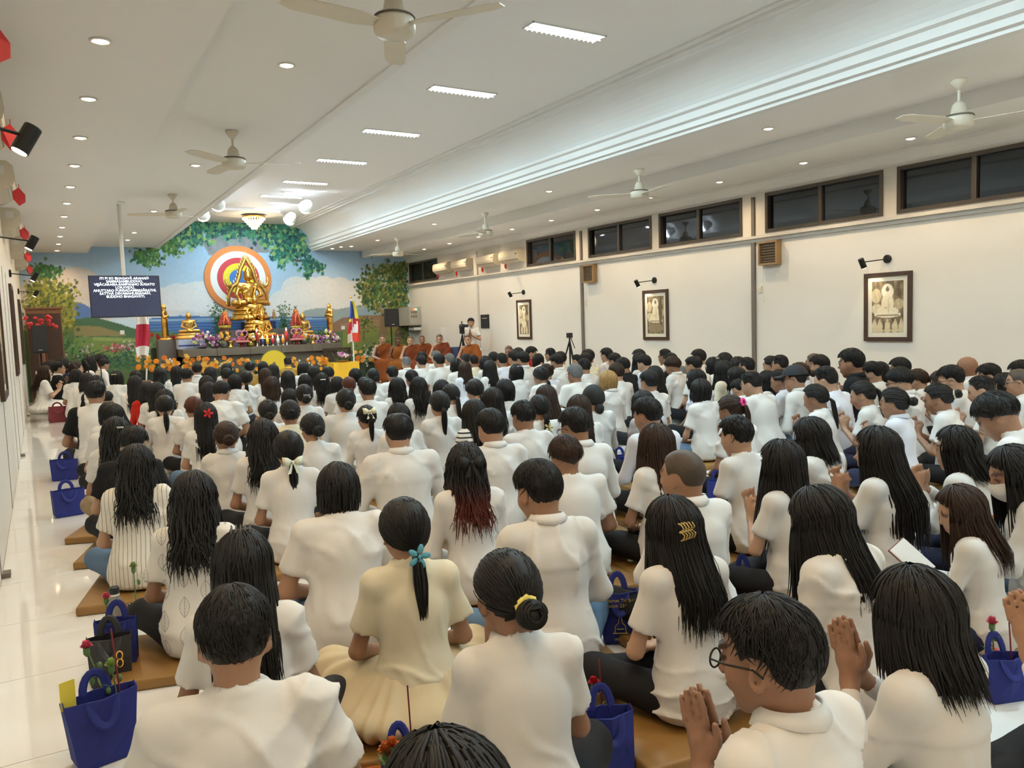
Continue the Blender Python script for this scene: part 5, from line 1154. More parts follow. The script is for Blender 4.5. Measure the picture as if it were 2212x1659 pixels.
def wall_lamp(x, y, z, face, label, power=PICT_W, out=.26, side=.22):
    t = empty('picture_lamp', (x, y, z), R(90) if face > 0 else R(-90), label, 'wall lamp', 'picture lamps')
    MB().lathe([(.055, 0), (.055, .025), (.05, .03)], 20, frame((0, 0, 0), (1, 0, 0), (0, 0, 1))).build('rose', M['blackmetal'], t)
    e = Vector((side * -1, -out, -.03)); MB().tube([(0, -.02, 0), tuple(e)], .008, 8).build('arm', M['blackmetal'], t)
    dn = Vector((-e.x * .35 * (1 if face < 0 else 1), .55, -1)).normalized(); Mx = Matrix.Translation(e) @ dn.to_track_quat('Z', 'Y').to_matrix().to_4x4()
    MB().lathe([(.036, -.05), (.038, -.045), (.038, .08), (.033, .08), (.033, .06)], 16, Mx).build('shade', M['blackmetal'], t, smooth=False); MB().lathe([(.032, .06), (.031, .084), (.001, .088)], 14, Mx).build('bulb', M['em_warm'], t)
    if power: s = spot('beam', tuple(e + dn * .10), tuple(e + dn), power, PICT_C, 80, .8, .03, t)
picture(XR, 6.35, -1, 'group', 'large framed sepia print of a seated Buddha above kneeling followers'); picture(XR, 10.92, -1, 'tree', 'framed sepia print of a meditating Buddha, middle of the right wall'); picture(XR, 15.45, -1, 'thin', 'narrow framed sepia print furthest along the right wall', w=.62)
for y, n in ((6.36, 'large sepia print'), (10.94, 'middle sepia print'), (15.45, 'furthest sepia print')): wall_lamp(XR, y, 2.14, -1, 'small black picture lamp above the %s on the right wall' % n, side=.20)
for y, k, n in ((8.1, 'tree', 'nearest'), (13.0, 'group', 'middle'), (18.2, 'thin', 'furthest')): picture(XL, y, 1, k, '%s dark framed picture along the left wall' % n, .9, 1.25, 1.60); wall_lamp(XL, y + .45, 2.42, 1, 'small black picture lamp above the %s left-wall picture' % n, out=.32, side=-.1)
wall_lamp(XL, 3.95, 2.42, 1, 'black spot lamp on a long arm, nearest on the left wall', out=.33, side=-.2)
# ---- wooden ventilators with pull cords, switches, plaque, notice
for y, n in ((8.27, 'nearer'), (12.83, 'further')):
    t = empty('wall_ventilator', (XR, y, 2.39), R(-90), '%s square wooden ventilator with pull cord on the right wall' % n, 'ventilator'); w = .18; f = MB()
    f.box(-w, w, -.11, 0, w - .03, w).box(-w, w, -.11, 0, -w, -w + .03).box(-w, -w + .03, -.11, 0, -w + .03, w - .03).box(w - .03, w, -.11, 0, -w + .03, w - .03); f.build('frame', M['oldwood'], t, bevel=.004)
    MB().box(-w + .03, w - .03, -.07, -.05, -w + .03, w - .03).build('grille', mat('dusty_mesh_%s' % n, (.10, .075, .045), .8, var=.3, scale=30), t)
    for k in range(7): MB().box(-w + .03, w - .03, -.09, -.07, -w + .05 + k * .04, -w + .056 + k * .04).build('slat', M['oldwood'], t)
    MB().tube([(-w + .05, -.06, -w), (-w + .05, -.04, -w - .53)], .003, 5).build('pull_cord', M['ledge'], t); MB().ball((-w + .05, -.04, -w - .54), .012).build('knob', M['ledge'], t)
for y, z, n in ((8.50, 1.85, 'large'), (13.06, 1.82, 'small')): o = MB().box(-.035, .035, -.015, 0, -.05, .05).box(-.012, .012, -.022, -.015, -.02, .02).build('wall_switch', M['ivory'], bevel=.003, loc=(XR, y, z), rz=R(-90)); tag(o, 'small ivory switch below the %s window beside a pilaster' % ('nearer' if n == 'large' else 'further'), 'switch')
t = empty('wall_plaque', (XR, 17.32, 1.50), R(-90), 'small dark wall plaque with faint lettering beside the grey pilaster', 'plaque'); MB().box(-.20, .20, -.03, 0, -.17, .17).build('board', M['black'], t, bevel=.004); MB().box(-.12, .12, -.032, -.03, .07, .085).build('lettering', M['ledge'], t)
t = empty('notice', (XR, 19.75, 1.10), R(-90), 'pale paper notice on the wall behind the monks', 'notice'); MB().box(-.14, .14, -.006, 0, -.28, .28).build('sheet', M['fixture'], t); 
for k in range(5): MB().box(-.10, .10, -.007, -.006, .18 - k * .07, .19 - k * .07).build('line', M['ledge'], t)
# ---- air conditioners
def air_con(x, y, z, face, label, red=True):
    t = empty('air_conditioner', (x, y, z), R(90) if face > 0 else R(-90), label, 'air conditioner', 'split air conditioners'); w = .43
    prof = [(0, .14), (-.16, .14), (-.205, .10), (-.215, .0), (-.20, -.06), (-.17, -.09), (-.10, -.13), (0, -.14)]; n = len(prof)
    g = MB(); vs = [(sx * w, y_, z_) for sx in (-1, 1) for y_, z_ in prof]; g.add(vs, [tuple(range(n)), tuple(range(n, 2 * n))[::-1]] + [(i, (i + 1) % n, n + (i + 1) % n, n + i) for i in range(n)]); g.build('casing', M['cream'], t, bevel=.006)
    for k in range(4):
        a = k / 3; MB().box(-w + .03, w - .03, -.003, .003, -.004, .0, Matrix.Translation((0, -.185 + .09 * a, -.080 - .042 * a))).build('outlet_slat', M['pilaster'], t)
    MB().box(-w + .02, w - .02, -.219, -.213, -.006, .002).build('seam', M['ledge'], t)
    MB().box(w - .10, w - .03, -.2185, -.213, .03, .06).build('badge', M['pilaster'], t)
    if face > 0: MB().box(-w - .003, -w - .001, -.14, -.06, .02, .10).build('sticker', M['fixture'], t)
    if red:
        r_ = empty('red_charm', (x + face * .205, y + (0.1 if face < 0 else -.38), z - .12), R(30), label.replace('air conditioner', 'charm hanging from the air conditioner').replace('white split', 'red paper'), 'charm', 'red paper charms')
        if face > 0: r_.location = (x + .245, y - .40, z - .06)
        s_ = 1.0 if face > 0 else .8
        MB().tube([(0, 0, .0), (0, 0, -.04)], .003, 5).build('string', M['red'], r_)
        MB().add([(0, 0, -.03), (.06 * s_, .01, -.09 * s_), (.05 * s_, 0, -.16 * s_), (-.01, -.01, -.20 * s_), (-.05 * s_, .01, -.14 * s_), (-.055 * s_, 0, -.07 * s_), (0, .012, -.03), (.06 * s_, .022, -.09 * s_), (.05 * s_, .012, -.16 * s_), (-.01, .002, -.20 * s_), (-.05 * s_, .022, -.14 * s_), (-.055 * s_, .012, -.07 * s_)], [(0, 1, 2, 3, 4, 5), (6, 11, 10, 9, 8, 7)] + [(i, (i + 1) % 6, 6 + (i + 1) % 6, 6 + i) for i in range(6)]).build('packet', M['red'], r_)
for k, u in enumerate((957, 998, 1055, 1106)):
    p = at(u, 580, x=XR - .1); air_con(XR, p.y, 2.98, -1, 'white split air conditioner on the right wall, %s from the mural' % ORD[k])
for k, y in enumerate((4.65, 6.55, 9.1, 12.2, 15.6, 18.4)): air_con(XL, y, 2.98, 1, 'white split air conditioner on the left wall, %s from the camera' % ORD[k])
# ---- ceiling fans
def fan(px, py, zc, zh, ang, label):
    t = empty('ceiling_fan', (px, py, zc), 0, label, 'ceiling fan', 'ceiling fans'); L = zc - zh
    MB().lathe([(.07, 0), (.07, -.02), (.035, -.07), (.016, -.09)], 18).build('canopy', M['cream'], t, smooth=True); MB().tube([(0, 0, -.08), (0, 0, -L + .12)], .013, 10).build('rod', M['cream'], t)
    MB().lathe([(.03, -L + .17), (.055, -L + .14), (.07, -L + .06), (.115, -L + .045), (.125, -L + .02), (.125, -L - .035), (.11, -L - .06), (.04, -L - .068), (.001, -L - .068)], 28).build('motor', M['cream'], t, smooth=True)
    MB().lathe([(.118, -L + .052), (.122, -L + .046), (.127, -L + .040)], 28).build('band', M['pilaster'], t)
    for k in range(3):
        a = R(ang + 120 * k); n = 9; vs = []
        for i in range(n):
            s_ = i / (n - 1); r_ = .10 + .60 * s_; w = .035 + .035 * min(s_ * 4, 1) - (.03 * max(0, s_ - .93) / .07); tw = R(12 - 5 * s_)
            for sg in (-1, 1):
                for dz in (0, -.006): vs.append((r_, sg * w * math.cos(tw), -L + .0 + sg * w * math.sin(tw) + dz))
        fs = []
        for i in range(n - 1): b = i * 4; fs += [(b, b + 4, b + 6, b + 2), (b + 1, b + 3, b + 7, b + 5), (b, b + 1, b + 5, b + 4), (b + 2, b + 6, b + 7, b + 3)]
        fs += [(0, 2, 3, 1), (n * 4 - 4, n * 4 - 3, n * 4 - 1, n * 4 - 2)]; g = MB().add(vs, fs); g.build('blade', M['cream'], t, rz=a)
f2 = at(504, 283, z=Z_MID); h2 = at(505, 352, x=f2.x); f3 = at(370, 420, z=Z_MID); XF = (f2.x + f3.x) / 2
f1 = at(852, 55, x=XF)
fan(XF, f1.y, Z_MID, f1.z, 67, 'nearest cream ceiling fan, at the top of the photo'); fan(XF, f2.y, Z_MID, at(505, 352, x=XF).z, -20, 'second cream ceiling fan on the left, before the mural'); fan(XF, f3.y, Z_MID, at(370, 467, x=XF).z, 35, 'furthest cream ceiling fan on the left side')
for k, (u, v0, v1, a) in enumerate(((2072, 172, 262, 50), (1380, 366, 420, 20), (1047, 460, 504, -10), (858, 514, 548, 15))):
    q = at(u, v0, z=Z_SOF); fan(q.x, q.y, Z_SOF, at(u, v1, x=q.x).z, a, 'cream ceiling fan above the right side, %s from the camera' % ORD[k])
# ---- hanging screen with the chant
p0 = at(190, 595, y=14.4); p1 = at(350, 683, y=14.4); cx_, cz_ = (p0.x + p1.x) / 2, (p0.z + p1.z) / 2; w2, h2_ = (p1.x - p0.x) / 2, (p0.z - p1.z) / 2
tv = empty('hanging_screen', (cx_, 14.4, Z_MID), 0, 'large flat screen with chant text hung from the ceiling on a pole', 'screen'); zc = cz_ - Z_MID
Mt = Matrix.Translation((0, 0, zc)) @ Matrix.Rotation(R(-4), 4, 'X')
MB().box(-w2, w2, 0, .05, -h2_, h2_, Mt).build('casing', M['black'], tv, bevel=.004)
MB().box(-w2 + .012, w2 - .012, -.004, 0, -h2_ + .014, h2_ - .012, Mt).build('panel', mat('screen_glow', (.01, .012, .02), .25, emit=(.030, .036, .070), estr=1.0), tv)
LN = ['ITI PI SO BHAGAVĀ ARAHAṀ', 'SAMMĀSAMBUDDHO,', 'VIJJĀCARAṆA-SAMPANNO SUGATO', 'LOKAVIDŪ,', 'ANUTTARO PURISADAMMASĀRATHI,', 'SATTHĀ DEVAMANUSSĀNAṀ,', 'BUDDHO BHAGAVĀTI.']
M['em_text'] = mat('lit_lettering', (.9, .9, .9), .5, emit=(.85, .95, 1), estr=1.6)
lh = 2 * h2_ * .073
for k, tx in enumerate(LN):
    me = text_mesh(tx, lh * 1.12, bold=True); me.materials.append(M['em_text']); o = bpy.data.objects.new('lettering', me); link(o, tv); o.matrix_local = Mt @ Matrix.Translation((.0, -.006, h2_ - .02 - k * lh)) @ Matrix.Rotation(R(90), 4, 'X')
MB().tube([(0, .08, 0), (0, .08, zc + h2_ * .2)], .03, 12).build('pole', M['fixture'], tv); MB().box(-.12, .12, .05, .09, zc - .2, zc + .25).build('bracket', M['black'], tv); MB().lathe([(.09, 0), (.09, -.02), (.04, -.04)], 16, Matrix.Translation((0, .08, 0))).build('flange', M['fixture'], tv)
# ---- loudspeakers, electric cabinet, cupboard
def speaker(u, vt, vb, wpx, y, label, stand=True):
    a = at(u, vt, y=y); b = at(u, vb, y=y); w = (at(u + wpx, vt, y=y).x - a.x) / 2; h = a.z - b.z
    t = empty('loudspeaker', (max(a.x, XL + w + .06), y, 0), 0, label, 'loudspeaker'); prof = [(-w, -.16), (w, -.16), (w * .7, .16), (-w * .7, .16)]; MB().prism(prof, h, Matrix.Translation((0, 0, b.z))).build('cabinet', M['black'], t, bevel=.012)
    MB().box(-w + .02, w - .02, -.172, -.16, b.z + .03, a.z - .03).build('grille', mat('speaker_mesh_%d' % u, (.022, .022, .024), .7, var=.4, scale=80), t, bevel=.004); MB().box(-.04, .04, -.175, -.172, b.z + .06, b.z + .075).build('badge', M['chrome'], t)
    if stand:
        MB().tube([(0, 0, .35), (0, 0, b.z)], .018, 10).build('pole', M['blackmetal'], t)
        for k in range(3): an = R(90 + 120 * k); MB().tube([(0, 0, .65), (min(.4, w) * math.cos(an), min(.4, w) * math.sin(an), .012)], .012, 8).build('leg', M['blackmetal'], t)
speaker(843, 667, 706, 27, 20.9, 'black loudspeaker on a stand beside the painted tree on the right'); speaker(83, 703, 763, 34, 19.6, 'large black loudspeaker on a stand in the left corner')
t = empty('cupboard', (XL + .36, 21.2, 0), 0, 'brown wooden cupboard behind the left loudspeaker', 'cupboard'); zc_ = at(78, 668, y=20.9).z
MB().box(-.28, .42, -.3, .3, 0, zc_).build('body', M['wood'], t, bevel=.008); MB().box(-.30, .46, -.34, .32, zc_, zc_ + .04).build('top', M['wood'], t, bevel=.006)
for k in range(2): MB().box(-.26 + k * .34, .06 + k * .34, -.315, -.3, .08, zc_ - .1).build('door', M['dkwood'], t, bevel=.004)
fl_ = empty('red_flowers', (at(85, 695, y=20.2).x, 20.2, 0), 0, 'spray of red silk flowers above the left loudspeaker', 'flowers'); zf = at(85, 695, y=20.2).z
MB().lathe([(.10, 0), (.08, .05), (.05, zf - .25), (.09, zf - .12)], 14).build('vase', M['wood'], fl_, smooth=True)
for k in range(22): blossom(fl_, FLM[1], (random.uniform(-.28, .32), random.uniform(-.1, .1), zf + random.uniform(-.12, .12)), (.55, .03, .04), (R(random.uniform(0, 90)), 0, 0), 1.2)
p = at(893, 663, y=21.3); q = at(893, 703, y=21.3); t = empty('electric_cabinet', (p.x, 21.3, q.z), 0, 'grey electric cabinet with switches and a green light', 'cabinet'); h = p.z - q.z; wc = (at(911, 663, y=21.3).x - at(885, 663, y=21.3).x) / 2
MB().box(-wc, wc + .1, -.11, .69, 0, h).build('body', mat('grey_steel', (.45, .43, .37), .5), t, bevel=.006); MB().box(-wc * .9, wc * .9, -.122, -.11, .03, h - .03).build('door', mat('grey_steel_door', (.47, .45, .39), .5), t, bevel=.004)
for k in range(6): MB().box(-.14 + .07 * (k % 3), -.10 + .07 * (k % 3), -.128, -.122, h * .42 + .12 * (k // 3), h * .42 + .12 * (k // 3) + .07).build('switch', M['pilaster'], t)
for dx, m_ in ((-.05, (1, .1, .05)), (.02, (.2, 1, .4))): MB().ball((dx, -.126, h * .86), .03).build('indicator', mat('indicator_%d' % int(dx * 100), m_, .4, emit=m_, estr=2.5), t, smooth=True)
MB().box(-.05, wc + .08, -.08, .3, -.14, -.06).build('tray', M['fixture'], t)
# ---- tripods, video camera, microphone stands, chairs
def tripod(p, top, label, spread=.32):
    t = empty('tripod', p, 0, label, 'tripod')
    MB().tube([(0, 0, top * .35), (0, 0, top - .10)], .016, 10).build('column', M['blackmetal'], t)
    for k in range(3): an = R(20 + 120 * k); MB().tube([(0, 0, top - .16), (spread * math.cos(an), spread * math.sin(an), .01)], [.018, .011], 8).build('leg', M['blackmetal'], t); MB().tube([(0, 0, top * .42), (spread * .62 * math.cos(an), spread * .62 * math.sin(an), top * .38)], .006, 6).build('brace', M['blackmetal'], t)
    MB().box(-.045, .045, -.05, .05, top - .10, top).build('head', M['black'], t, bevel=.008); MB().tube([(.03, .03, top - .05), (.16, .05, top - .32)], .009, 8).build('pan_handle', M['blackmetal'], t); return t
q = at(1230, 719, x=9.15); tripod((q.x, q.y, 0), q.z, 'black tripod without a camera standing by the right wall')
q = at(998, 712, x=8.75); tripod((q.x, q.y, 0), q.z, 'black tripod carrying the video camera'); vc = empty('video_camera', (q.x, q.y, q.z + .002), R(150), 'black video camera on the tripod beside the cameraman', 'camera')
MB().box(-.06, .06, -.16, .14, 0, .13).build('body', M['black'], vc, bevel=.015); MB().lathe([(.05, 0), (.055, .03), (.05, .10), (.06, .12)], 16, frame((0, .14, .07), (1, 0, 0), (0, 0, 1)) @ Matrix.Rotation(R(180), 4, 'X')).build('lens', M['black'], vc, smooth=True); MB().tube([(0, -.12, .13), (0, -.10, .19), (0, .08, .19), (0, .10, .13)], .012, 8).build('handle', M['black'], vc); MB().box(-.16, -.06, .02, .04, .05, .12).build('viewscreen', M['black'], vc)
for k, (u, v, n) in enumerate(((187, 745, 'left'), (214, 743, 'right'))):
    q = at(u, v, y=15.6 + .3 * k); t = empty('microphone_stand', (q.x, q.y, 0), 0, '%s slim microphone stand before the kneeling singers' % n, 'microphone stand')
    MB().lathe([(.12, 0), (.12, .02), (.02, .03)], 18).build('base', M['blackmetal'], t, smooth=True); MB().tube([(0, 0, .02), (0, 0, 1.15)], .009, 8).build('pole', M['blackmetal'], t); MB().tube([(.2, 0, 1.22), (-.25, -.05, 1.08)], .007, 8).build('boom', M['blackmetal'], t); MB().lathe([(.012, 0), (.016, .10), (.024, .12), (.02, .16)], 12, Matrix.Translation((-.26, -.05, 1.06)) @ Matrix.Rotation(R(150), 4, 'Y')).build('microphone', M['black'], t, smooth=True)
def chair(x, y, rz_, label, z=0.0):
    t = empty('banquet_chair', (x, y, z), rz_, label, 'chair', 'blue padded chairs'); bl = M['bluepad']; st_ = M['chrome']
    MB().box(-.21, .21, -.20, .21, .38, .44).build('seat', bl, t, bevel=.02)
    prof = [(-.20, 0), (.20, 0), (.20, .30), (.15, .37), (-.15, .37), (-.20, .30)]; MB().prism(prof, .045, frame((0, -.235, .52), (1, 0, -.0), (0, -.12, 1))).build('backrest', bl, t, bevel=.012)
    for s_ in (-1, 1): MB().tube([(s_ * .20, .19, 0), (s_ * .20, .17, .38)], .011, 8).build('leg', st_, t); MB().tube([(s_ * .20, -.26, 0), (s_ * .205, -.20, .38), (s_ * .21, -.27, .86)], .011, 8).build('leg', st_, t)
M['bluepad'] = mat('blue_vinyl', (.02, .035, .12), .5)

# ================================================================== the congregation
PEOPLE = [
(1.291, 1.108, 0.89, 'M','short','k','long','w','k','U:pray,10,8,14', -5.2, 'man with glasses and white collared shirt praying at the bottom right'),
(1.862, 1.136, 0.84, 'F','lob','k','long','w','k','U:prayhigh,8,10,0', -2.3, 'woman with straight collar-length hair praying in a white shirt at lower right'),
(0.359, 1.967, 0.865, 'B','short','k','tee','w','k','U:lap,12,12,0', 11.0, 'man in a plain white tee nearest the camera at bottom left'),
(0.514, 2.599, 0.845, 'F','longclip','k','tee','w','t','U:lap,8,10,0', 13.0, 'long-haired woman with a claw clip on her crown, half hidden by a man'),
(1.075, 1.852, 0.855, 'F','bun','k','tee','w','k','U:pray,14,14,8', 13.5, 'woman with a loose bun and yellow hair tie in a white tee'),
(1.11, 2.661, 0.855, 'F','ponylow','k','tee','c','s','U:lap,7,8,10', 13.8, 'woman in cream knit top and skirt with a blue flower hair clip'),
(1.141, 3.499, 0.865, 'B','bob','k','tee','w','j','U:lap,10,14,0', 10.0, 'broad woman with a short black bob in a white polo'),
(1.758, 2.738, 0.905, 'M','short','k','long','w','j','U:lap,10,14,18', 12.4, 'man in a white yoked shirt with thick black hair, seated mid row'),
(1.942, 2.115, 0.835, 'F','longclip','k','tee','w','k','U:lap,8,12,12', 7.8, 'woman with long black hair held by a gold claw clip'),
(2.406, 1.831, 0.855, 'F','long','k','long','w','k','U:lap,14,26,8', 0.8, 'woman with long hair bowing her head in a fitted white top'),
(3.275, 1.809, 0.744, 'F','long','b','long','w','n','U:read,8,18,26', -19.1, 'girl with a fringe and long hair reading an open booklet'),
(3.748, 1.832, 0.857, 'F','long','k','long','w','j','U:prayhigh,10,22,20', -29.9, 'woman wearing a white face mask at the right edge'),
(3.68, 2.467, 0.885, 'F','verylong','k','puff','w','n','U:prayhigh,6,4,12', -7.8, 'woman with very long hair and puff sleeves praying'),
(4.167, 2.33, 0.855, 'F','lob','k','long','w','n','U:prayhigh,10,6,18', -10.9, 'woman in an orange-printed white top praying with hands at her face'),
(3.143, 2.629, 0.855, 'F','verylong','k','tee','w','k','U:pray,6,8,14', -2.6, 'woman in profile with very long hair and a short-sleeved white shirt'),
(2.461, 2.615, 0.895, 'M','stubble','b','long','w','k','U:pray,8,6,24', 4.9, 'man with a shaved greying head in a white collared shirt'),
(3.051, 3.461, 0.865, 'F','verylong','b','tee','w','k','U:lap,5,8,10', 5.8, 'slim woman with long reddish brown hair beside the shaved-head man'),
(1.874, 3.618, 0.865, 'F','longwavy','k','long','w','k','U:lap,8,8,-4', 10.5, 'woman with a black hair bow and long red-tipped hair'),
(2.507, 3.614, 0.835, 'B','bowl','b','tee','w','k','U:lap,10,12,6', 9.0, 'woman with a brown bowl haircut in a white blouse'),
(2.568, 4.578, 0.905, 'M','short','k','long','w','k','Lb', 13.2, 'man in a white yoked dress shirt behind the woman with the black bow'),
(1.938, 4.673, 0.935, 'B','thin','k','long','w','k','U:lap,8,10,0', 9.7, 'broad man in a crumpled white dress shirt with thinning crown'),
(3.627, 3.379, 0.865, 'F','curly','k','tee','w','k','U:lap,10,14,14', 2.4, 'woman with tied curly dark hair in a tight white tee'),
(0.427, 4.972, 0.855, 'F','longwavy','k','tee','w','j','U:lap,8,12,0', 14.4, 'woman with long wavy hair in a pinstriped white blouse'),
(0.555, 3.8, 0.855, 'F','longwavy','k','tee','w','k','U:lap,8,14,0', 15.5, 'woman with tousled long hair in a leaf-print white tee'),
(0.47, 1.005, 0.885, 'F','bob','k','tee','w','k','Lb', 8.4, 'dark-haired head just entering the bottom edge of the photo'),
(2.408, 0.932, 0.865, 'F','long','k','long','w','k','U:prayhigh,8,10,0', -5.4, 'praying woman mostly cut off by the right edge, lower rows'),
(1.27, 5.464, 0.878, 'F','longwavy','k','tee','w','k','U:lap,10,14,0', 12.7, 'woman with thick long hair spreading over a white tee, left of centre'),
(1.294, 4.922, 0.855, 'F','ponylow','k','tee','w','k','U:lap,8,8,6', 12.4, 'woman with a low ponytail held by a pale bow clip'),
(1.724, 5.839, 0.85, 'F','bun','k','tee','w','k','Lb', 9.8, 'woman with a low knotted bun in a loose white tee'),
(1.112, 5.929, 0.837, 'F','bun','b','long','w','k','Lb', 13.4, 'woman with smooth hair and a white shirt holding a red carnation'),
(1.227, 7.397, 0.855, 'F','verylong','k','tee','w','j','La', 10.0, 'woman with a red flower clip in long straight hair'),
(1.282, 8.395, 0.843, 'F','pony','r','tee','w','k','Lb', 10.7, 'woman with a coppery brown ponytail'),
(1.065, 8.814, 0.847, 'F','ponylow','k','long','w','j','Lb', 15.6, 'woman with a tousled low ponytail in a white long-sleeved top'),
(0.505, 5.979, 0.855, 'M','short','k','tee','k','k','Lc', 16.9, 'man in a black shirt behind the woman in pinstripes'),
(0.446, 6.654, 0.865, 'F','longwavy','k','tee','w','h','Lb', 21.6, 'woman with a silver hair slide, bent forward in a white tee'),
(0.514, 7.773, 0.875, 'M','short','k','tee','w','k','La', 12.3, 'man with cropped hair behind the woman with the silver slide'),
(0.533, 8.591, 0.835, 'F','bob','k','tee','w','k','Lb', 7.0, 'woman with a dark bob hidden behind a cropped-haired man'),
(0.472, 9.487, 1.015, 'B','thin','k','tee','k','k','U:lap,6,6,0', 14.1, 'big man in a white tee with black raglan sleeves by the aisle'),
(2.396, 6.478, 0.804, 'F','ponyhigh','k','long','w','j','Lb', 16.4, 'girl with a ponytail and cream ribbon clip in white long sleeves'),
(2.505, 6.01, 0.846, 'F','bob','k','puff','w','k','La', 5.8, 'woman in a frilly white blouse hidden behind a broad man'),
(2.498, 7.302, 0.895, 'B','bun','k','tee','w','j','La', 10.4, 'woman with a tan scrunchie bun in an off-white shirt'),
(3.059, 6.382, 0.885, 'F','pony','k','tee','w','k','La', 10.5, 'woman with a long ponytail in a grey-white short-sleeved shirt'),
(3.04, 5.688, 0.855, 'F','long','k','long','w','k','Lb', 8.3, 'woman in a black and white striped top'),
(3.158, 5.108, 0.875, 'M','curly','k','tee','w','k','Lb', 9.9, 'young man with tousled curly hair in a white tee'),
(3.694, 5.704, 0.845, 'F','braid','k','long','w','k','La', 6.6, 'girl with a braid tied with a small flower'),
(4.197, 6.349, 0.855, 'F','verylong','b','long','w','k','Lb', 5.4, 'woman with long brown hair behind the girl with the braid'),
(3.778, 5.229, 0.865, 'F','verylong','b','long','w','k','La', 10.3, 'woman with glossy long brown hair falling down her back'),
(3.006, 4.212, 0.905, 'M','short','k','long','w','k','U:lap,10,18,16', 8.0, 'man with round glasses in a white shirt, mid rows'),
(4.313, 5.742, 0.875, 'F','beanie','k','long','w','k','La', 7.0, 'person wearing a black knit cap with a white top'),
(3.744, 4.337, 0.905, 'M','short','k','long','l','k','U:pray,8,14,22', 6.3, 'man in a pale lilac shirt with sleeves rolled, head tilted'),
(4.551, 5.326, 0.835, 'F','long','k','long','g','k','Lb', 6.4, 'woman with long hair in grey hidden behind the lilac-shirted man'),
(4.619, 4.358, 0.855, 'F','ponyhigh','b','tee','w','k','Lb', 0.2, 'woman with highlighted brown hair and a bright pink scrunchie'),
(4.016, 3.131, 0.845, 'F','lob','k','long','w','k','Pb', -2.5, 'woman with a shiny shoulder-length bob and white collar'),
(5.009, 2.555, 0.955, 'M','bowl','k','tee','w','j','U:lap,14,32,10', -14.7, 'young man with a bowl cut leaning low in a white tee'),
(5.596, 5.673, 0.855, 'F','bob','k','tee','w','j','La', 3.7, 'woman in jeans and white blouse with a short bob, beside a printed tote'),
(6.096, 5.471, 0.905, 'B','crew','k','tee','w','n','U:lap,14,20,12', -5.6, 'stout man with a fade haircut in a tight white tee'),
(6.725, 6.225, 0.747, 'K','short','k','tee','w','k','Lc', -5.8, 'boy bending down beside the stout man'),
(6.57, 5.328, 0.942, 'M','cap','k','long','w','j','U:lap,10,8,14', -12.0, 'man in a black baseball cap and white shirt'),
(5.77, 4.464, 0.855, 'F','pony','k','puff','w','n','Pb', -8.6, 'woman with curly gathered hair and a bow-tied white blouse'),
(6.44, 4.862, 0.956, 'B','crew','k','tee','l','n','Lb', -7.6, 'heavy man with shaved sides in a pale lilac tee'),
(6.222, 4.321, 0.855, 'F','ponyhigh','k','puff','w','n','Pb', -17.6, 'woman with a thick ponytail in a white dress, praying'),
(5.761, 3.724, 0.865, 'F','bunmid','k','long','l','n','Pa', -14.5, 'woman with a messy bun in a pale lilac shirt'),
(6.27, 3.664, 0.865, 'F','bunmid','k','tee','w','k','Pb', -15.6, 'praying woman with a round bun and hair tie'),
(6.94, 3.675, 0.885, 'M','crew','k','tee','w','n','Pb', -19.2, 'middle-aged man praying in a white short-sleeved shirt'),
(8.348, 4.349, 0.887, 'M','short','k','tee','c','k','Lb', -20.7, 'man with a thick mop of hair in a cream shirt'),
(8.005, 4.022, 0.827, 'F','bob','k','tee','w','k','Lb', -17.5, 'dark-haired woman beside the bald man with glasses'),
(7.634, 3.712, 0.91, 'M','stubble','b','long','w','k','Pa', -22.9, 'bald man with glasses at the right edge'),
(8.843, 4.283, 0.895, 'F','short','k','tee','w','k','Lb', -19.7, 'head of dark hair above the bald man at the right edge'),
(8.675, 4.754, 0.953, 'M','none','k','long','w','k','La', -21.5, 'bald brown-skinned man in a white shirt against the right wall'),
(7.408, 4.206, 0.928, 'M','short','k','long','w','k','Pb', -19.2, 'man with glasses and neat hair in front of the bald man'),
(7.784, 4.518, 0.845, 'F','bob','b','tee','w','k','Pb', -21.1, 'woman half hidden beyond the man with neat hair and glasses'),
(7.041, 4.491, 0.919, 'M','bowl','k','long','w','k','Lb', -16.4, 'young man with glasses and a long fringe in a white shirt'),
(8.381, 5.347, 0.924, 'M','short','k','tee','w','k','La', -15.6, 'man with a mop of hair close to the large framed picture'),
(8.066, 4.943, 0.831, 'F','bun','b','long','w','k','Lb', -13.2, 'woman with a messy brown bun by the right wall'),
(7.909, 5.379, 0.903, 'M','short','k','tee','w','k','Lb', -18.0, 'man with a short back and sides beside the girl in red'),
(8.612, 5.759, 0.852, 'F','lob','k','tee','c','k','Lb', -15.6, 'woman in a striped cream top with a dark bob'),
(7.435, 5.295, 1.071, 'M','short','k','long','k','k','Pa', -19.7, 'tall man in a black shirt praying below the large picture'),
(8.763, 6.229, 0.836, 'F','bun','k','tee','r','k','Pb', -19.6, 'child in a red top praying beside the man in black'),
(8.696, 6.748, 0.942, 'M','stubble','b','long','w','k','La', -18.3, 'man with glasses and a dark mask by the right wall'),
(8.172, 6.261, 0.948, 'M','short','k','tee','w','k','La', -17.0, 'man with swept hair in front of the masked man'),
(7.692, 6.17, 0.887, 'F','bun','b','tee','w','k','Lb', -14.5, 'woman with a hair bun behind the man in the cap'),
(6.836, 5.738, 0.873, 'F','pony','k','tee','l','k','Lb', -16.2, 'woman with a sleek ponytail beside the man in the cap'),
(7.09, 6.133, 0.827, 'F','lob','k','tee','w','k','La', -14.2, 'girl with loose hair left of the woman with the sleek ponytail'),
(8.56, 7.346, 0.894, 'F','pony','k','tee','w','k','La', -16.0, 'woman in profile against the wall beside a dark pilaster'),
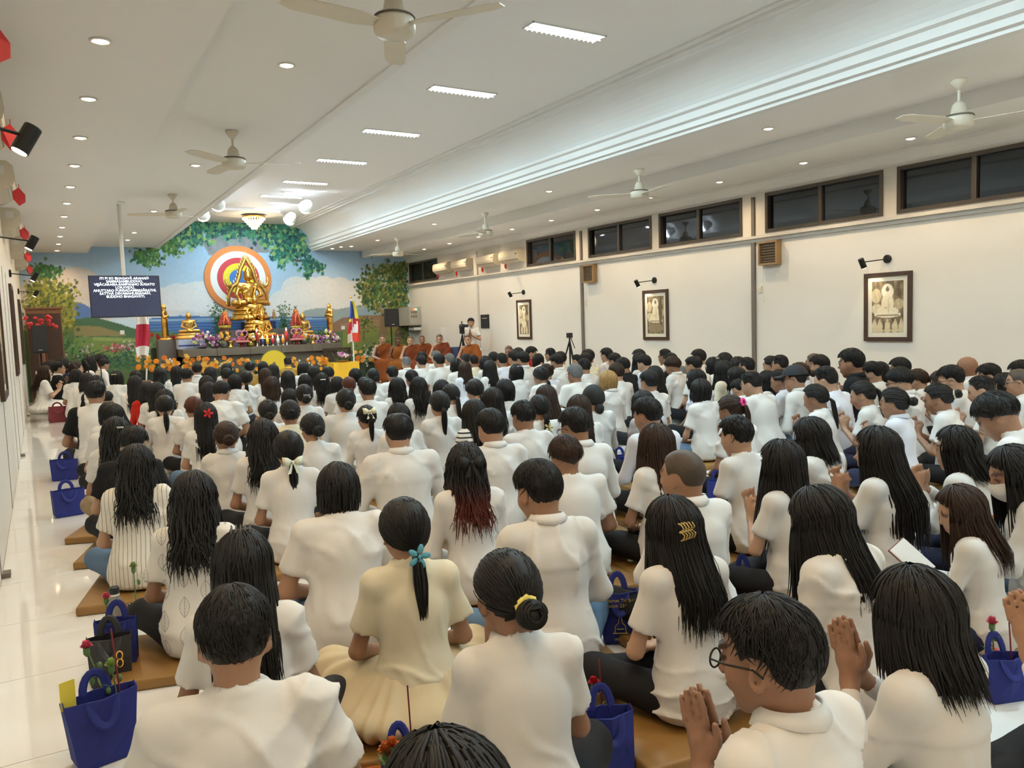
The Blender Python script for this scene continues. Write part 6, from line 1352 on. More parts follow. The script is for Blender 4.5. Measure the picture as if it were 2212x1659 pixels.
(8.287, 6.96, 0.928, 'M','crew','k','tee','w','k','La', -15.7, 'man with cropped hair just right of a dark pilaster'),
(7.837, 7.117, 0.918, 'M','crew','k','tee','w','k','La', -12.6, 'man with a flat crew cut just left of a dark pilaster'),
(8.11, 7.52, 0.901, 'F','bob','k','tee','w','k','La', -13.3, 'woman with short hair beyond the man with the flat crew cut'),
(7.108, 6.615, 0.853, 'F','bob','k','long','b','k','Lb', -12.2, 'woman with a bob in a pale blue shirt'),
(7.32, 7.031, 0.907, 'F','long','k','puff','c','k','La', -9.9, 'woman with long hair and a cream puff-sleeved blouse'),
(8.554, 8.187, 0.917, 'M','bowl','k','tee','w','k','La', -10.7, 'man with straight hair at the wall left of the far pilaster'),
(8.124, 7.986, 0.883, 'F','bob','k','tee','w','k','Lb', -9.3, 'woman with a short bob and tiny white clip'),
(8.722, 8.882, 0.953, 'M','short','k','tee','w','k','La', -12.7, 'man with dense hair sitting high near the wall'),
(7.471, 7.705, 0.949, 'M','thin','k','tee','w','k','Lb', -8.5, 'man with a thinning patch in a pale polo shirt'),
(7.973, 8.453, 0.746, 'K','grey','g','tee','w','k','Lc', -9.9, 'grey-haired child-size figure bending over a booklet'),
(6.455, 6.616, 0.865, 'F','bob','k','tee','l','k','Lb', -4.9, 'woman with glasses and a bob in front of the thinning man'),
(8.759, 9.688, 0.947, 'M','crew','k','tee','w','k','La', -18.0, 'man looking left with cropped hair beside the middle picture'),
(8.249, 9.001, 0.917, 'F','short','k','long','k','k','La', -11.7, 'dark-haired person between two white shirts near the middle picture'),
(7.597, 8.245, 0.912, 'F','bowl','b','long','w','k','Lb', -9.3, 'person with short brown hair in a white shirt, right of middle picture'),
(8.569, 10.113, 0.943, 'M','short','k','tee','w','k','La', -13.5, 'man with bushy hair below the middle picture'),
(8.001, 9.434, 0.922, 'F','long','k','tee','w','k','La', -11.6, 'woman with a long tail of hair below the middle picture'),
(7.73, 9.01, 0.916, 'M','short','k','tee','l','k','Lb', -9.4, 'man with a neat haircut in a bluish white shirt'),
(6.603, 7.498, 0.865, 'F','long','k','tee','w','k','La', -1.6, 'woman with long hair behind the man in the logo tee'),
(5.634, 6.488, 0.905, 'M','short','k','tee','w','k','La', 1.4, 'man in a white tee with a red emblem on the back'),
(7.901, 9.929, 0.918, 'M','short','k','tee','w','k','Lb', -10.9, 'man with glasses looking left, right of the grey-haired row'),
(6.312, 7.899, 0.905, 'M','grey','b','tee','w','k','La', -0.9, 'man with greying brown hair behind the blond woman'),
(5.664, 7.237, 0.875, 'F','bob','y','long','w','k','La', 1.2, 'woman with a blond bob in a white shirt'),
(7.218, 8.881, 0.905, 'F','short','k','tee','k','k','Lb', -8.7, 'dark-haired person in a dark top near the greying man'),
(8.637, 11.074, 0.951, 'M','short','k','tee','w','k','La', -14.8, 'slim man sitting upright alone against the right wall'),
(8.171, 10.998, 0.949, 'M','short','k','tee','w','k','La', -13.7, 'man with trimmed hair right of the empty tripod'),
(6.76, 9.206, 0.915, 'M','crew','k','tee','w','k','La', -2.9, 'man with cropped hair and a dark neck beside the grey-haired man'),
(7.755, 10.504, 0.915, 'M','short','k','tee','c','k','Lb', -11.4, 'man in cream beside the empty tripod'),
(8.662, 12.027, 0.815, 'K','crew','k','tee','w','k','Lb', -16.7, 'small boy with cropped hair directly below the tripod'),
(5.817, 8.123, 0.915, 'B','grey','g','tee','w','n','La', 0.5, 'stout grey-haired man with glasses in a white polo'),
(7.102, 10.407, 0.935, 'M','short','k','long','w','k','Lb', -6.9, 'man in a hooded white shirt left of the tripod'),
(7.764, 11.261, 0.925, 'F','short','k','tee','w','k','La', -10.2, 'person beyond the man in the hooded white shirt'),
(8.293, 12.363, 0.951, 'M','crew','k','tee','w','k','La', -15.4, 'man with cropped hair sitting high left of the tripod'),
(6.047, 9.131, 0.877, 'F','bunhigh','b','long','l','k','La', -4.6, 'woman with a tiny top knot in pale lilac'),
(5.582, 8.563, 0.885, 'F','ponylow','k','tee','w','k','Lb', 3.2, 'woman with hair pinned flat in a collared white blouse'),
(7.88, 12.152, 0.87, 'F','bob','k','tee','w','k','Lc', -14.2, 'dark head bowed low beside the person in red'),
(8.515, 13.417, 0.955, 'M','short','k','tee','r','k','Lb', 131.3, 'person with glasses in a red vest facing the camera'),
(6.906, 11.12, 0.97, 'M','short','k','long','w','k','La', -5.9, 'man with dense hair in a crisp white shirt, centre right'),
(8.013, 13.067, 0.955, 'F','bowl','k','tee','w','k','La', -15.9, 'dark head between the monk at the wall and the red vest'),
(7.303, 12.073, 0.943, 'M','short','k','tee','w','k','La', -9.2, 'man left of the crisp-shirted man, near the shaven monk'),
(6.756, 11.569, 0.946, 'M','crew','k','tee','l','k','La', -5.4, 'man in a bluish shirt below the narrow picture'),
(5.808, 9.538, 0.873, 'F','bob','k','tee','w','k','La', 0.2, 'woman with a rounded bob and small clip in a tight white tee'),
(7.392, 12.971, 0.915, 'F','bun','k','tee','w','k','La', -13.0, 'woman with a small bun near the right-hand monk'),
(5.956, 10.578, 0.89, 'F','long','k','tee','w','k','La', -1.0, 'woman with thick green-black hair in white, centre'),
(6.714, 12.068, 0.89, 'F','bob','k','tee','w','k','La', -4.6, 'woman with a bob behind the thick-haired woman, centre'),
(6.759, 12.598, 0.894, 'M','crew','k','tee','c','k','La', -4.1, 'man with cropped brown hair in a cream shirt, centre'),
(6.894, 13.123, 0.902, 'F','bun','k','tee','w','k','La', -11.5, 'woman with a tiny bun beside the empty blue chair'),
(5.729, 10.979, 0.87, 'F','long','b','tee','l','k','La', 0.1, 'woman with reddish dark long hair in a lilac tee'),
(6.094, 11.982, 0.885, 'F','bob','k','tee','w','k','La', -2.2, 'woman with a smooth bob in front of the monks'),
(6.79, 13.64, 0.898, 'M','grey','g','tee','w','k','La', -6.5, 'white-haired man in front of the monks'),
(6.087, 12.653, 0.944, 'B','short','k','tee','w','n','La', -3.2, 'large man in a loose white tee in front of the monks'),
(6.853, 14.369, 0.937, 'M','grey','g','tee','w','k','La', -12.8, 'grey-haired man beyond the large man near the monks'),
(5.968, 13.149, 0.915, 'M','short','k','long','w','k','La', -2.4, 'man in white directly in front of the praying monks'),
(6.79, 14.906, 0.913, 'M','short','k','tee','w','k','La', -13.0, 'man hidden beyond another before the seated monks'),
(5.859, 13.6, 0.885, 'M','crew','g','long','w','k','La', -1.6, 'man with greying crew cut in a white shirt before the monks'),
(4.333, 9.887, 0.865, 'M','short','k','tee','w','k','La', 5.3, 'man with a flat-topped haircut, left of the large man'),
(4.57, 11.156, 0.86, 'M','short','k','tee','w','k','La', 0.7, 'man with short hair left of the flat-topped man'),
(4.166, 10.898, 0.865, 'F','bun','k','tee','w','k','La', 5.9, 'woman with a low bun near the yellow draped table'),
(4.06, 11.375, 0.855, 'F','bob','k','tee','w','k','La', 2.7, 'woman with a wide bob just below the yellow draped table'),
(3.69, 8.862, 0.852, 'F','longwavy','k','tee','w','k','La', 7.5, 'woman with long fanned wavy hair and a checked top'),
(3.755, 8.379, 0.875, 'F','longwavy','k','tee','w','k','La', 6.8, 'woman with long curled hair over a pale tee, centre'),
(3.82, 7.897, 0.861, 'F','bob','k','tee','w','k','La', 6.3, 'woman with a helmet-like black bob, centre'),
(3.597, 7.232, 0.865, 'F','pony','k','tee','w','k','Lb', 9.1, 'woman with a curly low ponytail, centre'),
(4.0, 7.455, 0.88, 'F','ponylow','k','tee','w','k','Lb', 7.8, 'woman glancing left with a neat low ponytail, centre'),
(3.665, 6.466, 0.865, 'F','long','k','tee','w','k','La', 6.9, 'woman with sleek straight hair and a maroon skirt, centre'),
(4.108, 6.986, 0.89, 'F','bob','k','tee','w','k','La', 5.2, 'woman with a sleek jaw-length bob, centre right'),
(3.407, 9.227, 0.855, 'F','short','k','tee','w','k','La', 4.5, 'dark head just beyond the man in a round-neck tee'),
(3.058, 8.185, 0.905, 'M','short','k','tee','w','k','La', 9.1, 'man in a round-neck white tee left of the fanned-hair woman'),
(3.374, 9.713, 0.847, 'F','pony','r','tee','w','k','La', 4.9, 'woman with dark red-brown gathered hair'),
(3.382, 10.2, 0.825, 'F','bob','k','tee','w','k','La', 4.9, 'small dark bob beside the red-brown-haired woman'),
(3.768, 11.78, 0.88, 'M','short','k','long','l','k','Lb', 8.1, 'man in a lilac shirt just left of the yellow draped table'),
(3.323, 10.671, 0.86, 'F','longwavy','k','tee','w','k','La', 9.5, 'woman with wavy hair half tied by a pearl clip'),
(3.76, 12.469, 0.865, 'F','lob','k','tee','w','k','La', 4.4, 'woman with broad dark hair beyond the pearl-clip woman'),
(3.215, 11.126, 0.829, 'F','lob','k','tee','h','k','La', 6.2, 'woman with a layered bob in a tan top'),
(4.017, 13.977, 0.875, 'F','bob','k','long','w','k','Lb', 11.9, 'woman with a bob and white collar near the yellow-robed leader'),
(2.387, 8.317, 0.89, 'F','bun','k','tee','w','k','La', 9.2, 'woman with a white ribbed claw clip'),
(2.362, 8.804, 0.819, 'F','bob','k','tee','w','k','La', 7.6, 'woman with a round black bob beside the white claw clip'),
(1.865, 6.971, 0.858, 'F','bunmid','k','tee','c','k','La', 12.0, 'woman with a black square clip in a cream top'),
(1.792, 7.478, 0.832, 'F','bun','k','tee','w','k','La', 8.5, 'woman with a beige scrunchie bun, left of centre'),
(2.506, 10.164, 0.885, 'F','lob','b','tee','w','k','La', 10.0, 'broad woman with a wide brown bob in white'),
(3.107, 11.624, 0.87, 'F','long','k','tee','w','k','La', 8.8, 'woman with sleek dark hair beyond the white claw clip'),
(3.017, 12.617, 0.875, 'F','verylong','b','tee','w','k','Lb', 11.9, 'woman with long dark brown hair near the yellow fan'),
(3.47, 13.926, 0.875, 'F','long','k','tee','w','k','Lb', 22.9, 'woman leaning right with sleek hair before the yellow fan'),
(3.673, 15.475, 0.87, 'F','bob','k','tee','w','k','La', 7.4, 'dark head left of the yellow fan'),
(4.442, 16.56, 0.885, 'M','crew','k','long','m','h','La', 2.3, 'leader in a mustard jacket with yellow collar kneeling before the altar'),
(3.341, 15.113, 0.89, 'M','short','k','long','m','h','La', 13.1, 'attendant in a mustard jacket left of the yellow fan'),
(2.657, 12.305, 0.873, 'F','ponylow','k','tee','w','k','La', 13.3, 'woman with a thin long ponytail and a printed white tee'),
(2.39, 11.841, 0.852, 'F','bob','k','tee','w','k','La', 9.9, 'woman with a black bob beside the thin-ponytail woman'),
(2.541, 13.16, 0.885, 'M','short','k','tee','c','k','La', 10.8, 'man with trimmed hair and a pale green collar'),
(3.033, 15.675, 0.865, 'F','lob','k','tee','w','k','La', 12.2, 'dark head right in front of the orange gerberas, left of centre'),
(1.744, 9.42, 0.915, 'B','short','k','tee','w','k','Lc', 16.0, 'broad man with bowed head in a white tee, left of centre'),
(1.773, 10.36, 0.855, 'F','verylong','k','tee','w','k','Lb', 10.8, 'woman with long hair tucked beside the bowed broad man'),
(1.963, 11.614, 0.87, 'F','lob','k','tee','w','k','Lb', 11.4, 'woman with a swinging bob and pale blouse'),
(2.477, 14.244, 0.875, 'F','verylong','k','tee','w','k','La', 12.7, 'woman with long loose hair in the row nearest the gerberas'),
(2.507, 15.725, 0.885, 'M','short','k','long','w','k','La', 15.8, 'person with round black hair and white collar before the gerberas'),
(1.993, 13.542, 0.905, 'M','short','k','tee','w','k','La', 18.0, 'man in a plain tee, second row left of centre'),
(2.1, 15.428, 0.875, 'F','verylong','k','tee','w','k','La', 17.5, 'woman with waist-long hair left of the plain-tee man'),
(1.77, 15.022, 0.875, 'F','lob','k','tee','w','k','Lb', 18.3, 'woman with ragged hair beside the flag stand'),
(1.149, 9.482, 0.865, 'F','lob','k','tee','w','k','La', 12.0, 'dark head behind the tousled ponytail woman'),
(1.192, 10.526, 0.887, 'F','verylong','k','tee','w','k','La', 15.0, 'woman with very long black hair beside the red jacket'),
(1.135, 11.022, 0.873, 'F','lob','k','long','r','k','Lb', 13.7, 'person in an orange-red jacket'),
(1.137, 12.528, 0.885, 'F','verylong','k','tee','w','k','La', 16.0, 'woman with long flowing hair left of the red jacket'),
(1.351, 14.676, 0.865, 'F','short','k','tee','w','k','La', 19.5, 'dark head beyond the flowing-haired woman'),
(1.033, 14.342, 0.905, 'F','bobclip','k','long','w','k','La', 22.2, 'woman with a gold barrette and a white cowl top'),
(0.716, 11.748, 0.735, 'K','short','k','tee','k','k','Lb', 16.3, 'small dark-haired child beside the raglan-sleeved man'),
(0.661, 12.947, 0.905, 'F','lob','k','tee','w','k','La', 18.6, 'dark head just beyond the raglan-sleeved man'),
(0.595, 14.15, 0.895, 'F','lob','k','long','w','k','Lb', 27.7, 'woman with layered hair in a white blouse near the singers'),
(0.494, 15.687, 0.905, 'F','bob','k','tee','w','k','La', 22.9, 'woman with a full bob behind the man in the suit'),
(0.03, 16.3, 0.977, 'F','longwavy','b','puff','w','s','U:pray,4,0,-8', 82.0, 'kneeling woman in a long white dress with a pale hair ribbon'),
(0.03, 18.273, 0.893, 'F','long','k','tee','w','k','Pa', 80.0, 'dark-haired woman hidden behind the white dress by the wall'),
(0.259, 16.7, 1.02, 'M','short','k','long','k','k','U:pray,2,0,-5', 75.0, 'man in a black suit with glasses kneeling in profile'),
(0.137, 17.757, 1.025, 'F','long','k','puff','w','k','Pa', 78.0, 'woman with a pony beyond the suited man, in white'),
(0.369, 18.674, 1.035, 'F','bob','k','tee','k','k','Pa', 80.0, 'dark-haired singer beyond the suited man'),
(0.573, 17.6, 0.986, 'F','bun','b','tee','k','k','Pa', 80.0, 'singer with a brown bun in dark clothes'),
(0.844, 18.3, 1.066, 'F','long','k','long','w','k','Pa', 75.0, 'singer with long hair in white behind the microphone stands'),
(1.083, 18.9, 1.071, 'M','bowl','k','long','w','k','Pa', 80.0, 'singer in white furthest from the microphone stands'),
(1.072, 17.8, 1.009, 'M','short','k','long','w','k','Pb', 75.0, 'man in a white shirt kneeling by the microphone stand'),
]
SKINS = [(.36, .19, .11), (.42, .23, .14), (.30, .15, .085), (.46, .27, .17)]
HAIRC = dict(k=(.010, .0085, .008), b=(.030, .014, .008), r=(.075, .018, .008), y=(.36, .21, .075), g=(.16, .155, .15))
TOPC = dict(w=(.73, .71, .68), c=(.74, .67, .50), l=(.72, .73, .80), b=(.42, .53, .60), r=(.50, .02, .012), k=(.012, .012, .014), m=(.36, .20, .045), g=(.42, .41, .42), h=(.45, .25, .12))
TROUC = dict(k=(.012, .012, .014), j=(.10, .17, .27), h=(.30, .22, .13), n=(.018, .022, .05), t=(.36, .19, .11), s=(.62, .52, .34))
BUILD = dict(F=dict(w=.88, fat=.94), M=dict(w=.98, fat=1.0), B=dict(w=1.13, fat=1.18), K=dict(w=.86, fat=.88))
VARI = dict(a=dict(lean=5, pitch=8, yaw=0), b=dict(lean=10, pitch=17, yaw=10), c=dict(lean=15, pitch=30, yaw=-8))
ARMS = dict(L='lap', P='pray', H='prayhigh', R='read')
M['pinstripe'] = None
def stripe_mat(name, ca, cb, axis, freq, duty):
    m = bpy.data.materials.new(name); m.use_nodes = True; nt = m.node_tree; N = nt.nodes; L = nt.links; b = N['Principled BSDF']; b.inputs['Roughness'].default_value = .85
    tc = N.new('ShaderNodeTexCoord'); sx = N.new('ShaderNodeSeparateXYZ'); L.new(tc.outputs['Object'], sx.inputs[0])
    mu = N.new('ShaderNodeMath'); mu.operation = 'MULTIPLY'; mu.inputs[1].default_value = freq; L.new(sx.outputs[axis], mu.inputs[0])
    fr = N.new('ShaderNodeMath'); fr.operation = 'FRACT'; L.new(mu.outputs[0], fr.inputs[0])
    lt = N.new('ShaderNodeMath'); lt.operation = 'LESS_THAN'; lt.inputs[1].default_value = duty; L.new(fr.outputs[0], lt.inputs[0])
    mx = N.new('ShaderNodeMix'); mx.data_type = 'RGBA'; mx.inputs[6].default_value = (*ca, 1); mx.inputs[7].default_value = (*cb, 1); L.new(lt.outputs[0], mx.inputs[0]); L.new(mx.outputs[2], b.inputs['Base Color'])
    no = N.new('ShaderNodeTexNoise'); no.inputs['Scale'].default_value = 13; L.new(tc.outputs['Object'], no.inputs['Vector']); bp = N.new('ShaderNodeBump'); bp.inputs['Strength'].default_value = .7; bp.inputs['Distance'].default_value = .01; L.new(no.outputs[0], bp.inputs['Height']); L.new(bp.outputs[0], b.inputs['Normal'])
    return m
M['pinstripe'] = stripe_mat('pinstriped_cotton', (.78, .73, .64), (.10, .085, .075), 0, 42, .10)
M['stripes'] = stripe_mat('striped_jersey', (.78, .76, .72), (.012, .012, .014), 2, 27, .33)
_cache = {}
def cached(key, fn):
    if key not in _cache: _cache[key] = fn()
    return _cache[key]
def head_matrix(J, s=1.0):
    Q = J['R'] * HS * s; h = J['head']
    return Matrix(((*Q[0], h[0]), (*Q[1], h[1]), (*Q[2], h[2]), (0, 0, 0, 1)))
def part(name, me, parent, color=None, mtx=None):
    o = bpy.data.objects.new(name, me); link(o, parent)
    if color is not None: o.color = (*color, 1)
    if mtx is not None: o.matrix_local = mtx
    return o
# ---- small worn things, in head space
def glasses():
    g = MB()
    for s_ in (-1, 1):
        pts = [(s_ * .033 + .024 * math.cos(a), .101, -.002 + .018 * math.sin(a)) for a in np.linspace(0, 2 * math.pi, 17)[:-1]]
        g.tube(pts, .0022, 5, closed=True); g.tube([(s_ * .057, .099, .004), (s_ * .080, .055, .006), (s_ * .082, .0, .002), (s_ * .079, -.018, -.014)], .0022, 5)
    g.tube([(-.010, .102, .002), (0, .106, .004), (.010, .102, .002)], .002, 5); return g.mesh('glasses', True)
def claw(): 
    g = MB()
    for k in range(5):
        for s_ in (-1, 1): g.tube([(-.028 + k * .014, 0, 0), (-.028 + k * .014, -.016, s_ * .012), (-.028 + k * .014, -.006, s_ * .026), (-.028 + k * .014, .006, s_ * .030)], .0026, 5)
    g.tube([(-.034, -.002, 0), (.034, -.002, 0)], .005, 6); return g.mesh('hair_clip', True)
def bowm():
    g = MB()
    for s_ in (-1, 1):
        g.add([(0, -.004, .008), (s_ * .03, -.016, .030), (s_ * .062, -.008, .036), (s_ * .058, -.006, -.020), (s_ * .03, -.016, -.024), (0, -.004, -.008), (s_ * .03, .006, .024), (s_ * .03, .006, -.018)], [(0, 1, 4, 5), (1, 2, 3, 4), (0, 6, 7, 5), (6, 2, 3, 7), (0, 1, 6), (1, 2, 6), (5, 4, 7), (4, 3, 7)])
        g.add([(0, -.004, -.004), (s_ * .012, -.012, -.01), (s_ * .036, -.016, -.07), (s_ * .016, -.018, -.066)], [(0, 1, 2, 3)])
    g.ball((0, -.010, 0), (.010, .009, .012)); return g.mesh('hair_bow', True)
def scrunch():
    g = MB(); pts = [((.024 + .003 * math.sin(9 * a)) * math.cos(a), .003 * math.sin(7 * a), (.024 + .003 * math.sin(9 * a)) * math.sin(a)) for a in np.linspace(0, 2 * math.pi, 25)[:-1]]
    g.tube(pts, .010, 7, closed=True); return g.mesh('hair_tie', True)
def flowerclip():
    g = MB()
    for k in range(5):
        a = k * 2 * math.pi / 5; g.ball((.026 * math.cos(a), -.006, .026 * math.sin(a)), (.011, .004, .018), 8, 6, Matrix.Rotation(-a + math.pi / 2, 3, 'Y'))
    g.ball((0, -.012, 0), .007); return g.mesh('hair_clip', True)
def barrette():
    g = MB(); g.box(-.035, .035, -.006, .002, -.006, .006); return g.mesh('hair_clip', False, .002)
def facemask():
    n = 10; V = []; F = []
    for i in range(7):
        for j in range(n):
            u = (j / (n - 1) - .5) * 2; v = i / 6
            V.append((.074 * u * (1 - .25 * abs(v - .5)), .118 - .062 * u * u - .02 * (v - .35) ** 2 * 4, -.012 - .092 * v))
    for i in range(6):
        for j in range(n - 1): F.append((i * n + j, i * n + j + 1, (i + 1) * n + j + 1, (i + 1) * n + j))
    g = MB().add(V, F); g.add([(x, y - .003, z) for x, y, z in V], F)
    for s_ in (-1, 1): g.tube([(s_ * .070, .062, -.03), (s_ * .080, .0, -.012), (s_ * .083, -.012, -.02), (s_ * .078, .0, -.05), (s_ * .066, .058, -.075)], .0015, 4)
    return g.mesh('face_mask', True)
def ballcap():
    V, F = cap(lambda a, t: .017 + 0 * a, lambda a: np.interp(a, (0, 180), (72, 84)) + 0 * a, 40, 12); V = V * (1.03, 1.03, 1.03); g = MB(); g.add([tuple(v) for v in V], [tuple(f) for f in F])
    n = 12; top = [(.082 * math.sin(a), .085 + .095 * math.cos(a) * 1.0, .040 - .012 * abs(math.sin(a))) for a in np.linspace(-1.35, 1.35, n)]; inn = [(.078 * math.sin(a), .050 + .05 * math.cos(a), .045) for a in np.linspace(-1.35, 1.35, n)]
    for dz in (0, -.004): g.add([(x, y, z + dz) for x, y, z in inn + top], [(i, i + 1, n + i + 1, n + i) for i in range(n - 1)])
    g.ball((0, -.006, .134), .006); return g.mesh('baseball_cap', True)
def beanie():
    V, F = cap(lambda a, t: np.interp(t, (0, .9, 1), (.024, .020, .022)) + 0 * a, lambda a: np.interp(a, (0, 60, 100, 180), (66, 80, 100, 122)), 40, 14); g = MB(); g.add([tuple(v) for v in V], [tuple(f) for f in F]); g.ball((0, -.09, -.085), (.045, .035, .05), 12, 8); return g.mesh('knit_cap', True)
ACCM = {}
for k_, f_, m_ in (('glasses', glasses, 'blackmetal'), ('claw', claw, 'objc'), ('bow', bowm, 'objc'), ('tie', scrunch, 'objc'), ('flower', flowerclip, 'objc'), ('barrette', barrette, 'objc'), ('mask', facemask, 'objc'), ('cap', ballcap, 'objc'), ('beanie', beanie, 'objc')):
    ACCM[k_] = f_(); ACCM[k_].materials.append(M[m_])
# what is worn on the head: substring of the label -> (kind, colour, position in head space)
ACC = [('man with glasses and white collared', 'glasses', None, None), ('claw clip on her crown', 'claw', (.10, .09, .09), (0, -.02, .118)), ('yellow hair tie', 'tie', (.75, .62, .15), (0, -.118, -.03)),
       ('blue flower hair clip', 'flower', (.10, .35, .45), (0, -.128, -.080)), ('gold claw clip', 'claw', (.55, .38, .12), (-.05, -.112, .0)), ('white face mask', 'mask', (.78, .76, .72), None),
       ('black hair bow', 'bow', (.01, .01, .01), (.0, -.125, .02)), ('pale bow clip', 'bow', (.72, .74, .60), (0, -.130, -.076)), ('red flower clip', 'flower', (.6, .02, .02), (.02, -.116, .02)), ('silver hair slide', 'barrette', (.5, .5, .5), (.03, -.112, .02)),
       ('cream ribbon clip', 'bow', (.80, .74, .52), (0, -.130, .035)), ('tan scrunchie', 'tie', (.40, .25, .12), (0, -.118, -.045)), ('bright pink scrunchie', 'tie', (.80, .06, .28), (0, -.125, .035)), ('round glasses', 'glasses', None, None),
       ('black knit cap', 'beanie', (.010, .010, .011), None), ('black baseball cap', 'cap', (.014, .016, .022), None), ('man in a black baseball cap', 'glasses', None, None), ('bald man with glasses', 'glasses', None, None), ('man with glasses and neat', 'glasses', None, None),
       ('young man with glasses', 'glasses', None, None), ('grey-haired man with glasses', 'glasses', None, None), ('woman with glasses and a bob', 'glasses', None, None), ('man with glasses looking left', 'glasses', None, None), ('glasses in a red vest', 'glasses', None, None),
       ('man with glasses and a dark mask', 'mask', (.02, .02, .022), None), ('man with glasses and a dark mask', 'glasses', None, None), ('small flower', 'flower', (.8, .7, .3), (.01, -.13, -.17)), ('round bun and hair tie', 'tie', (.7, .65, .5), (0, -.118, 0)), ('pearl clip', 'barrette', (.85, .80, .65), (0, -.118, .02)),
       ('ribbed claw clip', 'claw', (.80, .78, .74), (.01, -.13, -.02)), ('black square clip', 'barrette', (.02, .02, .02), (0, -.118, .03)), ('beige scrunchie', 'tie', (.50, .38, .24), (0, -.118, -.045)), ('gold barrette', 'barrette', (.75, .62, .35), (0, -.112, .045)), ('pale hair ribbon', 'bow', (.80, .75, .58), (0, -.118, .0)),
       ('black suit with glasses', 'glasses', None, None), ('tiny white clip', 'barrette', (.8, .8, .8), (0, -.09, .085)), ('rounded bob and small clip', 'barrette', (.6, .6, .6), (0, -.09, .08)), ('leader in a mustard', 'none', None, None)]
CUSH_H = .05
def cushion_me(sx, sy, seed):
    bm = bmesh.new(); bmesh.ops.create_cube(bm, size=1)
    bmesh.ops.scale(bm, vec=(sx, sy, CUSH_H), verts=bm.verts); bmesh.ops.translate(bm, vec=(0, .04, CUSH_H / 2), verts=bm.verts)
    bmesh.ops.bevel(bm, geom=bm.edges[:], offset=.014, segments=3, profile=.6, affect='EDGES')
    me = bpy.data.meshes.new('floor_cushion'); bm.to_mesh(me); bm.free(); smooth_mesh(me); me.materials.append(M['cush']); return me
M['cush'] = mat('ochre_vinyl', (.27, .14, .035), .5, var=.15, scale=4, bump=.1, bscale=10)
CUSH = [cushion_me(.62, .56, 0), cushion_me(.58, .60, 1), cushion_me(.68, .54, 2)]
def make_person(i, x, y, zt, build, hair, hcol, top, tcol, trou, pose, head, label, hires=False):
    r = random.Random(i * 31 + 5); uniq = pose.startswith('U')
    if uniq:
        a, l, p, yw = pose[2:].split(','); kw = dict(arms=a, lean=float(l), pitch=float(p), yaw=float(yw))
    else: kw = dict(arms=ARMS[pose[0]], **VARI[pose[1]])
    legs = 'kneel' if 'kneel' in label else 'cross'
    kw.update(BUILD[build]); kw['legs'] = legs
    J = skeleton(**kw); key = tuple(sorted((k, str(v)) for k, v in kw.items()))
    dist = math.hypot(x, y); near = dist < 3.4
    prayn = 'pray' in kw['arms'] and dist < 3.2
    h = .0075 if prayn else (.0125 if near else .0185)
    seat = CUSH_H + (.02 if legs == 'kneel' else 0); ztl = J['head'][2] + .124
    sc = (zt - seat) / ztl
    if legs == 'kneel': seat = .08; sc = min(1.0, (zt - seat) / ztl); seat = zt - sc * ztl
    a = -R(head); hx, hy = J['head'][0] * sc, (J['head'][1] - .01) * sc
    ox = x - (hx * math.cos(a) - hy * math.sin(a)); oy = y - (hx * math.sin(a) + hy * math.cos(a))
    me = cached(('body', key, h), lambda: body_mesh(J, h))
    o = bpy.data.objects.new('person', me); link(o); o.location = (ox, oy, seat); o.rotation_euler = (0, 0, a); o.scale = (sc,) * 3
    sk = SKINS[r.randrange(4)] if 'brown-skinned' not in label else (.26, .12, .065)
    o.color = (*sk, 1); tag(o, label, 'person', 'seated congregation')
    # clothes
    tc = TOPC[tcol]; j = r.uniform(.95, 1.03); tc = tuple(c * j for c in tc); seed = i if near else hash_s(str(key)) % 7
    hs = .0102 if near else .0165
    if 'raglan' in label:
        def rag(V): q = np.abs(V[:, 0]) > .118 * 1.15 + .10 * np.clip(.50 - V[:, 2], -.1, .0) * 0; c = np.ones((len(V), 3)); c[q & (V[:, 2] > .22)] = (.015, .015, .018); return c
        sm = shirt_mesh(J, 'tee', .010, seed, colors=rag); tc = TOPC['w']
    elif 'orange-printed' in label or 'red emblem' in label:
        oc, x0, z0, z1 = ((.80, .18, .01), .13, .12, .36) if 'orange' in label else ((.55, .02, .02), .035, .30, .40)
        def pr(V): c = np.ones((len(V), 3)); c[(V[:, 1] < .05) & (np.abs(V[:, 0] - .01) < x0) & (V[:, 2] > z0) & (V[:, 2] < z1 - .3 * np.abs(V[:, 0]))] = oc; return c
        sm = shirt_mesh(J, top, .009, seed, colors=pr)
    else: sm = cached(('shirt', key, top, seed, hs), lambda: shirt_mesh(J, top, hs, seed))
    if 'pinstriped' in label: sm = sm.copy(); sm.materials.clear(); sm.materials.append(M['pinstripe'])
    if 'black and white striped' in label: sm = sm.copy(); sm.materials.clear(); sm.materials.append(M['stripes'])
    if 'leaf-print' in label: sm = sm.copy(); sm.materials.clear(); sm.materials.append(M['leafprint'])
    sh = part('shirt' if tcol != 'm' else 'jacket', sm, o, tc)
    if top == 'long' and ('collar' in label or 'shirt' in label or 'jacket' in label or 'suit' in label) and 'striped' not in label:
        part('collar', cached(('collar', key), lambda: collar_mesh(J)), sh, (.75, .48, .05) if 'yellow collar' in label else ((.8, .78, .75) if 'suit' in label else tc))
    if trou == 's': part('skirt', cached(('skirt', key, near), lambda: skirt_mesh(J, .010 if near else .014, i)), o, TROUC['s'] if tcol == 'c' else TOPC['w'])
    elif trou == 't': part('shorts', cached(('shorts', key), lambda: trousers_mesh(J, .011, i, short=0)), o, (.03, .03, .035))
    else: part('trousers', cached(('trou', key, near), lambda: trousers_mesh(J, .015 if near else .022, 3)), o, TROUC[trou])
    # hair
    hc = HAIRC[hcol]
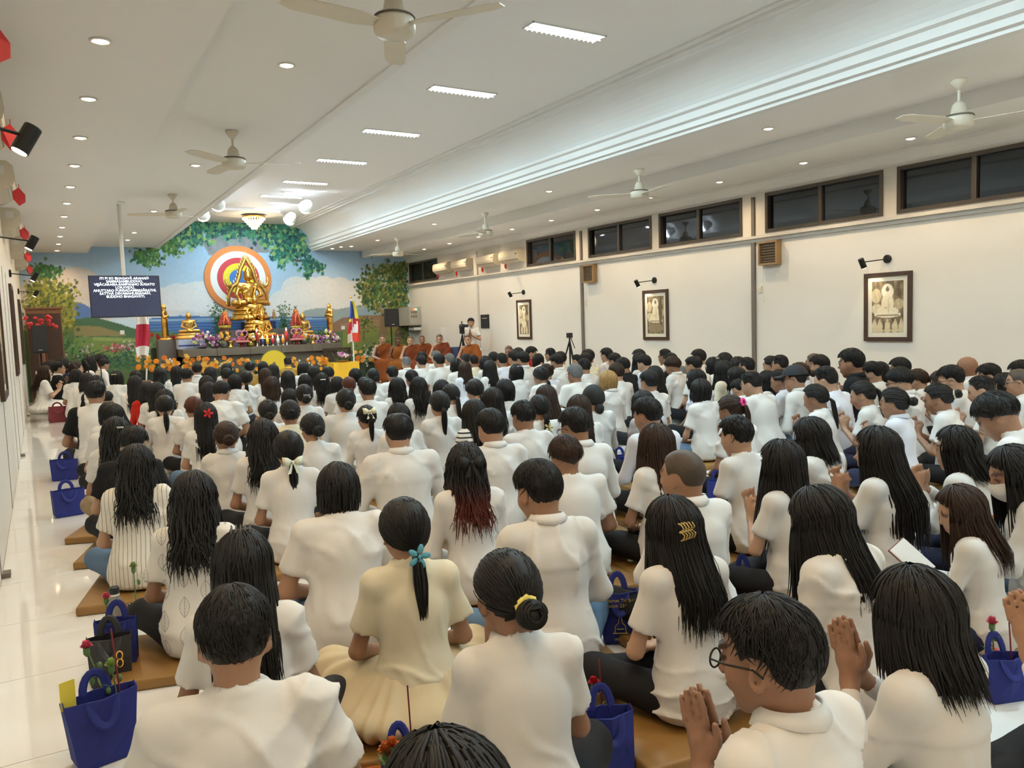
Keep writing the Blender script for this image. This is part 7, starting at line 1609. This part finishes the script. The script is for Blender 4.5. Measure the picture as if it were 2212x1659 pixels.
    if hair not in ('none', 'cap'):
        st = hair
        seed2 = i if near else 0
        pb = round(kw['pitch'] / 15) * 15 if not near else kw['pitch']
        def hm(): V, F = hair_shape(st, pb, seed2, kw['lean'], near); return np_mesh('hair', V, F, None, M['hair'])
        hm_ = cached(('hair', st, pb, seed2, 0 if not near else kw['lean']), hm)
        ho = part('hair', hm_, o, hc if hair != 'stubble' else (.075, .055, .042), head_matrix(J))
        if 'red-tipped' in label:
            me2 = hm_.copy(); V = np.zeros(len(me2.vertices) * 3, np.float32); me2.vertices.foreach_get('co', V); V = V.reshape(-1, 3); t = np.clip((-V[:, 2] - .10) / .12, 0, 1)[:, None]
            ca = me2.color_attributes.new('Col', 'FLOAT_COLOR', 'POINT'); c_ = (1 - t) * np.array((1, 1, 1)) + t * np.array((11, 2.2, 1.4)); ca.data.foreach_set('color', np.concatenate([c_, np.ones((len(V), 1))], 1).astype(np.float32).ravel()); me2.materials.clear(); me2.materials.append(M['hairv']); ho.data = me2
    elif hair == 'cap':
        def hm(): V, F = hair_shape('crew', 0, 0, 5); return np_mesh('hair', V, F, None, M['hair'])
        part('hair', cached(('hair', 'crew', 0, 0, 0), hm), o, hc, head_matrix(J))
    for sub, kind, colr, pos in ACC:
        if sub in label and kind in ACCM:
            mt = head_matrix(J) @ Matrix.Translation(pos if pos else (0, 0, 0)) @ Matrix.Rotation(R(-75) if pos and pos[2] > .1 else 0, 4, 'X')
            nm = ACCM[kind].name.split('.')[0]
            part(nm, ACCM[kind], o, colr or (.02, .02, .02), mt)
    # cushion
    if dist < 8.5 and i not in NO_CUSHION:
        c = bpy.data.objects.new('floor_cushion', CUSH[i % 3]); link(c); c.location = (ox, oy, 0); c.rotation_euler = (0, 0, a)
        tag(c, ('ochre floor cushion under the ' + label)[:200], 'cushion', 'floor cushions')
        c['label'] = ' '.join(('ochre cushion under ' + label).split()[:16])
    return o, J
NO_CUSHION = set()
M['hairv'] = mat('dip_dyed_hair', obj_color=True, vcol=True, rough=.5, var=.3, scale=60, spec=.28)
def leafprint():
    m = mat('leaf_print_cotton', (.74, .71, .66), .85, var=.03, bump=.4, bscale=6); nt = m.node_tree; N = nt.nodes; L = nt.links
    tc = N.new('ShaderNodeTexCoord'); sx = N.new('ShaderNodeSeparateXYZ'); L.new(tc.outputs['Object'], sx.inputs[0])
    def mth(op, a, b=None):
        n = N.new('ShaderNodeMath'); n.operation = op
        for i, v in enumerate((a, b)):
            if v is None: continue
            if isinstance(v, (int, float)): n.inputs[i].default_value = v
            else: L.new(v, n.inputs[i])
        return n.outputs[0]
    X = mth('MULTIPLY', sx.outputs[0], 11.0); col = mth('FLOOR', X); u = mth('ABSOLUTE', mth('SUBTRACT', mth('FRACT', X), .5))
    Zr = mth('ADD', mth('MULTIPLY', sx.outputs[2], 8.0), mth('MULTIPLY', col, .5)); v = mth('SUBTRACT', mth('FRACT', Zr), .5); v2 = mth('MULTIPLY', v, v)
    w = mth('MULTIPLY', mth('SUBTRACT', .13, v2), 1.9); inside = mth('LESS_THAN', u, w); edge = mth('GREATER_THAN', u, mth('SUBTRACT', w, .035)); vein = mth('LESS_THAN', u, .02)
    rib = mth('LESS_THAN', mth('FRACT', mth('ADD', mth('MULTIPLY', v, 9.0), mth('MULTIPLY', u, -9.0))), .22)
    k = mth('MULTIPLY', inside, mth('MAXIMUM', mth('MAXIMUM', edge, vein), rib))
    mx = N.new('ShaderNodeMix'); mx.data_type = 'RGBA'; mx.inputs[6].default_value = (.74, .71, .66, 1); mx.inputs[7].default_value = (.40, .38, .35, 1); L.new(k, mx.inputs[0]); L.new(mx.outputs[2], N['Principled BSDF'].inputs['Base Color']); return m
M['leafprint'] = leafprint()
PERS = {}
for i, row in enumerate(PEOPLE):
    PERS[row[-1]] = make_person(i, *row)

# ================================================================== monks, standing cameraman, seated helpers
M['robe'] = mat('rust_robe', obj_color=True, rough=.8, var=.14, scale=7, bump=.3, bscale=11, bstretch=(1, 1, .4), spec=.2)
def robe_mesh(J, h=.012, seed=0):
    F = Field((-.46, -.36, -.44), (.46, .66, .72), h); w, T = J['w'], J['T']
    F.cone(T(0, 0, .08), T(0, -.01, .42), .165, .135, .05, sq=(1, 1.15, 1)); F.ell(T(0, -.012, .43), (.155, .118, .15), .05)
    F.cone(J['neck0'] - np.array((0, 0, .03)), J['shL'], .055, .062, .04); F.cone(J['shL'], J['elL'], .066, .075, .04); F.cone(J['elL'], J['elL'] + (J['wrL'] - J['elL']) * .7, .078, .07, .04)
    F.cone(J['shL'], T(.10, .06, .34), .05, .05, .05)
    F.cone((J['elL'] + J['shL']) / 2, (-.16, .14, .12), .08, .09, .08); F.ell((0, .20, .08), (.26, .22, .10), .06)
    for n, s_ in (('L', -1), ('R', 1)): F.cone(J['hip' + n], J['kn' + n], .12, .105, .06); F.cone(J['kn' + n], J['an' + n] + np.array((0, .02, .05)), .105, .125, .06)
    F.cone((0, .38, .05), (0, .40, -.30), .13, .15, .08)
    rr_ = np.random.default_rng(seed); p = rr_.uniform(0, 6.28, 6)
    F.warp(lambda x, y, z: -.007 * (np.abs(np.sin(26 * (x * .8 + z * .55 + .04 * np.sin(9 * z + p[0])) + p[1])) + .7 * np.abs(np.sin(30 * (x * np.cos(p[2]) + .3 * y) + 6 * np.sin(5 * z + p[3]))) - .8))
    # the right shoulder and arm stay bare
    F.cone(J['shR'] + np.array((0.02, .0, .02)), J['elR'], .085, .05, .01, op='sub'); F.ell(J['neck0'] + np.array((.05, .03, .06)), (.085, .10, .075), .01, op='sub'); F.cone(J['elR'], J['wrR'], .045, .04, .005, op='sub')
    V, Fc = F.mesh(); return np_mesh('robe', V, Fc, None, M['robe'])
_mj = [skeleton('lap', 3, 6, 0, w=1.12, fat=1.1, legs='sit'), skeleton('lap', 6, 16, 6, w=1.06, fat=1.05, legs='sit'), skeleton('lap', 2, 10, -8, w=1.1, fat=1.05, legs='sit')]
_mb = [body_mesh(j, .011) for j in _mj]; _mr = [robe_mesh(j, .012, k) for k, j in enumerate(_mj)]
def _hs(): V, F = hair_shape('stubble', 0, 0, 0); return np_mesh('hair', V, F, None, M['hair'])
_mh = _hs()
MONKS = [(825, 724, 19.6, 198, 0, (.32, .085, .018), 'first monk on the left, rust robe, hands clasped, facing the camera'), (859, 728, 19.3, 205, 1, (.40, .13, .02), 'dark-skinned monk in an orange-brown robe, second from the left'), (886, 726, 18.6, 205, 2, (.26, .06, .018), 'fair monk in a dark rust robe with hands in his lap, third from left'),
         (911, 725, 19.6, 205, 0, (.30, .075, .018), 'slim monk seated behind and right of the fair monk'), (949, 722, 17.7, 215, 1, (.25, .055, .02), 'monk with lowered head and bare right shoulder, right of centre'), (962, 724, 18.9, 210, 2, (.28, .06, .018), 'monk mostly hidden behind the one with lowered head'),
         (1011, 724, 16.6, 225, 0, (.38, .11, .02), 'monk in a bright rust robe in front of the cameraman'), (1099, 747, 14.2, 235, 1, (.42, .10, .02), 'monk-like man with shaven head in orange by the right wall')]
for k, (u, v, y, hd, j, colr, lab) in enumerate(MONKS):
    J = _mj[j]; a = -R(hd); p = at(u, v, y=y); top = J['head'][2] + .112; s_ = 1.0; seat = p.z - top * s_
    if p.x > XR - .55: p.x = XR - .55
    hx, hy = J['head'][0], J['head'][1] - .01
    o = bpy.data.objects.new('person', _mb[j]); link(o); o.location = (p.x - (hx * math.cos(a) - hy * math.sin(a)), p.y - (hx * math.sin(a) + hy * math.cos(a)), seat); o.rotation_euler = (0, 0, a)
    o.color = (*((.50, .29, .19), (.17, .075, .042), (.48, .27, .17), (.40, .21, .13), (.45, .25, .16), (.36, .18, .11), (.44, .24, .15), (.34, .17, .10))[k], 1); tag(o, lab, 'monk', 'monks seated beside the altar')
    part('robe', _mr[j], o, tuple(c * .62 for c in colr)); part('hair', _mh, o, (.10, .06, .045) if k != 1 else (.05, .03, .02), head_matrix(J))
    sc = seat - .02; ch_ = chair(o.location.x, o.location.y, a, ' '.join(('blue chair under the ' + lab.split(',')[0]).split()[:15]), z=sc - .43 if sc > .43 else 0)
for u, v, y, rz_, lab in ((985, 752, 17.3, R(-215), 'empty blue padded chair between the seated monks'), (92, 778, 19.4, R(-150), 'blue padded chair at the left wall behind the singers')):
    p = at(u, v, y=y); chair(max(p.x, XL + .75), p.y, rz_, lab)
# standing cameraman
J = skeleton('pray', 4, 4, 10, w=1.04, legs='stand'); p = at(1017, 687, x=9.12); top = J['head'][2] + .125; s_ = p.z / (top + .865); a = -R(215)
o = bpy.data.objects.new('person', body_mesh(J, .012)); link(o); o.location = (p.x, p.y, .865 * s_); o.rotation_euler = (0, 0, a); o.scale = (s_,) * 3; o.color = (.42, .23, .14, 1); tag(o, 'standing cameraman in a white shirt against the right wall', 'person')
sm = part('shirt', shirt_mesh(J, 'tee', .012, 5, hem=-.02), o, TOPC['w']); part('collar', collar_mesh(J), sm, TOPC['w']); part('trousers', trousers_mesh(J, .014), o, (.03, .03, .04)); V, F = hair_shape('short', 0, 1, 4); part('hair', np_mesh('hair', V, F, None, M['hair']), o, HAIRC['k'], head_matrix(J))
# helper sitting on a chair between monks
J = _mj[1]; p = at(932, 743, y=20.4); p.x = min(p.x, 8.9); a = -R(205); o = bpy.data.objects.new('person', _mb[1]); link(o); seat = p.z - J['head'][2] - .124; o.location = (p.x, p.y, seat); o.rotation_euler = (0, 0, a); o.color = (.42, .23, .14, 1); tag(o, 'helper in a white top half hidden between two monks', 'person')
part('shirt', shirt_mesh(J, 'tee', .014, 5), o, TOPC['w']); part('trousers', trousers_mesh(J, .015), o, (.03, .03, .04)); part('hair', _cache[[k for k in _cache if k[0] == 'hair' and k[1] == 'short'][0]], o, HAIRC['k'], head_matrix(J)); chair(p.x, p.y, a, 'blue padded chair under the helper between monks')

# ================================================================== bags, bottles, offerings and books on the floor
def zc_of(p): return -(cam.matrix_world.inverted() @ p).z
M['bag'] = mat('royal_blue_felt', (.012, .022, .19), .75, var=.10, scale=8, bump=.15, bscale=20)
M['goldprint'] = mat('gold_print', (.55, .40, .12), .5)
def tote(u, v, wpx, hpx, rz_, label, m='bag', depth=.14, text=None, flop=True, kind='tote_bag', cat='bag', z=0.0, flare=1.12):
    p = at(u, v, z=z); s_ = zc_of(p) / 1690.0; w = wpx * s_ / 2; h = hpx * s_ * .97; d = min(depth, w * 1.1) / 2
    t = empty(kind, (p.x, p.y, z), rz_, label, cat); g = MB(); q = random.Random(u)
    f = flare; ring = lambda ww, dd, z_, j=0: [(-ww, -dd + j, z_), (0, -dd - j * 1.2, z_), (ww, -dd + j, z_), (ww * .98, 0, z_ + j), (ww, dd - j, z_), (0, dd + j, z_), (-ww, dd - j, z_), (-ww * .98, 0, z_ + j)]
    lv = [ring(w * .92, d * .95, .002), ring(w, d, h * .08), ring(w * (1 + (f - 1) * .5), d * .95, h * .55, .01), ring(w * f, d * .8, h, .015)]; inn = [ring(w * f * .97, d * .72, h, .013), ring(w * .95, d * .8, h * .3)]
    vs = [c for l in lv + inn for c in l]; n = 8; fs = [tuple(range(n))[::-1]]
    for i in range(5): fs += [(i * n + k, i * n + (k + 1) % n, (i + 1) * n + (k + 1) % n, (i + 1) * n + k) for k in range(n)]
    fs.append(tuple(5 * n + k for k in range(n))); g.add(vs, fs); g.build('body', M[m], t)
    for s2 in (-1, 1):
        hx = w * .45; pts = []
        for i in range(11):
            a = math.pi * i / 10; dr = -1.0 if (flop and s2 < 0) else 1.0
            pts.append((-hx * math.cos(a), s2 * d * .82 + (s2 * .03 * math.sin(a) if dr < 0 else s2 * .015 * math.sin(a)), h * .97 + dr * .07 * math.sin(a) if dr > 0 else h * .99 - .11 * math.sin(a) * (h / .3)))
        pts = [(-hx, s2 * d * .84, h * .86)] + pts + [(hx, s2 * d * .84, h * .86)]
        g = MB(); g.tube(pts, .014, 6, sx=.25); g.build('handle', M[m], t)
    if text:
        for k, (tx, sz, zz) in enumerate(text):
            me = text_mesh(tx, sz * w, extr=.0008); me.materials.append(M['goldprint']); o = bpy.data.objects.new('lettering', me); link(o, t); o.matrix_local = Matrix.Translation((0, -d - .016, zz * h)) @ Matrix.Rotation(R(90), 4, 'X')
        g = MB()   # line drawing of a stupa with a small disc
        c = h * .45
        for pts in ([(-w * .45, c - h * .20), (w * .45, c - h * .20)], [(-w * .35, c - h * .20), (-w * .30, c - h * .06), (-w * .12, c + .0), (-w * .05, c + h * .14), (0, c + h * .22), (w * .05, c + h * .14), (w * .12, c), (w * .30, c - h * .06), (w * .35, c - h * .20)], [(-w * .22, c - h * .12), (w * .22, c - h * .12)]):
            g.tube([(x, -d - .014, z_) for x, z_ in pts], .0022, 5)
        g.build('emblem', M['goldprint'], t)
    return t, h, w
VES = [('Selamat Tri Suci', .30, .93), ('Waisak 2569 BE', .30, .83), ('Wihara', .26, .17)]
tote(142, 1036, 48, 46, R(-8), 'blue tote bag on the aisle beside the big raglan-sleeved man'); tote(150, 1113, 56, 58, R(10), 'blue tote bag on the aisle with its handle drooping left')
tC, hC, wC = tote(225, 1640, 112, 150, R(12), 'big blue tote with flowers nearest the camera at bottom left', depth=.18, flare=1.3)
tote(258, 1452, 74, 120, R(-14), 'blue tote behind the black handbag', depth=.16);
M['handbag'] = mat('black_leather', (.02, .02, .022), .4, var=.2)
tH, hH, wH = tote(243, 1474, 78, 106, R(-6), 'black leather handbag with gold rings between two blue totes', m='handbag', depth=.13, kind='handbag')
for k in range(2): MB().tube([(wH * .5 + .012 * math.cos(a), -.082, hH * (.70 - .16 * k) + .018 * math.sin(a)) for a in np.linspace(0, 6.28, 13)[:-1]], .003, 5, closed=True).build('ring', M['gold'], tH)
M['redbag'] = mat('crimson_leather', (.16, .012, .02), .4, var=.15)
tote(127, 911, 38, 34, R(4), 'crimson handbag on the floor behind the woman in the white dress', m='redbag', kind='handbag', depth=.2, flare=.9); tote(1326, 1207, 48, 36, R(20), 'small red handbag between the mid rows', m='redbag', kind='handbag', depth=.14, flare=.8)
tote(1338, 1385, 70, 116, R(-32), 'blue tote printed with gold lettering and a stupa, mid right', text=VES, depth=.12); tote(1525, 928, 58, 54, R(-30), 'blue tote with gold print beside the woman in jeans', text=VES, depth=.12)
tote(1612, 1312, 50, 84, R(-20), 'blue tote beside the profile woman with very long hair'); tG, hG, wG = tote(1312, 1668, 104, 140, R(-14), 'blue tote with a red carnation between two women at the bottom', depth=.16)
tote(1828, 1612, 84, 112, R(-10), 'blue tote behind the glass vase at lower right'); tote(2165, 1510, 84, 100, R(-20), 'blue tote beside the water bottle at the right edge'); tote(878, 1710, 92, 96, R(6), 'blue tote with orange blossoms at the bottom edge')
for u, v, w_, h_, l in ((1342, 1022, 40, 40, 'blue tote behind the lilac-shirted man'), (1870, 968, 40, 38, 'blue tote beside the woman with the messy lilac bun'), (1556, 1100, 50, 66, 'blue tote right of the shaved-head man'), (948, 1060, 26, 40, 'blue tote beside the thinning broad man'), (1480, 893, 40, 26, 'crumpled blue tote before the woman with glasses'), (1355, 905, 26, 26, 'blue tote right of the blond woman'), (695, 1300, 30, 30, 'dark blue tote beside the broad bob-haired woman')):
    tote(u, v, w_, h_, R(-20), l)
# bottles
def bottle(u, v, hpx, label, body, cap_):
    p = at(u, v, z=0); h = hpx * zc_of(p) / 1690; t = empty('bottle', (p.x, p.y, 0), 0, label, 'bottle')
    MB().lathe([(.030, 0), (.034, .005), (.034, h * .60), (.030, h * .68), (.021, h * .76), (.021, h * .80)], 20).build('body', body, t, smooth=True); MB().lathe([(.0245, h * .78), (.0245, h * .83)], 18).build('collar', M['fixture'], t); MB().lathe([(.024, h * .83), (.025, h * .84), (.025, h * .985), (.023, h)], 18).build('cap', cap_, t, smooth=True)
bottle(992, 1412, 100, 'clear brown water bottle with wooden cap beside the cream skirt', mat('smoked_bottle', (.20, .13, .07), .08, trans=.6), M['oldwood']); bottle(252, 1350, 84, 'grey water bottle with black cap beside the leaf-print woman', mat('grey_bottle', (.24, .21, .18), .3), M['black']); bottle(2142, 1470, 70, 'small water bottle with red cap at the right edge', mat('water_bottle', (.75, .78, .80), .08, trans=.7), M['red'])
# glass vases
def vase(u, v, hpx, label):
    p = at(u, v, z=0); h = hpx * zc_of(p) / 1690; o = MB().lathe([(.030, 0), (.038, .004), (.040, h), (.037, h), (.035, .012), (.001, .010)], 18).build('glass_vase', M['glass'], smooth=True, loc=(p.x, p.y, 0)); return tag(o, label, 'vase')
vase(1826, 1648, 70, 'clear glass vase standing before the praying woman at lower right'); vase(297, 1352, 48, 'clear glass with a flower bud beside the grey bottle'); vase(355, 1012, 22, 'small glass with a red carnation beside the tousled ponytail woman'); vase(651, 1362, 44, 'clear glass with a pink carnation beside the long-haired woman')
# flowers in hand-size: carnation stems and incense
def carnation(u, v, vt, colr, label, lean=(0, 0), z=0.0, bud=0):
    p = at(u, v, z=z); s_ = zc_of(p) / 1690; h = max((v - vt) * s_, .08); t = empty('carnation', (p.x, p.y, z + .003), 0, label, 'flower'); top = Vector((lean[0], lean[1], h))
    MB().tube([(0, 0, 0), tuple(top * .5 + Vector((lean[1] * .2, 0, 0))), tuple(top)], [.003, .0026, .0026], 6).build('stem', M['stemg'], t); MB().lathe([(.004, -.03), (.011, -.02), (.011, 0), (.008, .004)], 10, Matrix.Translation(top)).build('calyx', M['stemg'], t, smooth=True)
    g = MB(); q = random.Random(int(u))
    for ring in range(4):
        for k in range(9):
            a = k * .698 + ring * .3; r_ = .024 - .005 * ring; zz_ = .006 + .006 * ring; c, s2 = math.cos(a), math.sin(a); w = .009
            g.add([(top.x, top.y, h), (top.x + r_ * .6 * c - w * s2, top.y + r_ * .6 * s2 + w * c, h + zz_ + q.uniform(0, .006)), (top.x + r_ * c, top.y + r_ * s2, h + zz_ + q.uniform(0, .008)), (top.x + r_ * .6 * c + w * s2, top.y + r_ * .6 * s2 - w * c, h + zz_ + q.uniform(0, .006))], [(0, 1, 2, 3)])
    g.build('petals', M['petal'], t, color=colr); lf = MB()
    for k in range(4): a = k * 1.7; b = top * (.25 + .16 * k); d = Vector((math.cos(a), math.sin(a), .6)) * .05; s2 = Vector((-math.sin(a), math.cos(a), 0)) * .004; lf.add([b, b + d * .5 + s2, b + d, b + d * .5 - s2], [(0, 1, 2, 3)])
    lf.build('leaves', M['stemg'], t)
    for k in range(bud): b = top * (.72 - .2 * k) + Vector((.02 * (-1) ** k, 0, 0)); MB().ball(tuple(b), (.009, .009, .015)).build('bud', M['stemg'], t, smooth=True)
M['stemg'] = mat('flower_green', (.10, .19, .06), .6, var=.2)
PK, RD = (.70, .10, .18), (.50, .02, .03)
hb = hC * .55
carnation(240, 1545, 1395, PK, 'pink carnation bud with leafy stem in the big blue tote', z=hb, lean=(-.06, .03), bud=2); carnation(256, 1545, 1440, (.35, .5, .15), 'green budded stem in the big blue tote', z=hb, lean=(-.01, .02), bud=2)
carnation(651, 1352, 1295, PK, 'pink carnation in a glass beside the long-haired woman', z=.01); carnation(355, 1006, 965, RD, 'red carnation in a small glass on the left', z=.01); carnation(478, 1115, 1058, RD, 'red carnation beside the smooth-haired woman', z=.01); carnation(487, 1160, 1112, PK, 'pink carnation beside the low-ponytail woman', z=.01)
carnation(297, 1345, 1225, (.35, .42, .15), 'tall flower bud in the glass beside the grey bottle', z=.01, bud=1); carnation(1285, 1560, 1478, RD, 'red carnation standing in the blue tote at the bottom', z=hG * .6); carnation(2150, 1465, 1342, PK, 'pink carnation with buds at the right edge', z=.05, bud=2, lean=(-.03, 0)); carnation(232, 1330, 1300, PK, 'pink carnation peeping from the blue tote behind the handbag', z=.18)
for k, (du, dv) in enumerate(((0, 0), (-14, 10), (10, 16), (4, 34), (-8, 40))): carnation(850 + du, 1690, 1612 + dv, (.62, .18, .04), 'spray of orange blossom in the tote at the bottom edge, %s stem' % ORD[k], z=.18)
def incense(u, v, ut, vt, label, z=0.0):
    p = at(u, v, z=z); t_ = at(ut, vt, x=None, y=p.y); o = MB().tube([(0, 0, 0), (t_.x - p.x, 0, t_.z - z)], .0028, 6).build('incense_stick', M['incense'], loc=(p.x, p.y, z + .002)); tag(o, label, 'incense stick', 'incense sticks')
M['incense'] = mat('incense_red', (.20, .015, .02), .6)
incense(892, 1640, 880, 1482, 'red incense stick in front of the cream skirt', .05); incense(1302, 1560, 1294, 1425, 'red incense stick standing in the tote beside the red carnation', hG * .6); incense(1838, 1640, 1846, 1400, 'long red incense stick in the glass vase', .01); incense(266, 1545, 240, 1360, 'red incense stick in the big blue tote', hb); incense(2188, 1480, 2180, 1345, 'red incense stick at the right edge', .05); incense(368, 1010, 338, 955, 'incense stick in the small glass on the left', .01); incense(466, 1110, 458, 1035, 'incense stick beside the smooth-haired woman', .01)
# papers, booklets, mats
def sheet(u, v, w, d, rz_, z, label, m='paper', lines=True, name='paper_sheet'):
    p = at(u, v, z=z); t = empty(name, (p.x, p.y, z), rz_, label, 'paper'); MB().box(-w / 2, w / 2, -d / 2, d / 2, 0, .002).build('sheet', M[m], t)
    if lines:
        g = MB()
        for k in range(9): g.box(-w * .40, w * random.uniform(.25, .42), -d * .40 + k * d * .09, -d * .40 + k * d * .09 + .006, .002, .0024)
        g.build('lines', M['pilaster'], t)
M['paper'] = mat('white_paper', (.78, .76, .72), .8, var=.02); M['yellowpaper'] = mat('yellow_paper', (.80, .68, .08), .8); M['orangemat'] = mat('orange_mat', (.42, .12, .02), .6, var=.1)
sheet(770, 1392, .21, .30, R(-60), .035, 'printed chant sheet on the floor beside the cream skirt'); sheet(1018, 1372, .21, .28, R(20), .09, 'printed chant sheet beside the wooden-capped bottle'); sheet(1428, 890, .15, .2, R(30), .16, 'yellow sheet held by the man in the logo tee', 'yellowpaper', False); sheet(1560, 878, .2, .2, R(10), .1, 'orange booklet in front of the woman in jeans', 'orangemat', False, 'booklet')
p = at(800, 1650, z=.03); t = empty('wheel_mat', (p.x, p.y, 0), R(-14), 'orange mat printed with a yellow eight-spoked wheel at the bottom edge', 'mat'); MB().box(-.26, .26, -.24, .24, 0, .03).build('mat', M['orangemat'], t, bevel=.006); g = MB()
for r_ in (.085, .068, .02): g.tube([(r_ * math.cos(a), .09 + r_ * math.sin(a), .031) for a in np.linspace(0, 2 * math.pi, 30)[:-1]], .005, 5, closed=True)
for k in range(8): a = k * math.pi / 4; g.tube([(.02 * math.cos(a), .09 + .02 * math.sin(a), .031), (.07 * math.cos(a), .09 + .07 * math.sin(a), .031)], .004, 5)
g.build('wheel', M['yellowpaper'], t)
# open booklet in the girl's hands
o, J = PERS['girl with a fringe and long hair reading an open booklet']; c = o.matrix_basis @ Vector((0, .36, .36)); bk_ = empty('open_booklet', c, o.rotation_euler.z, 'open booklet with dark red cover held by the girl', 'book')
for s_ in (-1, 1): MB().box(0, s_ * .13, -.09, .09, -.003, .0, Matrix.Rotation(R(40), 4, 'X') @ Matrix.Rotation(R(-s_ * 22), 4, 'Y')).build('cover', M['redbag'], bk_); MB().box(0, s_ * .125, -.086, .086, .0005, .005, Matrix.Rotation(R(40), 4, 'X') @ Matrix.Rotation(R(-s_ * 22), 4, 'Y')).build('page', M['paper'], bk_)
# yellow slip in the big tote
sl = MB().box(-.025, .025, -.001, .001, 0, .10).build('paper_slip', M['yellowpaper'], loc=tC.matrix_basis @ Vector((-wC * 1.05, 0, hC * .92)), rz=R(20)); tag(sl, 'yellow paper slip sticking out of the big blue tote', 'paper')
# white sheet under the right-hand rows
g = MB(); nx, ny = 40, 34; q = np.random.default_rng(5); x0, x1, y0, y1 = 2.3, 9.2, 1.2, 9.8
V = [(x0 + (x1 - x0) * i / nx, y0 + (y1 - y0) * j / ny, .004 + .004 * max(0, math.sin(i * 1.7 + 2 * math.sin(j * .9))) * (math.sin(j * 2.1 + i) > .3)) for j in range(ny + 1) for i in range(nx + 1)]
g.add(V, [(j * (nx + 1) + i, j * (nx + 1) + i + 1, (j + 1) * (nx + 1) + i + 1, (j + 1) * (nx + 1) + i) for j in range(ny) for i in range(nx)]); o = g.build('floor_sheet', mat('white_plastic_sheet', (.78, .80, .80), .3, var=.05, bump=.1, bscale=6), smooth=True); tag(o, 'white plastic sheet spread on the floor under the right-hand rows', 'floor sheet')
